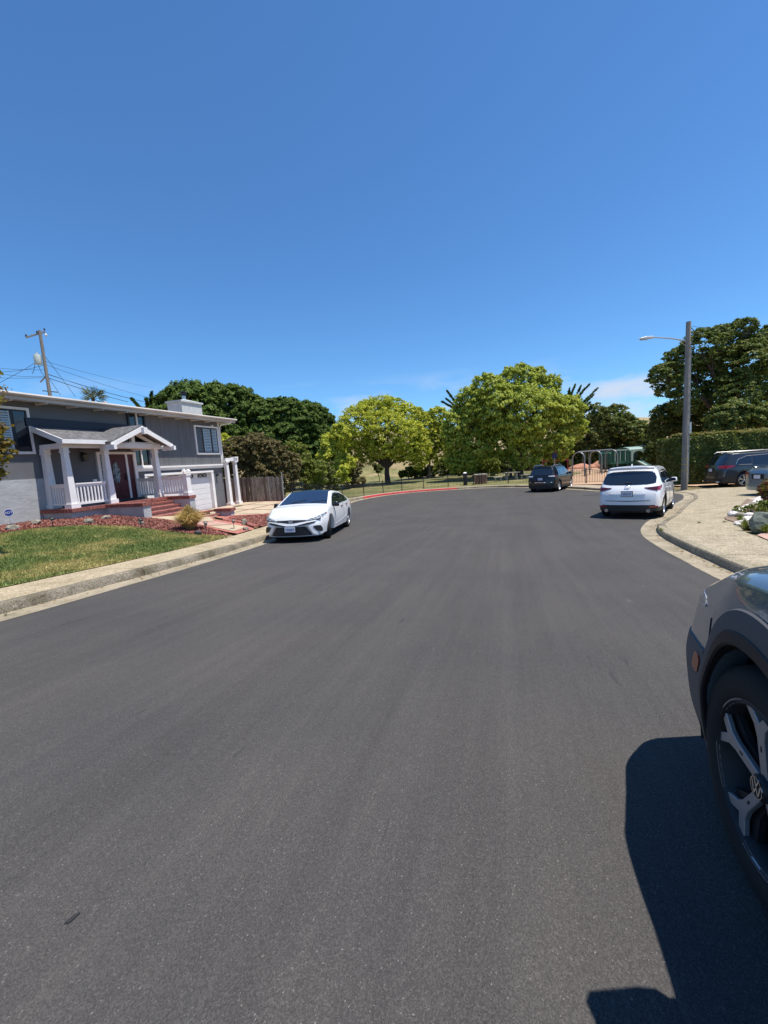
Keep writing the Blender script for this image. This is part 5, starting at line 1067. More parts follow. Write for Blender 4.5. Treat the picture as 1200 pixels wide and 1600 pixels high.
# black roof and screens
def top_patch(c, name, m, x0, x1, b0, b1, off=.006, parent=None, nb=12, na=12):
    """b0, b1: half widths (fraction) at x0 and x1"""
    rows = []
    for i in range(na + 1):
        t_ = i / na; x = x0 + (x1 - x0) * t_; w_ = b0 + (b1 - b0) * t_; rows.append([c.topp(x, w_ * (2 * j / nb - 1), off) for j in range(nb + 1)])
    mb = MB(); mb.grid(rows); mb.grid([[r[0], r[0] - Vector((0, 0, off + .01))] for r in rows]); mb.grid([[r[-1], r[-1] - Vector((0, 0, off + .01))] for r in rows]); mb.grid([rows[0], [p - Vector((0, 0, off + .01)) for p in rows[0]]]); mb.grid([rows[-1], [p - Vector((0, 0, off + .01)) for p in rows[-1]]])
    return mb.build(name, m, parent or c.root, smooth_=True, angle=40)
ws = top_patch(c, 'windscreen', M_CGLB, .40, 1.22, .86, .88, .008)
top_patch(c, 'roof_panel', P_BLACK, -.72, .39, .86, .88, .009); top_patch(c, 'rear_window', M_CGL, -1.52, -.74, .80, .84, .008)
for b in (-.45, .30): 
    p = c.topp(1.12, b, .02); MB().tube([c.topp(1.16, b, .018), c.topp(1.02, b + .52, .02)], .008, 5).build('wiper', M_PLAS, ws)
for sg in (-1, 1):
    c.patch('side_window', M_CGL, c.S_(sg), [(-1.42, 1.01, 1.03), (-1.1, .995, 1.19), (-.62, .985, 1.285), (-.5, .985, 1.295)], n=5, off=.008)
    c.patch('side_window', M_CGL, c.S_(sg), [(-.42, .985, 1.30), (-.1, .975, 1.325), (.30, .96, 1.305), (.62, .95, 1.20), (1.02, .935, .97)], n=5, off=.008)
    c.patch('pillar_trim', M_PLAS, c.S_(sg), [(-.5, .985, 1.295), (-.42, .985, 1.30)], n=4, off=.007)
    c.seam([(1.0, .93), (1.02, .5), (.95, .27)], sg, r=.003); c.seam([(-.44, .97), (-.46, .6), (-.44, .27)], sg, r=.003); c.seam([(-1.25, .96), (-1.2, .72)], sg, r=.003)
    c.handle(-.22, .86, sg, M_PLAS); c.handle(-1.0, .88, sg, M_PLAS); c.mirror(.86, .93, sg, P_BLACK)
    c.seam([(-.9, .50), (-.2, .42), (.75, .35)], sg, M_WALL if False else P_WHITE, .006, 'door_crease')
    # slim swept headlamp: front and flank pieces
    hl = c.patch('headlight', M_HEAD, lambda y, z, off, sg=sg: c.front(sg * y, z, off), [(.42, .60, .635), (.56, .61, .69), (.70, .63, .735), (.80, .655, .76)], n=4, off=.010); c.patch('headlight_inner', M_PLAS, lambda y, z, off, sg=sg: c.front(sg * y, z, off), [(.34, .565, .605), (.50, .585, .63), (.80, .635, .665)], hl, n=3, off=.016)
    c.patch('headlight_flank', M_HEAD, c.S_(sg), [(2.00, .775, .785), (2.12, .755, .80), (2.24, .725, .79), (2.37, .68, .77)], n=4, off=.010); c.patch('marker_lens', M_TAIL, c.S_(sg), [(1.97, .780, .785), (2.05, .768, .797), (2.12, .757, .80)], n=3, off=.013)
    c.patch('corner_vent', M_PLAS, lambda y, z, off, sg=sg: c.front(sg * y, z, off), [(.62, .43, .46), (.70, .33, .475), (.80, .29, .465), (.84, .30, .38)], n=4, off=.008)
    c.patch('tail_light', M_TAIL, lambda y, z, off, sg=sg: c.rear(sg * y, z, off), [(.38, .78, .86), (.82, .74, .90)], n=3, off=.01)
Fm = c.F_()
gr = c.patch('upper_grille', M_PLAS, Fm, [(-.62, .635, .65), (-.42, .61, .645), (-.16, .575, .65), (0, .555, .655), (.16, .575, .65), (.42, .61, .645), (.62, .635, .65)], n=5, off=.010)
for sg in (-1, 1): c.patch('side_grille', M_PLAS, lambda y, z, off, sg=sg: c.front(sg * y, z, off), [(.16, .475, .49), (.30, .49, .535), (.50, .515, .575), (.66, .55, .585)], n=3, off=.010)
c.patch('grille_moustache', P_WHITE, Fm, [(-.70, .60, .63), (-.45, .565, .605), (-.2, .51, .57), (-.1, .49, .55), (.1, .49, .55), (.2, .51, .57), (.45, .565, .605), (.70, .60, .63)], n=4, off=.022)
c.patch('lower_grille', M_PLAS, Fm, [(-.58, .215, .235), (-.44, .21, .46), (-.3, .21, .47), (0, .21, .455), (.3, .21, .47), (.44, .21, .46), (.58, .215, .235)], n=6, off=.009)
for sg in (-1, 1): c.patch('grille_frame', M_RIMG, lambda y, z, off, sg=sg: c.front(sg * y, z, off), [(.36, .475, .50), (.44, .45, .505), (.50, .36, .46), (.60, .22, .27), (.66, .205, .23)], n=3, off=.020)
c.patch('front_lip', M_PLAS, Fm, [(-.84, .175, .19), (-.5, .17, .19), (.5, .17, .19), (.84, .175, .19)], n=3, off=.035)
MB().lathe([(.0, 0), (.062, 0), (.062, .012), (0, .012)], 18, 'X', c=c.front(0, .605, .012)).build('emblem', M_RIMG, gr).scale = (1, 1, 1)
c.plate(lambda y, z, off: c.front(y, z, off), -.02, .40, '7ZNS874', rear=False)
MB().box(-.02, .02, -.13, .13, -.03, .03).build('rear_view_mirror', M_PLAS, t).location = c.topp(.42, 0, -.10)
# ---------------------------------------------------------- white crossover seen from behind
def suv(t, L_, W_, H_, wb, xf, R, m, lower, rr_=None, kf=.32, belt0=1.02, roofx=(-1.75, -.3, .35), rim='ten', rimm=None, cowl=1.25, noseh=.80, lowz=.42, tum=.19, fr=None, dlo=None, wtyre=.235, **kw):
    b = L_ / 2; top = [(-b, H_ - .02), (-b + .25, H_ - .005), (roofx[1], H_), (roofx[2], H_ - .03), (cowl, belt0 + .06), (cowl + .45, belt0 + .01), (b - .3, noseh + .1), (b - .05, noseh - .03), (b, noseh - .12)]
    def split(p):
        z = p.z; low = lowz
        for ax in (xf, xf - wb):
            r = math.hypot(p.x - ax, z - R); 
            if r < R + .13 and abs(p.y) > W_ * .38: return True
        return z < low - (.10 if abs(p.x) < b - .7 and abs(p.y) > W_ * .3 else 0)
    c = Car(t, L_, W_, H_, wb, xf, R, top, [(-b, belt0 + .06), (-b + .8, belt0 + .03), (cowl, belt0 - .04), (b, noseh)], m, sill=.27, tum=tum, lower_m=lower, split=split if lower else None,
            ff=[(0, -.1), (.3, 0), (.55, 0), (.8, -.11), (1.0, -.28)], fr=fr or [(0, -.10), (.25, -.02), (.5, 0), (.85, -.02), (1.0, -.08), (1.05, -.11), (1.6, -.46)], kf=kf, kr=.22, fbot=.26, arch=.07, **kw)
    c.shell(); c.wheels(rim, rimm=rimm, wtyre=wtyre, rr_=rr_); return c
def suv_glass(c, z0, z1, xw, rearp, side, b0=.86, b1=.88, cowl=1.22, roof0=.38):
    ws = top_patch(c, 'windscreen', M_CGL, roof0, cowl, b0, b1, .008)
    rw = c.patch('rear_window', M_CGL, c.Re(), rearp, n=6, off=.010)
    for sg in (-1, 1):
        for p in side: c.patch('side_window', M_CGL, c.S_(sg), p, n=5, off=.008)
    return rw
t = place('suv_car', 'white crossover seen from behind parked against the pavement near the utility pole', 9.2, 14.62, R_(49.5))
c = suv(t, 4.55, 1.84, 1.68, 2.70, 1.40, .35, P_WHITE, M_PLAS, lowz=.40, tum=.25, fr=[(0, -.10), (.25, -.02), (.5, 0), (.8, -.02), (.92, -.08), (1.0, -.13), (1.6, -.64)])
rw = suv_glass(c, 1, 1.5, 0, [(-.74, 1.14, 1.30), (-.68, 1.11, 1.44), (-.5, 1.09, 1.50), (0, 1.08, 1.52), (.5, 1.09, 1.50), (.68, 1.11, 1.44), (.74, 1.14, 1.30)],
    [[(-1.75, 1.16, 1.20), (-1.5, 1.11, 1.38), (-1.15, 1.09, 1.47), (-1.05, 1.09, 1.48)], [(-1.0, 1.09, 1.48), (-.4, 1.075, 1.52), (-.12, 1.07, 1.525)], [(-.04, 1.07, 1.525), (.35, 1.055, 1.48), (.7, 1.045, 1.33), (1.12, 1.03, 1.08)]])
MB().tube([c.rear(.35, 1.12, .02), c.rear(-.12, 1.16, .025)], .012, 5).build('rear_wiper', M_PLAS, rw)
c.patch('roof_spoiler', P_WHITE, lambda y, z, off: c.rear(y, z, off) + Vector((-.10 * (z - 1.50) / .08, 0, .02)), [(-.66, 1.52, 1.585), (-.4, 1.54, 1.61), (.4, 1.54, 1.61), (.66, 1.52, 1.585)], n=4, off=.02)
for sg in (-1, 1):
    tl = c.patch('tail_light', M_TAILD, lambda y, z, off, sg=sg: c.rear(sg * y, z, off), [(.46, .985, 1.0), (.62, .93, 1.01), (.80, .89, 1.03)], n=4, off=.012); c.patch('tail_light_flank', M_TAIL, c.S_(sg), [(-2.24, .90, 1.03), (-2.12, .93, 1.045), (-1.98, .99, 1.06)], n=4, off=.012)
    c.patch('reflector', M_TAIL, lambda y, z, off, sg=sg: c.rear(sg * y, z, off), [(.60, .375, .42), (.82, .38, .43)], n=3, off=.012)
    c.seam([(1.0, 1.0), (1.02, .6), (.85, .32)], sg, r=.004); c.seam([(-.08, 1.06), (-.1, .32)], sg, r=.004); c.seam([(-1.02, 1.06), (-1.05, .85), (-.92, .68)], sg, r=.004); c.handle(.08, .90, sg, P_WHITE); c.handle(-.82, .93, sg, P_WHITE); c.mirror(.85, 1.06, sg, P_WHITE)
    MB().lathe([(.05, -.10), (.05, .04), (.038, .04), (.038, -.10)], 16, 'X', c=c.rear(sg * .58, .285, .02)).build('exhaust_pipe', M_CHROME, t, smooth_=True)
    c.seam([(-1.9, .62), (-1.4, .80)], sg, P_WHITE, .004, 'body_crease')
em = MB(); ctr = c.rear(0, 1.0, .015); ring = []
for k in range(25): a = k * 2 * math.pi / 24; ring.append(ctr + Vector((0, .078 * math.cos(a), .062 * math.sin(a))))
em.tube(ring, .007, 6).tube([ctr + Vector((0, .06, .03)), ctr + Vector((-.004, .03, .01)), ctr + Vector((0, 0, -.02)), ctr + Vector((-.004, -.03, .01)), ctr + Vector((0, -.06, .03))], .007, 6); em.build('emblem', M_CHROME, t, smooth_=True)
c.patch('tailgate_recess', mat('white_paint_shaded', (0.70, 0.71, 0.72), .35, coat=1), c.Re(), [(-.5, .80, .82), (-.38, .70, .90), (0, .69, .915), (.38, .70, .90), (.5, .80, .82)], n=6, off=.008)  # shade of the plate recess painted as a greyer white on a raised patch
c.patch('bumper_step', M_PLAS, c.Re(), [(-.62, .585, .60), (0, .565, .59), (.62, .585, .60)], n=2, off=.012); c.plate(c.Re(), .0, .81, '8BEJ538')
text_obj('CX-5', .075, M_CHROME, t, Matrix.Translation(c.rear(.56, .84, .02)) @ Matrix(((0, 0, -1, 0), (-1, 0, 0, 0), (0, 1, 0, 0), (0, 0, 0, 1))), 'badge', .003)
MB().taper(-1.35, 0, 1.69, 1.75, .07, .018, .02, .006).build('shark_fin_aerial', P_WHITE, t)
# ---------------------------------------------------------- black SUV in the distance
t = place('suv_car', 'black SUV seen from behind parked in front of the picnic tables and playground', 11.72, 28.3, R_(50))
c = suv(t, 4.62, 1.87, 1.68, 2.70, 1.38, .355, P_BLACK, M_PLAS, lowz=.50, tum=.24, fr=[(0, -.10), (.25, -.02), (.5, 0), (.8, -.02), (.98, -.06), (1.05, -.12), (1.6, -.52)])
rw = suv_glass(c, 1, 1.5, 0, [(-.70, 1.14, 1.30), (-.62, 1.12, 1.46), (0, 1.10, 1.52), (.62, 1.12, 1.46), (.70, 1.14, 1.30)], [[(-1.75, 1.15, 1.25), (-1.45, 1.11, 1.45), (-1.05, 1.09, 1.50)], [(-1.0, 1.09, 1.50), (-.12, 1.07, 1.52)], [(-.04, 1.07, 1.52), (.35, 1.055, 1.48), (.7, 1.045, 1.33), (1.12, 1.03, 1.08)]])
for sg in (-1, 1):
    c.patch('tail_light', M_HEAD, lambda y, z, off, sg=sg: c.rear(sg * y, z, off), [(.50, 1.0, 1.07), (.84, .99, 1.07)], n=3, off=.012); c.patch('tail_light_flank', M_TAIL, c.S_(sg), [(-2.24, .99, 1.07), (-2.05, 1.03, 1.08)], n=3, off=.012)
    c.mirror(.85, 1.06, sg, P_BLACK); c.handle(.08, .92, sg, P_BLACK); c.handle(-.82, .94, sg, P_BLACK); c.seam([(-.08, 1.06), (-.1, .32)], sg, M_RIMG, .003); c.seam([(1.0, 1.0), (.9, .35)], sg, M_RIMG, .003)
    MB().tube([(-1.7, sg * .62, 1.66), (-1.5, sg * .62, 1.72), (.1, sg * .61, 1.725), (.3, sg * .61, 1.66)], .018, 6).build('roof_rail', M_CHROME, t, smooth_=True)
c.patch('chrome_strip', M_CHROME, c.Re(), [(-.72, .62, .66), (.72, .62, .66)], n=2, off=.012); c.plate(c.Re(), .0, .86, ''); 
# ---------------------------------------------------------- dark grey SUV by the hedge
t = place('suv_car', 'dark grey SUV parked side-on in the driveway before the tall hedge', 20.0, 21.35, R_(-11), .13)
c = suv(t, 5.0, 1.93, 1.78, 2.89, 1.44, .375, P_GREY, M_PLAS, belt0=1.10, lowz=.50, cowl=1.35, noseh=.9, fr=[(0, -.10), (.25, -.02), (.5, 0), (.95, -.02), (1.1, -.10), (1.7, -.42)])
rw = suv_glass(c, 1, 1.5, 0, [(-.74, 1.22, 1.40), (-.66, 1.20, 1.56), (0, 1.18, 1.60), (.66, 1.20, 1.56), (.74, 1.22, 1.40)], [[(-1.95, 1.20, 1.26), (-1.75, 1.18, 1.46), (-1.35, 1.17, 1.56), (-1.15, 1.17, 1.58)], [(-1.05, 1.16, 1.585), (-.2, 1.14, 1.61), (-.1, 1.14, 1.61)], [(-.02, 1.14, 1.61), (.4, 1.12, 1.56), (.8, 1.11, 1.38), (1.2, 1.10, 1.16)]], roof0=.42, cowl=1.3)
for sg in (-1, 1):
    c.patch('tail_light', M_TAIL, lambda y, z, off, sg=sg: c.rear(sg * y, z, off), [(.42, 1.06, 1.09), (.6, 1.0, 1.14), (.86, .98, 1.15)], n=3, off=.014); c.patch('tail_light_flank', M_TAIL, c.S_(sg), [(-2.48, .98, 1.15), (-2.3, 1.0, 1.15), (-2.05, 1.08, 1.12)], n=4, off=.014)
    c.mirror(.95, 1.12, sg, P_GREY); c.handle(.05, .98, sg, M_CHROME); c.handle(-.95, 1.0, sg, M_CHROME); c.seam([(-.08, 1.12), (-.1, .32)], sg); c.seam([(-1.1, 1.12), (-1.15, .9), (-.98, .7)], sg)
    MB().tube([(-2.0, sg * .66, 1.74), (-1.85, sg * .66, 1.82), (.3, sg * .65, 1.83), (.5, sg * .65, 1.75)], .014, 6).build('roof_rail', M_RIMG, t, smooth_=True)
    MB().tube([c.side(x_, z_, sg, .012) for x_, z_ in ((-1.15, 1.15), (-1.75, 1.16), (-2.0, 1.18), (-1.86, 1.42), (-1.35, 1.58), (-.2, 1.625))], .009, 5).build('window_trim', M_CHROME, t)
    MB().lathe([(.04, -.1), (.04, .05), (.03, .05), (.03, -.1)], 12, 'X', c=c.rear(sg * .6, .30, .02)).build('exhaust_pipe', M_CHROME, t)
c.plate(c.Re(), 0, .90, '')
# ---------------------------------------------------------- silver-blue saloon at the right edge
t = place('sedan_car', 'silver-blue saloon cut by the right edge of the photo behind the garden shrub', 17.55, 16.4, R_(-2), .16)
c = Car(t, 4.75, 1.80, 1.45, 2.7, 1.40, .32, [(-2.375, 1.02), (-2.15, 1.10), (-1.45, 1.14), (-.7, 1.40), (0.0, 1.45), (.35, 1.43), (1.25, 1.03), (1.7, .97), (2.1, .86), (2.375, .65)], [(-2.4, .95), (-1.0, .97), (1.2, .92), (2.4, .80)], P_SILV, sill=.24, tum=.22, fr=[(0, -.08), (.35, 0), (.9, 0), (1.1, -.1)], kf=.34, kr=.25)
c.shell(); c.wheels('ten'); top_patch(c, 'rear_window', M_CGL, -1.42, -.74, .80, .84, .008); top_patch(c, 'windscreen', M_CGL, .40, 1.22, .86, .88, .008)
for sg in (-1, 1):
    c.patch('side_window', M_CGL, c.S_(sg), [(-1.35, 1.01, 1.04), (-1.0, .995, 1.24), (-.5, .985, 1.31)], n=4, off=.008); c.patch('side_window', M_CGL, c.S_(sg), [(-.42, .985, 1.31), (.30, .96, 1.31), (.62, .95, 1.20), (1.02, .935, .97)], n=4, off=.008)
    c.patch('tail_light', M_TAIL, lambda y, z, off, sg=sg: c.rear(sg * y, z, off), [(.50, .80, .94), (.84, .78, .97)], n=3, off=.01); c.mirror(.86, .95, sg, P_SILV); c.handle(-.22, .88, sg, P_SILV)
c.patch('plate_recess', M_PLAS, c.Re(), [(-.28, .66, .86), (.28, .66, .86)], n=3, off=.004); c.plate(c.Re(), 0, .76, '')
# ---------------------------------------------------------- near blue-grey SUV, front left corner in view
NAL, NLAT = 1.41, .695     # centre of its left front wheel (outer face)
NH = SROT - R_(0.5)
f_ = Vector((math.cos(NH), math.sin(NH))); l_ = Vector((-math.sin(NH), math.cos(NH)))
xf_ = 1.33; W_ = 1.86; wc = S(NAL, NLAT); ctr = Vector((wc.x, wc.y)) - f_ * xf_ - l_ * (W_ / 2 - .03)
t = place('suv_car', 'blue-grey SUV with dark wheel-arch cladding cut by the right edge in the foreground', ctr.x, ctr.y, NH, .012)
def near_prof(x, z, zb):
    if z <= .52: p = 1 - .045 * max(0, (.52 - z) / .3) ** 1.5
    elif z <= .80: p = 1.0 - .012 * ((z - .52) / .28)
    elif z <= zb: p = .988 - .045 * ((z - .80) / max(.05, zb - .80)) ** 1.6
    else: p = .943 - .20 * (z - zb) / (1.66 - zb)
    return p
c = suv(t, 4.62, W_, 1.66, 2.68, xf_, .365, P_BLUE, None, belt0=1.06, lowz=.50, cowl=.86, noseh=.92, rim='near', rimm=M_RIMG, prof=near_prof, nx=260, roofx=(-1.75, -.4, .10), wtyre=.235, rr_=.258, kf=.26)
rw = suv_glass(c, 1, 1.5, 0, [(-.74, 1.14, 1.30), (-.66, 1.12, 1.46), (0, 1.10, 1.50), (.66, 1.12, 1.46), (.74, 1.14, 1.30)], [[(-1.75, 1.16, 1.22), (-1.4, 1.13, 1.42), (-1.05, 1.12, 1.47)], [(-1.0, 1.12, 1.47), (-.12, 1.10, 1.51)], [(-.04, 1.10, 1.51), (.1, 1.09, 1.48), (.45, 1.08, 1.30), (.74, 1.07, 1.12)]], roof0=.20, cowl=.80)
for sg in (-1, 1):
    # arch lip: satin black band just inside the grey cladding, proud of it
    for ax, nm in ((c.xf, 'arch_lip'), (c.xr, 'arch_lip')):
        rows = []
        for k in range(49):
            a = math.pi * (k / 48) * 1.10 - .05 * math.pi; row = []
            for q, (dr, of) in enumerate(((.066, -.06), (.066, .006), (.074, .014), (.112, .014), (.118, .004))):
                r_ = c.R + dr; x_ = ax + r_ * math.cos(a); z_ = c.R + r_ * math.sin(a); row.append(c.side(x_, max(z_, .2), sg, of))
            rows.append(row)
        MB().grid(rows).build(nm, M_PLAS, t, smooth_=True, angle=30)
        rows = [[Vector((ax + r_ * math.cos(a_), sg * (.88 - q_), c.R + r_ * math.sin(a_))) for r_, q_ in ((c.R + .062, 0), (c.R + .062, .34), (.1, .345))] for a_ in [math.pi * (k / 30) * 1.16 - .08 * math.pi for k in range(31)]]
        MB().grid(rows).build('wheel_housing', M_PLAS, t)
    def arch_z(x_, ax): q_ = (c.R + .185) ** 2 - (x_ - ax) ** 2; return c.R + math.sqrt(q_) if q_ > 0 else 0
    for ax in (c.xf, c.xr):
        rows = []
        for k in range(57):
            a = math.pi * (k / 56) * 1.16 - .08 * math.pi; row = []
            for dr, of in ((.112, .004), (.116, .010), (.150, .012), (.182, .010), (.187, .002)):
                r_ = c.R + dr; x_ = ax + r_ * math.cos(a); row.append(c.side(x_, max(c.R + r_ * math.sin(a), .24), sg, of))
            rows.append(row)
        MB().grid(rows).build('arch_cladding', M_CLAD, t, smooth_=True, angle=30)
    xs_ = [c.xf + .30 + (c.L_ / 2 - .01 - c.xf - .30) * k / 14 for k in range(15)]; cl = [(x_, max(.27, arch_z(x_, c.xf) - .01), .66 - .10 * max(0, (x_ - c.xf - .45))) for x_ in xs_]
    c.patch('bumper_cladding', M_CLAD, c.S_(sg), [q_ for q_ in cl if q_[1] < q_[2]], n=8, off=.008)
    xs_ = [c.xr - .30 - (c.xr + c.L_ / 2 - .31) * k / 14 for k in range(15)]; cl = [(x_, max(.27, arch_z(x_, c.xr) - .01), .66) for x_ in reversed(xs_)]
    c.patch('bumper_cladding', M_CLAD, c.S_(sg), [q_ for q_ in cl if q_[1] < q_[2]], n=6, off=.008)
    c.patch('sill_cladding', M_CLAD, c.S_(sg), [(c.xr + c.R + .1, .28, .44), (0, .28, .43), (c.xf - c.R - .1, .28, .44)], n=4, off=.008)
    c.patch('marker_lens', M_AMBER, c.S_(sg), [(c.xf + .52, .555, .60), (c.xf + .56, .54, .615), (c.xf + .64, .535, .61), (c.xf + .66, .545, .59)], n=4, off=.014)
    c.patch('headlight', M_HEAD, c.S_(sg), [(c.xf + .70, .80, .81), (c.xf + .78, .785, .83), (c.xf + .88, .775, .835)], n=4, off=.002); c.patch('headlight', M_HEAD, lambda y, z, off, sg=sg: c.front(sg * y, z, off), [(.45, .76, .80), (.70, .74, .83)], n=4, off=.003)
    c.seam([(c.xf + .47, .80), (c.xf + .44, .70), (c.xf + .43, .52)], sg, M_PLAS, .0025, 'bumper_gap'); c.seam([(.86, 1.02), (.88, .6), (.80, .33)], sg); c.seam([(-.08, 1.1), (-.1, .33)], sg); c.handle(.05, .95, sg, P_BLUE); c.mirror(.86, 1.03, sg, P_BLUE, .20)
    # hood cut line along the wing
    pts = [c.topp(x_, sg * (.80 - .10 * ((x_ - .8) / 1.3)), .0015) for x_ in np.linspace(.82, 2.14, 24)]; MB().tube(pts, .0045, 5).build('bonnet_gap', M_PLAS, t)
    MB().tube([(-1.7, sg * .66, 1.62), (-1.5, sg * .66, 1.69), (.1, sg * .65, 1.69), (.3, sg * .65, 1.62)], .018, 6).build('roof_rail', M_RIMG, t, smooth_=True); c.patch('tail_light', M_TAIL, lambda y, z, off, sg=sg: c.rear(sg * y, z, off), [(.5, .90, 1.0), (.84, .88, 1.02)], n=3, off=.012)
c.patch('bumper_cladding', M_CLAD, c.F_(), [(-.72, .28, .52), (0, .27, .50), (.72, .28, .52)], n=5, off=.008)
c.patch('grille', M_PLAS, c.F_(), [(-.55, .62, .80), (0, .60, .82), (.55, .62, .80)], n=3, off=.008)
# ============================================================ FENCES, POLES, PLAYGROUND, SMALL THINGS
def curve3(p, q, sag, n=14):
    p = Vector(p); q = Vector(q); return [p.lerp(q, k / n) - Vector((0, 0, sag * 4 * (k / n) * (1 - k / n))) for k in range(n + 1)]
# --- weathered board fence at the end of the driveway
M_OLDW = mat('weathered_board', (0.17, 0.135, 0.105), 0.95, var=0.45, scale=5, bump=0.8, bscale=20, stretch=(3, 3, 0.35), dist=.004, col2=(0.30, 0.26, 0.22)); M_OLDW2 = mat('weathered_board_dark', (0.10, 0.078, 0.06), 0.95, var=0.5, scale=6, bump=0.8, bscale=20, stretch=(3, 3, 0.35), dist=.004)
fp0 = Vector((-11.6, 27.0)); fp1 = Vector((-6.25, 26.15)); fd = (fp1 - fp0).normalized(); fl_ = (fp1 - fp0).length; fz = -.86
wf = thing('board_fence', 'weathered wooden board fence with a galvanised end post closing off the driveway', 'fence', (fp0.x, fp0.y, fz), math.atan2(fd.y, fd.x))
x = 0.0; rnd = random.Random(5); k = 0
while x < fl_ - .1:
    w_ = rnd.uniform(.13, .16); h_ = 1.80 + rnd.uniform(-.03, .03) - .02 * x; yy = .012 * (k % 2) + rnd.uniform(-.006, .006); mb = MB(); a = x + .006; b = x + w_ - .006
    mb.extr([(a, yy, 0), (b, yy, 0), (b, yy, h_ - .03), (b - .02, yy, h_), (a + .02, yy, h_), (a, yy, h_ - .03)], (0, .02, 0)); mb.build('plank', M_OLDW if rnd.random() < .7 else M_OLDW2, wf); x += w_; k += 1
for z_ in (.35, 1.55): MB().box(0, fl_, .04, .09, z_, z_ + .09).build('rail', M_OLDW2, wf)
MB().box(-.1, fl_ + .1, -.05, .12, -.35, -.01).build('kick_board', M_OLDW2, wf); MB().tube([(fl_ - .05, -.08, -.3), (fl_ - .05, -.08, 1.95)], .03, 10).build('post', M_STEEL, wf, smooth_=True); MB().tube([(fl_ - .98, -.06, -.3), (fl_ - .98, -.06, 1.72)], .02, 8).build('post', M_STEEL, wf, smooth_=True)
mb = MB()
for k in range(40):     # chain-link panel
    a = fl_ - 1.9 + k * .09
    for s in (1, -1):
        p = Vector((a, -.07, 0)); L_ = 1.6; q = p + Vector((s * L_ * .62, 0, L_)); lo_, hi_ = fl_ - .97, fl_ - .07
        t0, t1 = 0.0, 1.0; dx = q.x - p.x
        for lim, sgn in ((lo_, 1), (hi_, -1)):
            tt = (lim - p.x) / dx
            if (dx > 0) == (sgn > 0): t0 = max(t0, tt)
            else: t1 = min(t1, tt)
        if t1 > t0 + .02: mb.tube([p.lerp(q, t0), p.lerp(q, t1)], .0035, 3, cap=False)
mb.build('chain_link', M_STEEL, wf, kind='stuff')
# --- black iron fence round the park
M_IRON = mat('black_iron', (0.016, 0.015, 0.015), 0.5)
def iron_fence(path, label, h=1.05):
    P = catmull([(x_, y_) for x_, y_ in path], .13); z0 = hw(P[0].x, P[0].y); t = thing('iron_fence', label, 'fence', (P[0].x, P[0].y, z0), 0, 'black iron fences of the park'); o = Vector((P[0].x, P[0].y, z0))
    Z = [hw(p.x, p.y) for p in P]; G3 = [Vector((p.x, p.y, z_)) - o for p, z_ in zip(P, Z)]; me = None
    for i, q in enumerate(G3):
        if i % 18 == 0 or i == len(G3) - 1:
            MB().box(-.035, .035, -.035, .035, 0, h + .08).box(-.045, .045, -.045, .045, h + .08, h + .10).build('post', M_IRON, t).location = q
        else:
            if me is None: me = MB().box(-.010, .010, -.010, .010, .10, h).build('picket', M_IRON, t); me.location = q
            else: c_ = me.copy(); COL.objects.link(c_); c_.location = q
    for z_ in (.12, h - .12, h): MB().tube([q + Vector((0, 0, z_)) for q in G3], .016, 4).build('rail', M_IRON, t)
iron_fence([(-6.0, 27.3), (-4.2, 29.6), (-2.0, 32.2), (.6, 35.3), (2.6, 36.9), (5.6, 37.9), (9.0, 38.0)], 'black iron picket fence curving behind the red kerb')
iron_fence([(9.2, 37.98), (11.3, 37.1), (13.2, 35.0), (14.6, 32.8), (16.0, 30.4), (17.2, 28.2), (18.2, 26.4)], 'black iron picket fence in front of the playground and picnic tables')
def ground_thing(x, y): return (x, y, hw(x, y))
# litter bin, bollard
M_TERR = mat('terracotta_bin', (0.42, 0.22, 0.15), .85, var=.15, scale=8, bump=.4, bscale=30); M_CONC = mat('pale_concrete', (0.46, 0.42, 0.34), .85, var=.12, scale=4); M_WOODD = mat('dark_timber', (0.05, 0.042, 0.036), .8, var=.3)
lb = thing('litter_bin', 'terracotta-coloured litter bin with a pale lid by the iron fence', 'bin', ground_thing(9.35, 38.9)); MB().taper(0, 0, 0, .82, .46, .46, .50, .50).build('bin_body', M_TERR, lb)
for k in range(7): MB().box(-.47 + k * .14, -.36 + k * .14, -.52, -.485, .05, .80).build('slat', M_TERR, lb)
MB().box(-.58, .58, -.58, .58, .84, .93).build('lid', M_CONC, lb)
bo = thing('post', 'dark square gate post with a white cap beside the litter bin', 'post', ground_thing(7.75, 38.2)); MB().box(-.16, .16, -.16, .16, 0, 1.15).build('shaft', M_WOODD, bo); MB().taper(0, 0, 1.15, 1.24, .17, .17, .05, .05).build('cap', M_TRIM, bo)
# picnic table with two benches; a second dark table behind
def slab_table(name, label, cat, x, y, w_, d, h, m, leg=.16, grp=None):
    t = thing(name, label, cat, ground_thing(x, y), .1, grp); MB().box(-w_ / 2, w_ / 2, -d / 2, d / 2, h - .09, h).build('seat' if cat == 'bench' else 'table_top', m, t, bevel=.015)
    for s in (-1, 1): MB().box(s * w_ * .32 - leg / 2, s * w_ * .32 + leg / 2, -d * .3, d * .3, 0, h - .09).build('leg', m, t)
slab_table('picnic_table', 'pale concrete picnic table behind the iron fence left of the black car', 'picnic table', 13.1, 41.5, 1.5, .8, .82, M_CONC)
slab_table('bench', 'pale concrete bench on the left side of the picnic table', 'bench', 11.6, 41.0, .85, .4, .46, M_CONC, .1, 'concrete benches'); slab_table('bench', 'pale concrete bench on the right side of the picnic table', 'bench', 14.35, 41.4, .8, .4, .5, M_CONC, .1, 'concrete benches')
slab_table('picnic_table', 'dark timber picnic table in the shade behind the concrete one', 'picnic table', 15.2, 46.5, 1.9, .8, 1.0, M_WOODD)
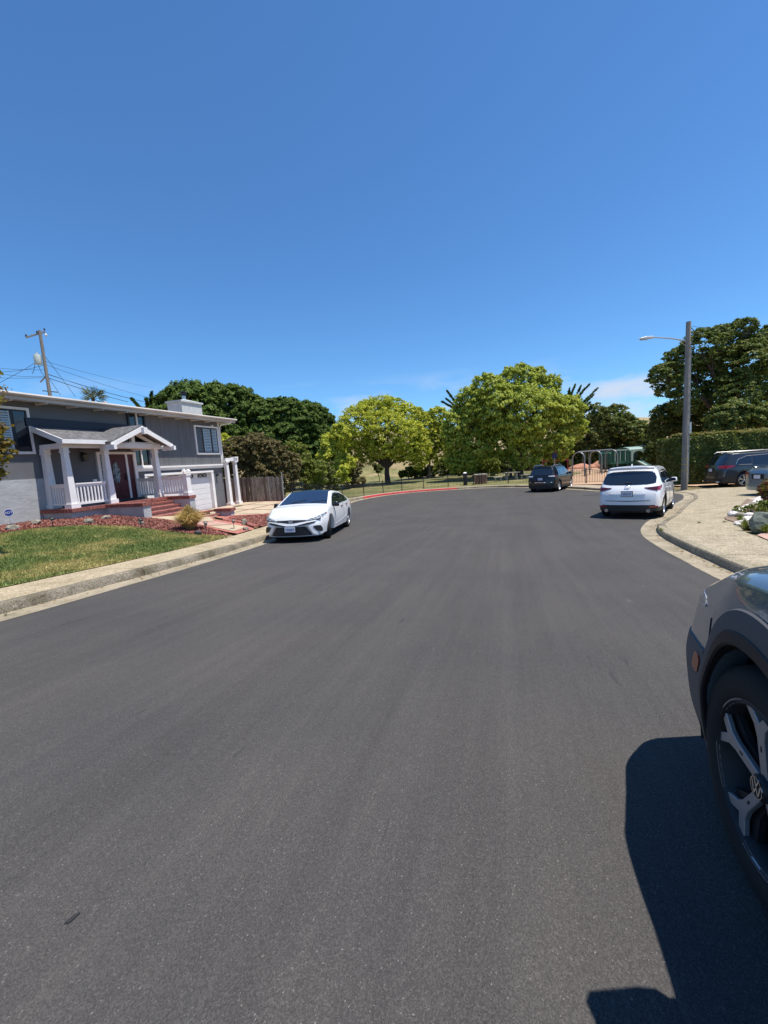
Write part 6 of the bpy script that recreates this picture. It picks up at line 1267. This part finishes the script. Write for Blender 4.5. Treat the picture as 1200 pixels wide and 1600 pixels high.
# red climbing frame and the signs behind the black car
rc = thing('play_climber', 'dark red play climber half hidden behind the black car', 'play equipment', ground_thing(22.0, 52.0)); M_RP = mat('red_plastic', (0.22, 0.03, 0.03), .5)
for px in (-1.6, 0, 1.6): MB().tube([(px, 0, 0), (px, 0, 2.7)], .07, 8).build('post', M_RP, rc)
for z_ in (1.3, 1.7, 2.1, 2.5): MB().box(-1.7, 1.7, -.05, .05, z_, z_ + .22).build('panel', M_RP, rc)
def board(name, label, x, y, z0, z1, w_, m, pole=True):
    t = thing(name, label, 'sign', ground_thing(x, y)); b = hw(x, y)
    MB().tube([(0, 0, 0), (0, 0, z1 - b)], .035, 6).build('sign_post', M_STEEL, t); MB().box(-w_ / 2, w_ / 2, -.05, -.035, z0 - b, z1 - b).build('sign_panel', m, t, bevel=.01)
p = at(866, 712, 44); board('park_sign', 'blue sign on a post above the black car', p.x, 44, p.z - .3, p.z + .3, .5, mat('sign_blue', (0.02, 0.025, 0.11), .6)); p = at(892, 722, 46); board('park_sign', 'small yellow-green sign in the shade left of the swings', p.x, 46, p.z - .3, p.z + .3, .45, mat('sign_green', (0.30, 0.32, 0.10), .5))
# swings
M_TUBE = mat('swing_steel', (0.23, 0.24, 0.25), .4, metal=.5)
sw = thing('swing_set', 'grey steel swing set with arched end frames behind the iron fence', 'swing', ground_thing(19.2, 40.0), R_(25)); 
def arch_frame(x0, name):
    pts = [(x0, -.62, 0), (x0, -.62, 1.75)] + [(x0, -.62 * math.cos(math.pi * k / 8), 1.75 + .62 * math.sin(math.pi * k / 8)) for k in range(1, 8)] + [(x0, .62, 1.75), (x0, .62, 0)]
    return MB().tube(pts, .065, 10).build(name, M_TUBE, sw, smooth_=True)
arch_frame(0, 'end_frame'); arch_frame(3.0, 'end_frame'); arch_frame(6.0, 'end_frame'); MB().tube([(-.1, 0, 2.40), (6.1, 0, 2.40)], .06, 10).build('top_bar', M_TUBE, sw, smooth_=True)
sw.rotation_euler = (0, 0, R_(33))
for x0 in (.75, 1.75, 3.75, 4.75):
    st = MB().box(x0 - .05, x0 + .45, -.12, .12, .55, .62).build('swing_seat', M_PLAS, sw)
    for s in (0, .40): MB().tube([(x0 + s, 0, 2.38), (x0 + s, 0, .6)], .014, 5).build('chain', M_TUBE, st)
# play house: green tower, panels, roofs, slide, rails
ps = thing('play_structure', 'green play structure with pale green roofs and slides behind the white crossover', 'play equipment', ground_thing(27.0, 44.8), R_(8)); ps.scale = (1, 1, .70); M_PG = mat('dark_green_plastic', (0.012, 0.085, 0.055), .5); M_PGL = mat('pale_green_plastic', (0.25, 0.35, 0.30), .5)
for px, py in ((-2.6, -1), (-.9, -1), (-.9, 1), (-2.6, 1), (.9, -1), (.9, 1), (2.6, -1), (2.6, 1)): MB().tube([(px, py, 0), (px, py, 3.4)], .07, 8).build('post', M_PG, ps, smooth_=True)
MB().box(-2.7, 2.7, -1.05, 1.05, 1.15, 1.30).build('deck', M_PG, ps); MB().box(-3.05, -2.7, -.95, .9, 1.2, 3.0).build('end_panel', M_PG, ps, bevel=.12)
for k in range(9): MB().box(-2.5 + k * .2, -2.42 + k * .2, -1.08, -1.0, 1.5, 3.2).build('slat', M_PGL if k % 3 == 0 else M_PG, ps)
MB().box(-2.65, -.8, -1.1, -1.0, 3.15, 3.35).build('top_rail', M_PGL, ps); MB().box(-2.65, -.8, -1.1, -1.0, 1.35, 1.55).build('bottom_rail', M_PG, ps)
def vault(x0, x1, z0, name):
    rows = []; 
    for k in range(9):
        a = math.pi * k / 8; rows.append([Vector((x0, -1.05 * math.cos(a), z0 + .55 * math.sin(a))), Vector((x1, -1.05 * math.cos(a), z0 + .55 * math.sin(a)))])
    mb = MB(); mb.grid(rows); mb.grid([[p + Vector((0, 0, .06)) for p in r] for r in rows]); mb.grid([rows[0], [p + Vector((0, 0, .06)) for p in rows[0]]]); mb.grid([[r[0], r[0] + Vector((0, 0, .06))] for r in rows]); mb.grid([[r[1], r[1] + Vector((0, 0, .06))] for r in rows]); return mb.build(name, M_PGL, ps, smooth_=True)
MB().box(-2.6, 2.7, .95, 1.0, .3, 3.2).build('back_panel', M_PG, ps)
def hood(x0, x1, y_, z0):
    mb = MB(); pts = []
    for k in range(9): a = math.pi * k / 8; pts.append(((x0 + x1) / 2 - (x1 - x0) / 2 * math.cos(a), y_, z0 + .62 * math.sin(a)))
    mb.extr([(x0 - .25, y_, z0 - .9), (x0 - .25, y_, z0 + .85), (x1 + .25, y_, z0 + .85), (x1 + .25, y_, z0 - .9), (x1, y_, z0 - .9)] + list(reversed(pts)) + [(x0, y_, z0 - .9)], (0, .08, 0)); return mb.build('arched_panel', M_PGL, ps)
hood(-.4, .8, -1.15, 2.35); vault(-.75, 1.0, 3.0, 'barrel_roof'); hood(1.6, 2.7, -1.15, 2.5); vault(1.3, 3.0, 3.15, 'barrel_roof')
for y0, x0 in ((-1.1, .2), (-1.1, 2.2)):
    mb = MB(); rows = []
    for k in range(10):
        t_ = k / 9; z_ = 1.3 * (1 - t_) ** 1.2 + .15; yy = y0 - t_ * 2.4; rows.append([Vector((x0 - .32, yy, z_ + .22)), Vector((x0 - .26, yy, z_)), Vector((x0 + .26, yy, z_)), Vector((x0 + .32, yy, z_ + .22))])
    mb.grid(rows); mb.grid([[p - Vector((0, 0, .05)) for p in r] for r in rows]); mb.build('slide', M_PGL, ps, smooth_=True)
MB().tube([(2.7, -1.2, 3.1), (3.3, -1.4, 2.6), (3.1, -1.7, 1.9), (3.6, -2.0, 1.0), (3.7, -2.1, .2)], .05, 8).build('handrail', M_PGL, ps, smooth_=True)
# sculpted rocks along the back of the sand
M_ROCKO = mat('orange_rubber_mound', (0.42, 0.20, 0.13), .9, var=.15, scale=1.5)
for i, (px, py, w_, h_) in enumerate(((905, 731, 34, 5), (945, 729, 44, 8), (985, 727, 44, 7), (1015, 728, 30, 7), (928, 731, 26, 4))):
    Y_ = 55; b = at(px, py, Y_); r = w_ / FPX * Y_ / 2; bm = bmesh.new(); bmesh.ops.create_icosphere(bm, subdivisions=3, radius=1)
    for v in bm.verts: v.co = Vector((v.co.x * r, v.co.y * r * .7, max(-.2, v.co.z) * (h_ / FPX * Y_ * 1.6) * (1 + .15 * math.sin(v.co.x * 3 + i))))
    me = bpy.data.meshes.new('mound'); bm.to_mesh(me); bm.free(); me.materials.append(M_ROCKO); me.polygons.foreach_set('use_smooth', [True] * len(me.polygons)); o = bpy.data.objects.new('play_mound', me); COL.objects.link(o)
    o.location = (b.x, Y_, hw(b.x, Y_) + .0); gz = b.z - hw(b.x, Y_); o.scale = (1, 1, max(1, gz / (h_ / FPX * Y_ * 1.6)))
    tag(o, ['low orange mound left of the arched swing frame', 'widest orange mound behind the swings', 'orange mound behind the play structure', 'rightmost orange mound beside the play structure', 'smallest orange mound between two larger ones'][i], 'play mound', 'orange mounds behind the playground')
# --- utility pole with street lamp
M_POLE = mat('grey_pole_wood', (0.24, 0.215, 0.185), .9, var=.35, scale=4, bump=.6, bscale=18, stretch=(2, 2, .15)); M_YEL = mat('yellow_band', (0.45, 0.33, 0.03), .6)
px_, py_ = 16.35, 22.1; zb = hw(px_, py_); up = thing('utility_pole', 'grey wooden utility pole with a cobra-head street lamp beside the hedge', 'utility pole', (px_, py_, zb)); Hh = at(1073, 503, py_).z - zb
MB().tube([(0, 0, -.3), (0, 0, Hh * .5), (.02, 0, Hh)], [.160, .135, .112], 16).build('pole', M_POLE, up, smooth_=True)
for z_ in (.95, 1.25, 1.55): MB().lathe([(.166 - z_ * .006, z_), (.166 - z_ * .006, z_ + .03)], 16, cap=False).build('yellow_band', M_YEL, up)
for k in range(14): MB().box(.12 - .0, .17, -.16, -.12, 2.2 + k * .42, 2.23 + k * .42).build('step_bolt', M_STEEL, up)
MB().tube([(.14, -.09, .3), (.12, -.08, Hh - 1.2)], .018, 6).build('cable_conduit', M_STEEL, up); MB().box(.12, .24, -.1, .05, 2.9, 3.5).build('meter_box', M_STEEL, up)
lz = at(1070, 533, py_).z - zb; hd = at(1012, 528, py_); hx = hd.x - px_; hz = hd.z - zb
arm = MB().tube([(-.1, 0, lz), (-.5, 0, lz + .10), (-1.0, 0, lz + .20), (hx + .3, 0, hz + .01), (hx + .1, 0, hz)], .032, 8).build('lamp_arm', M_STEEL, up, smooth_=True); MB().tube([(-.1, 0, lz - .25), (-.45, 0, lz + .07)], .015, 6).build('brace', M_STEEL, up)
MB().extr([(hx + .28, -.10, hz - .035), (hx + .28, -.10, hz + .06), (hx - .1, -.10, hz + .07), (hx - .42, -.10, hz + .01), (hx - .46, -.10, hz - .03), (hx - .1, -.10, hz - .06)], (0, .2, 0)).build('lamp_head', mat('lamp_white', (.6, .6, .6), .45), arm, bevel=.02); MB().box(hx - .35, hx, -.08, .08, hz - .085, hz - .055).build('lamp_lens', M_STEEL, arm)
MB().tube([(.1, 0, Hh - .25), (.45, .1, Hh - .5), (.8, .2, Hh - .55)], .02, 5).build('guy_bracket', M_IRON, up)
M_WIRE = mat('wire_black', (0.015, 0.015, 0.015), .6)
w_ = MB().tube(curve3((px_, py_, zb + Hh - .2), (60, 40, 9), .6), .008, 4).build('overhead_wire', M_WIRE); tag(w_, 'thin wire running right from the top of the utility pole by the hedge', 'wire'); centre(w_)
# --- pole with transformer beyond the roof
YP = 42; tp_ = at(65, 516, YP); bx = at(74, 612, YP); gx0 = (tp_.x + bx.x) / 2; gz_ = hw(gx0, YP); tpole = thing('utility_pole', 'distant utility pole with a crossarm and a pale transformer behind the roof', 'utility pole', (gx0, YP, gz_)); ht = tp_.z - gz_
MB().tube([(0, 0, 0), (0, 0, ht)], [.2, .13], 10).build('pole', M_POLE, tpole, smooth_=True)
MB().beam((-1.05, -.5, ht - .75), (.35, .2, ht - .1 + .0), .12, .12).build('crossarm', M_POLE, tpole)
for k, (ax, ay, az) in enumerate(((-1.0, -.48, ht - .66), (-.2, -.1, ht - .28), (.33, .2, ht + .02))): MB().lathe([(.05, 0), (.09, .06), (.05, .1), (.09, .16), (.04, .22)], 8, c=(ax, ay, az)).build('insulator', M_WOODD, tpole)
MB().lathe([(.30, -.42), (.32, -.36), (.32, .38), (.30, .45), (.1, .5)], 16, c=(-.55, -.1, ht - 2.75)).build('transformer', mat('transformer_grey', (.50, .56, .52), .4), tpole, smooth_=True); MB().lathe([(.05, 0), (.09, .08), (.05, .16), (.08, .24)], 8, c=(-.55, -.1, ht - 2.25)).build('bushing', mat('porcelain', (.6, .6, .58), .3), tpole)
MB().lathe([(.05, 0), (.12, .1), (.05, .3)], 8, c=(.55, 0, ht - .6)).build('lightning_arrester', mat('porcelain', (.6, .6, .58), .3), tpole)
MB().beam((-.6, -.2, ht - 4.9), (.1, .1, ht - 4.1), .1, .1).build('crossarm', M_POLE, tpole); MB().beam((-.6, -.1, ht - 5.7), (.75, .1, ht - 5.9), .06, .08).build('crossarm', M_WOODD, tpole); MB().beam((.0, -.1, ht - 6.9), (.55, -.1, ht - 7.2), .1, .1).build('cable_closure', M_PLAS, tpole)
MB().tube(curve3((-.7, -.1, ht - 2.3), (-1.4, 0, ht - 4.0), .3), .02, 4).build('drop_wire', M_WIRE, tpole); MB().tube(curve3((-.6, -.1, ht - 3.2), (0, 0, ht - 4.2), .5), .02, 4).build('drop_wire', M_WIRE, tpole)
P_ = lambda x_, y_, Y_: at(x_, y_, Y_)
wires = [((70, 570), (-60, 575), 40, .5), ((70, 588), (-60, 568), 38, .4), ((68, 578), (-40, 572), 44, .1), ((56, 566), (-30, 612), 30, .1), ((70, 590), (-50, 588), 36, .1),
         ((72, 570), (262, 628), 70, .3), ((74, 584), (262, 632), 66, .5), ((74, 585), (262, 636), 60, .2), ((74, 590), (200, 628), 50, .1), ((70, 556), (118, 620), 46, .0), ((72, 565), (240, 606), 90, .2), ((76, 590), (95, 618), 46, 0)]
WL = ['wire leaving the transformer pole to the left at the lower crossarm', 'rising wire that crosses others left of the transformer pole', 'nearly level wire running left below the lower crossarm', 'wire falling steeply to the left from the lower crossarm', 'lowest level wire running left with small joints on it',
      'upper wire of the long bundle falling right from the transformer pole', 'middle wire of the long bundle falling right behind the palm', 'lower wire of the long bundle falling right behind the palm', 'thick cable that starts at the black closure right of the pole', 'steep guy wire falling to the right from the lower crossarm', 'faint highest wire running far to the right above the roof', 'short steep guy wire close to the foot of the transformer pole']
for i, (a, b, Yb, sg_) in enumerate(wires):
    w_ = MB().tube(curve3(P_(*a, YP), P_(*b, Yb), sg_), .018 if i != 8 else .03, 4).build('overhead_wire', M_WIRE); centre(w_); tag(w_, WL[i], 'wire', 'overhead wires at the transformer pole')
# --- front garden details
def ground_at(px, py, dz=0.02):
    d = np.array(ray(px, py)); ts = np.geomspace(1.0, 60, 2200); Q = d[None] * ts[:, None]; Q[:, 2] += EYE
    hh = h_ground(Q[:, 0] * A.x + Q[:, 1] * A.y, Q[:, 0] * N.x + Q[:, 1] * N.y) + dz; k = int(np.argmax(Q[:, 2] < hh)); return Vector(Q[k])
def rock(label, px, py, w_, h_, m, hf_=None, seed=0, Yg=None, squ=.8):
    q = ground_at(px, py, .03)
    bm = bmesh.new(); bmesh.ops.create_icosphere(bm, subdivisions=3, radius=1); rs = random.Random(seed); dirs = [Vector((rs.gauss(0, 1), rs.gauss(0, 1), rs.gauss(0, 1))).normalized() for _ in range(9)]; lim = [rs.uniform(.62, .92) for _ in dirs]
    for v in bm.verts:
        for d_, l_ in zip(dirs, lim):
            e = v.co.dot(d_)
            if e > l_: v.co -= d_ * (e - l_) * .9
        v.co += v.co.normalized() * .03 * math.sin(v.co.x * 9 + v.co.z * 7 + seed); v.co = Vector((v.co.x * w_ / 2, v.co.y * w_ * .4, (v.co.z + .55) * h_ * .66))
    me = bpy.data.meshes.new('rock'); bm.to_mesh(me); bm.free(); me.materials.append(m); o = bpy.data.objects.new('rock', me); COL.objects.link(o); o.location = (q.x, q.y, hw(q.x, q.y) + .02); o.rotation_euler = (0, 0, rs.uniform(0, 3)); tag(o, label, 'rock', 'garden rocks by the grey house'); return o
M_ROCK = mat('garden_rock', (0.25, 0.23, 0.18), .9, var=.4, scale=9, bump=.8, bscale=20); M_ROCKD = mat('dark_rock', (0.07, 0.07, 0.075), .9, var=.4, scale=9, bump=.8, bscale=20)
rock('flat greenish rock in the bark bed nearest the left edge', 20, 828, .40, .19, M_ROCK, seed=1); rock('rock against the stucco wall left of the porch', 58, 819, .42, .16, M_ROCK, seed=2); rock('grey rock in the middle of the bark bed', 139, 818, .32, .18, M_ROCK, seed=3); rock('flat rock leaning on the porch wall', 166, 811, .38, .14, M_ROCK, seed=4)
rock('rock beside the path light at the foot of the stair wall', 222, 820, .26, .15, M_ROCK, seed=5); rock('dark rock beside the straw-coloured grass tuft', 309, 835, .26, .15, M_ROCKD, seed=6); rock('upright rounded rock in the small bed by the driveway', 382, 820, .26, .24, M_ROCK, seed=7); rock('low rock in front of the rounded one in the small bed', 384, 828, .26, .13, M_ROCK, seed=8); rock('small dark rock at the foot of the blue sign', 19, 822, .22, .10, M_ROCKD, seed=9)
for i, (px, py, h_) in enumerate(((83, 824, .34), (221, 826, .36), (323, 834, .42), (366, 827, .36))):
    q = ground_at(px, py); l = thing('path_light', ['black path light in the bark bed left of the porch', 'black path light at the corner of the stair wall', 'grey path light right of the straw-coloured grass tuft', 'brown path light in the small round bed by the driveway'][i], 'garden light', q, 0, 'path lights in the front garden')
    m_ = [M_IRON, M_IRON, mat('lamp_bronze', (.16, .12, .10), .5), mat('lamp_bronze', (.16, .12, .10), .5)][i]
    MB().tube([(0, 0, -.05), (0, 0, h_ * .65)], .012, 6).build('stake', m_, l); MB().lathe([(.0, h_ * .62), (.05, h_ * .64), (.045, h_ * .82), (.05, h_ * .84)], 10, cap=False).build('lamp_glass', M_LEAD, l, smooth_=True); MB().lathe([(.085, h_ * .84), (.07, h_ * .90), (.0, h_)], 12, cap=False).build('lamp_cap', m_, l, smooth_=True)
# alarm company sign: blue octagon on a stake
q = S(9.36, -16.05, .0); sg_ = thing('yard_sign', 'small blue octagonal alarm sign on a stake against the pale stucco wall', 'sign', q, R_(0)); zc = .47; oct_ = [(.115 * math.cos(math.pi / 8 + k * math.pi / 4), 0, zc + .115 * math.sin(math.pi / 8 + k * math.pi / 4)) for k in range(8)]
hd_ = math.atan2(-q.y, -q.x) + math.pi / 2; sg_.rotation_euler = (0, 0, hd_)
MB().tube([(0, .008, 0), (0, .008, zc)], .007, 5).build('stake', M_STEEL, sg_); MB().extr([(1.12 * p_[0], .003, zc + 1.12 * (p_[2] - zc)) for p_ in oct_], (0, .004, 0)).build('sign_border', M_TRIM, sg_); MB().extr(oct_, (0, .003, 0)).build('sign_panel', mat('sign_royal_blue', (0.015, 0.05, 0.26), .4), sg_)
text_obj('ADT', .10, M_TRIM, sg_, Matrix.Translation((0, -.004, zc)) @ Matrix.Rotation(math.pi / 2, 4, 'X') @ Matrix.Shear('XZ', 4, (0, 0)), 'sign_lettering', .001)
# water-meter lid on the drive, drain hose on the apron
dr_ = S(20.2, -15.2, hg(20.2, -15.2) + .042); o = MB().box(-.25, .25, -.14, .14, 0, .012).build('drain_cover', mat('drain_iron', (.10, .085, .07), .7)); o.location = dr_; o.rotation_euler = (0, 0, SROT); tag(o, 'small dark drain cover set in the buff driveway', 'drain cover')
# --- right-hand garden: stone edging, timber strips, boulder, plants
sheet('flower_bed', [(19.0, 8.7), (17.0, 7.62), (15.2, 6.57), (14.2, 6.12), (13.4, 5.64), (12.85, 5.44), (12.0, 5.32), (11.0, 4.97), (10.2, 5.6), (10.0, 8.5), (12, 14), (17.5, 14), (15.8, 11.9), (18.1, 8.6)], mat('garden_soil', (0.20, 0.14, 0.10), .95, var=.4, scale=6, bump=.7, bscale=20), .012, .5)
M_WST = mat('white_stone', (0.62, 0.58, 0.54), .85, var=.2, scale=8, bump=.5, bscale=20); rs = random.Random(12); n = 0
EDG = catmull([(18.6, 8.9), (17.0, 8.0), (15.4, 7.0), (14.3, 6.3), (13.6, 5.95), (13.30, 6.15), (13.1, 6.6), (12.9, 7.6)], .24)
for i, p in enumerate(EDG):
    w_ = rs.uniform(.22, .34); bm = bmesh.new(); bmesh.ops.create_icosphere(bm, subdivisions=2, radius=1)
    for v in bm.verts: v.co = Vector((v.co.x * w_ / 2 * (1 + .1 * math.sin(v.co.y * 4 + i)), v.co.y * w_ * .36, max(v.co.z, -.4) * rs.uniform(.08, .085)))
    me = bpy.data.meshes.new('stone'); bm.to_mesh(me); bm.free(); me.materials.append(M_WST if rs.random() < .8 else M_ROCK); o = bpy.data.objects.new('edging_stone', me); COL.objects.link(o); o.location = S(p.x, p.y, hg(p.x, p.y) + .05); o.rotation_euler = (0, 0, rs.uniform(0, 3))
    tag(o, ('whitish edging stone in the row along the pavement side of the right-hand garden' if i < 20 else 'whitish edging stone in the short front row of the right-hand garden'), 'stone', 'white edging stones of the right-hand garden')
for k, (al_, l0, l1) in enumerate(((15.0, 6.9, 8.6), (14.4, 6.7, 8.4), (16.2, 7.7, 9.6))):
    mb = MB(); mb.box(-.09, .09, 0, l1 - l0, 0, .09); o = mb.build('edging_board', mat('bleached_board', (.52, .40, .34), .85, var=.15)); o.location = S(al_, l1, hg(al_, l1) + .03); o.rotation_euler = (0, 0, SROT + .1); tag(o, ['bleached board lying between the white stones', 'second bleached board nearer the street in the right-hand garden', 'reddish board furthest back in the right-hand garden'][k], 'board')
for k, (al_, la_, w_, h_) in enumerate(((12.5, 5.85, .8, .10), (11.6, 5.40, .7, .12), (12.0, 6.2, .6, .1))):
    o = rock('', 600, 900, w_, h_, M_WST, seed=30 + k); o.location = S(al_, la_, hg(al_, la_)); tag(o, ['flat pale flagstone in front of the white edging stones', 'flat pale flagstone beside the green boulder', 'flat pale flagstone behind the green boulder'][k], 'flagstone', 'flagstones of the right-hand garden')
o = rock('', 600, 900, .75, .48, mat('green_boulder', (0.13, 0.15, 0.12), .9, var=.4, scale=7, bump=.9, bscale=14), seed=44); o.location = S(10.55, 5.15, hg(10.55, 5.15)); tag(o, 'greenish grey boulder at the corner of the right-hand garden', 'boulder'); 
def plant(label, al_, la_, lob, n, leaf, lm, seed, cat='plant', stems=6, hang=0.0):
    z_ = hg(al_, la_); t = thing('garden_plant', label, cat, S(al_, la_, z_), 0, 'plants of the right-hand garden'); C, Nn = crown_points(lob, n, seed, clump=.35, fill=.3, sub=26); k_ = C[:, 2] > .01; leaves_mesh('leaves', C[k_], Nn[k_], leaf, lm, t, aspect=1.7, jit=.8, seed=seed, hang=hang); mb = MB(); r_ = random.Random(seed)
    for q in range(stems):
        l = lob[q % len(lob)]; mb.tube([(r_.uniform(-.05, .05), r_.uniform(-.05, .05), 0), (l[0] * .5, l[1] * .5, l[2] * .6), (l[0] + r_.uniform(-.1, .1), l[1] + r_.uniform(-.1, .1), l[2])], [.012, .009, .004], 5)
    mb.build('stem', M_BARK, t)
plant('rose bush with red young leaves hiding the silver-blue saloon', 14.7, 7.35, [(0, 0, .62, .30), (.22, .1, .5, .28), (-.2, -.1, .55, .26), (.4, -.2, .42, .28), (.1, -.3, .35, .28)], 3200, .055, LF_REDL, 201)
plant('sprawling green plant at the right edge between the boulder and the rose bush', 12.1, 6.45, [(0, 0, .35, .30), (.3, 0, .42, .32), (-.3, .15, .3, .28), (.5, -.35, .3, .3)], 3600, .05, LF_BUSH, 202)
plant('leggy rose with few leaves standing over the white boards', 13.4, 6.85, [(0, 0, .72, .24), (.2, -.1, .5, .22), (-.1, .1, .4, .2)], 1100, .05, LF_REDL, 203)
plant('pale green ground plant inside the white edging stones', 13.9, 6.45, [(0, 0, .1, .16), (.3, -.1, .1, .15), (-.25, .1, .1, .14), (.5, -.4, .1, .15)], 1600, .035, LF_BUSH, 204)
plant('yellow-green shrub right behind the greenish boulder', 11.1, 5.95, [(0, 0, .35, .3), (.2, -.3, .4, .3), (-.2, -.2, .3, .25), (.1, -.6, .35, .35)], 3600, .045, LF_MAPLE, 205)
GG = m_leaf('grass_green_blades', [(0.10, 0.13, 0.03), (0.17, 0.19, 0.05), (0.25, 0.24, 0.09)], .25)
for k, (al_, la_) in enumerate(((11.3, 5.15), (10.6, 4.85), (12.2, 5.45), (10.2, 5.0))): tuft('grass_tuft', ['grass tuft left of the greenish boulder', 'grass tuft in front of the greenish boulder', 'grass tuft between the flagstones and the pavement', 'grass tuft at the corner of the pink concrete'][k], 'grass tuft', S(al_, la_, hg(al_, la_)), 160, .20, .2, GG, 300 + k, 'grass tufts along the pavement', .004)
for k, (al_, la_) in enumerate(((12.25, 4.05), (10.9, 3.35), (12.24, 5.15), (12.22, 4.6))): tuft('weed', ['weed in the pavement joint by the end of the kerb', 'weed in the gutter beside the kerb end', 'weed in the pavement joint by the garden', 'weed in the middle of the pavement joint'][k], 'weed', S(al_, la_, hg(al_, la_) - .02), 60, .07, .10, GG, 310 + k, 'weeds in the concrete joints', .003)
# a few oil spots on the asphalt near the camera: flat stains
M_OIL = mat('oil_stain', (0.020, 0.020, 0.020), .7)
def stain(label, px, py, sx, sy, seed, ang=0):
    q = ground_at(px, py, 0.0); al_, la_ = toS(q.x, q.y); r_ = random.Random(seed); n = 18; pts = []
    for k in range(n):
        a = 2 * math.pi * k / n; rr = 1 + r_.uniform(-.35, .25); u, v = sx * rr * math.cos(a), sy * rr * math.sin(a); A_, L_ = al_ + u * math.cos(ang) - v * math.sin(ang), la_ + u * math.sin(ang) + v * math.cos(ang); pts.append((A_, -L_, gf(A_) + .003))
    mb = MB(); mb.add(pts + [(al_, -la_, gf(al_) + .003)], [(k, (k + 1) % n, n) for k in range(n)]); o = mb.build('oil_stain', M_OIL); o.rotation_euler = (0, 0, SROT); tag(o, label, 'stain')
stain('small dark oil spot on the asphalt at the lower left', 113, 1436, .022, .009, 1, .2)
# distant roofline left of the chimney
nb = thing('house', 'neighbouring brown roof glimpsed above the grey roof beside its vent pipe', 'house', (*at(225, 655, 40).xy, hw(*at(225, 655, 40).xy)), R_(15)); h_ = at(225, 634, 40).z - hw(*at(225, 655, 40).xy)
MB().box(-4.5, 4.5, 0, 7, 0, h_ - 1.3).build('wall', M_STUC, nb); MB().extr([(-5, -.6, h_ - 1.35), (-5, 3.5, h_), (-5, 7.6, h_ - 1.35)], (10, 0, 0)).build('roof', mat('tan_tiles', (.40, .22, .12), .9, var=.3, scale=5, bump=.5), nb)
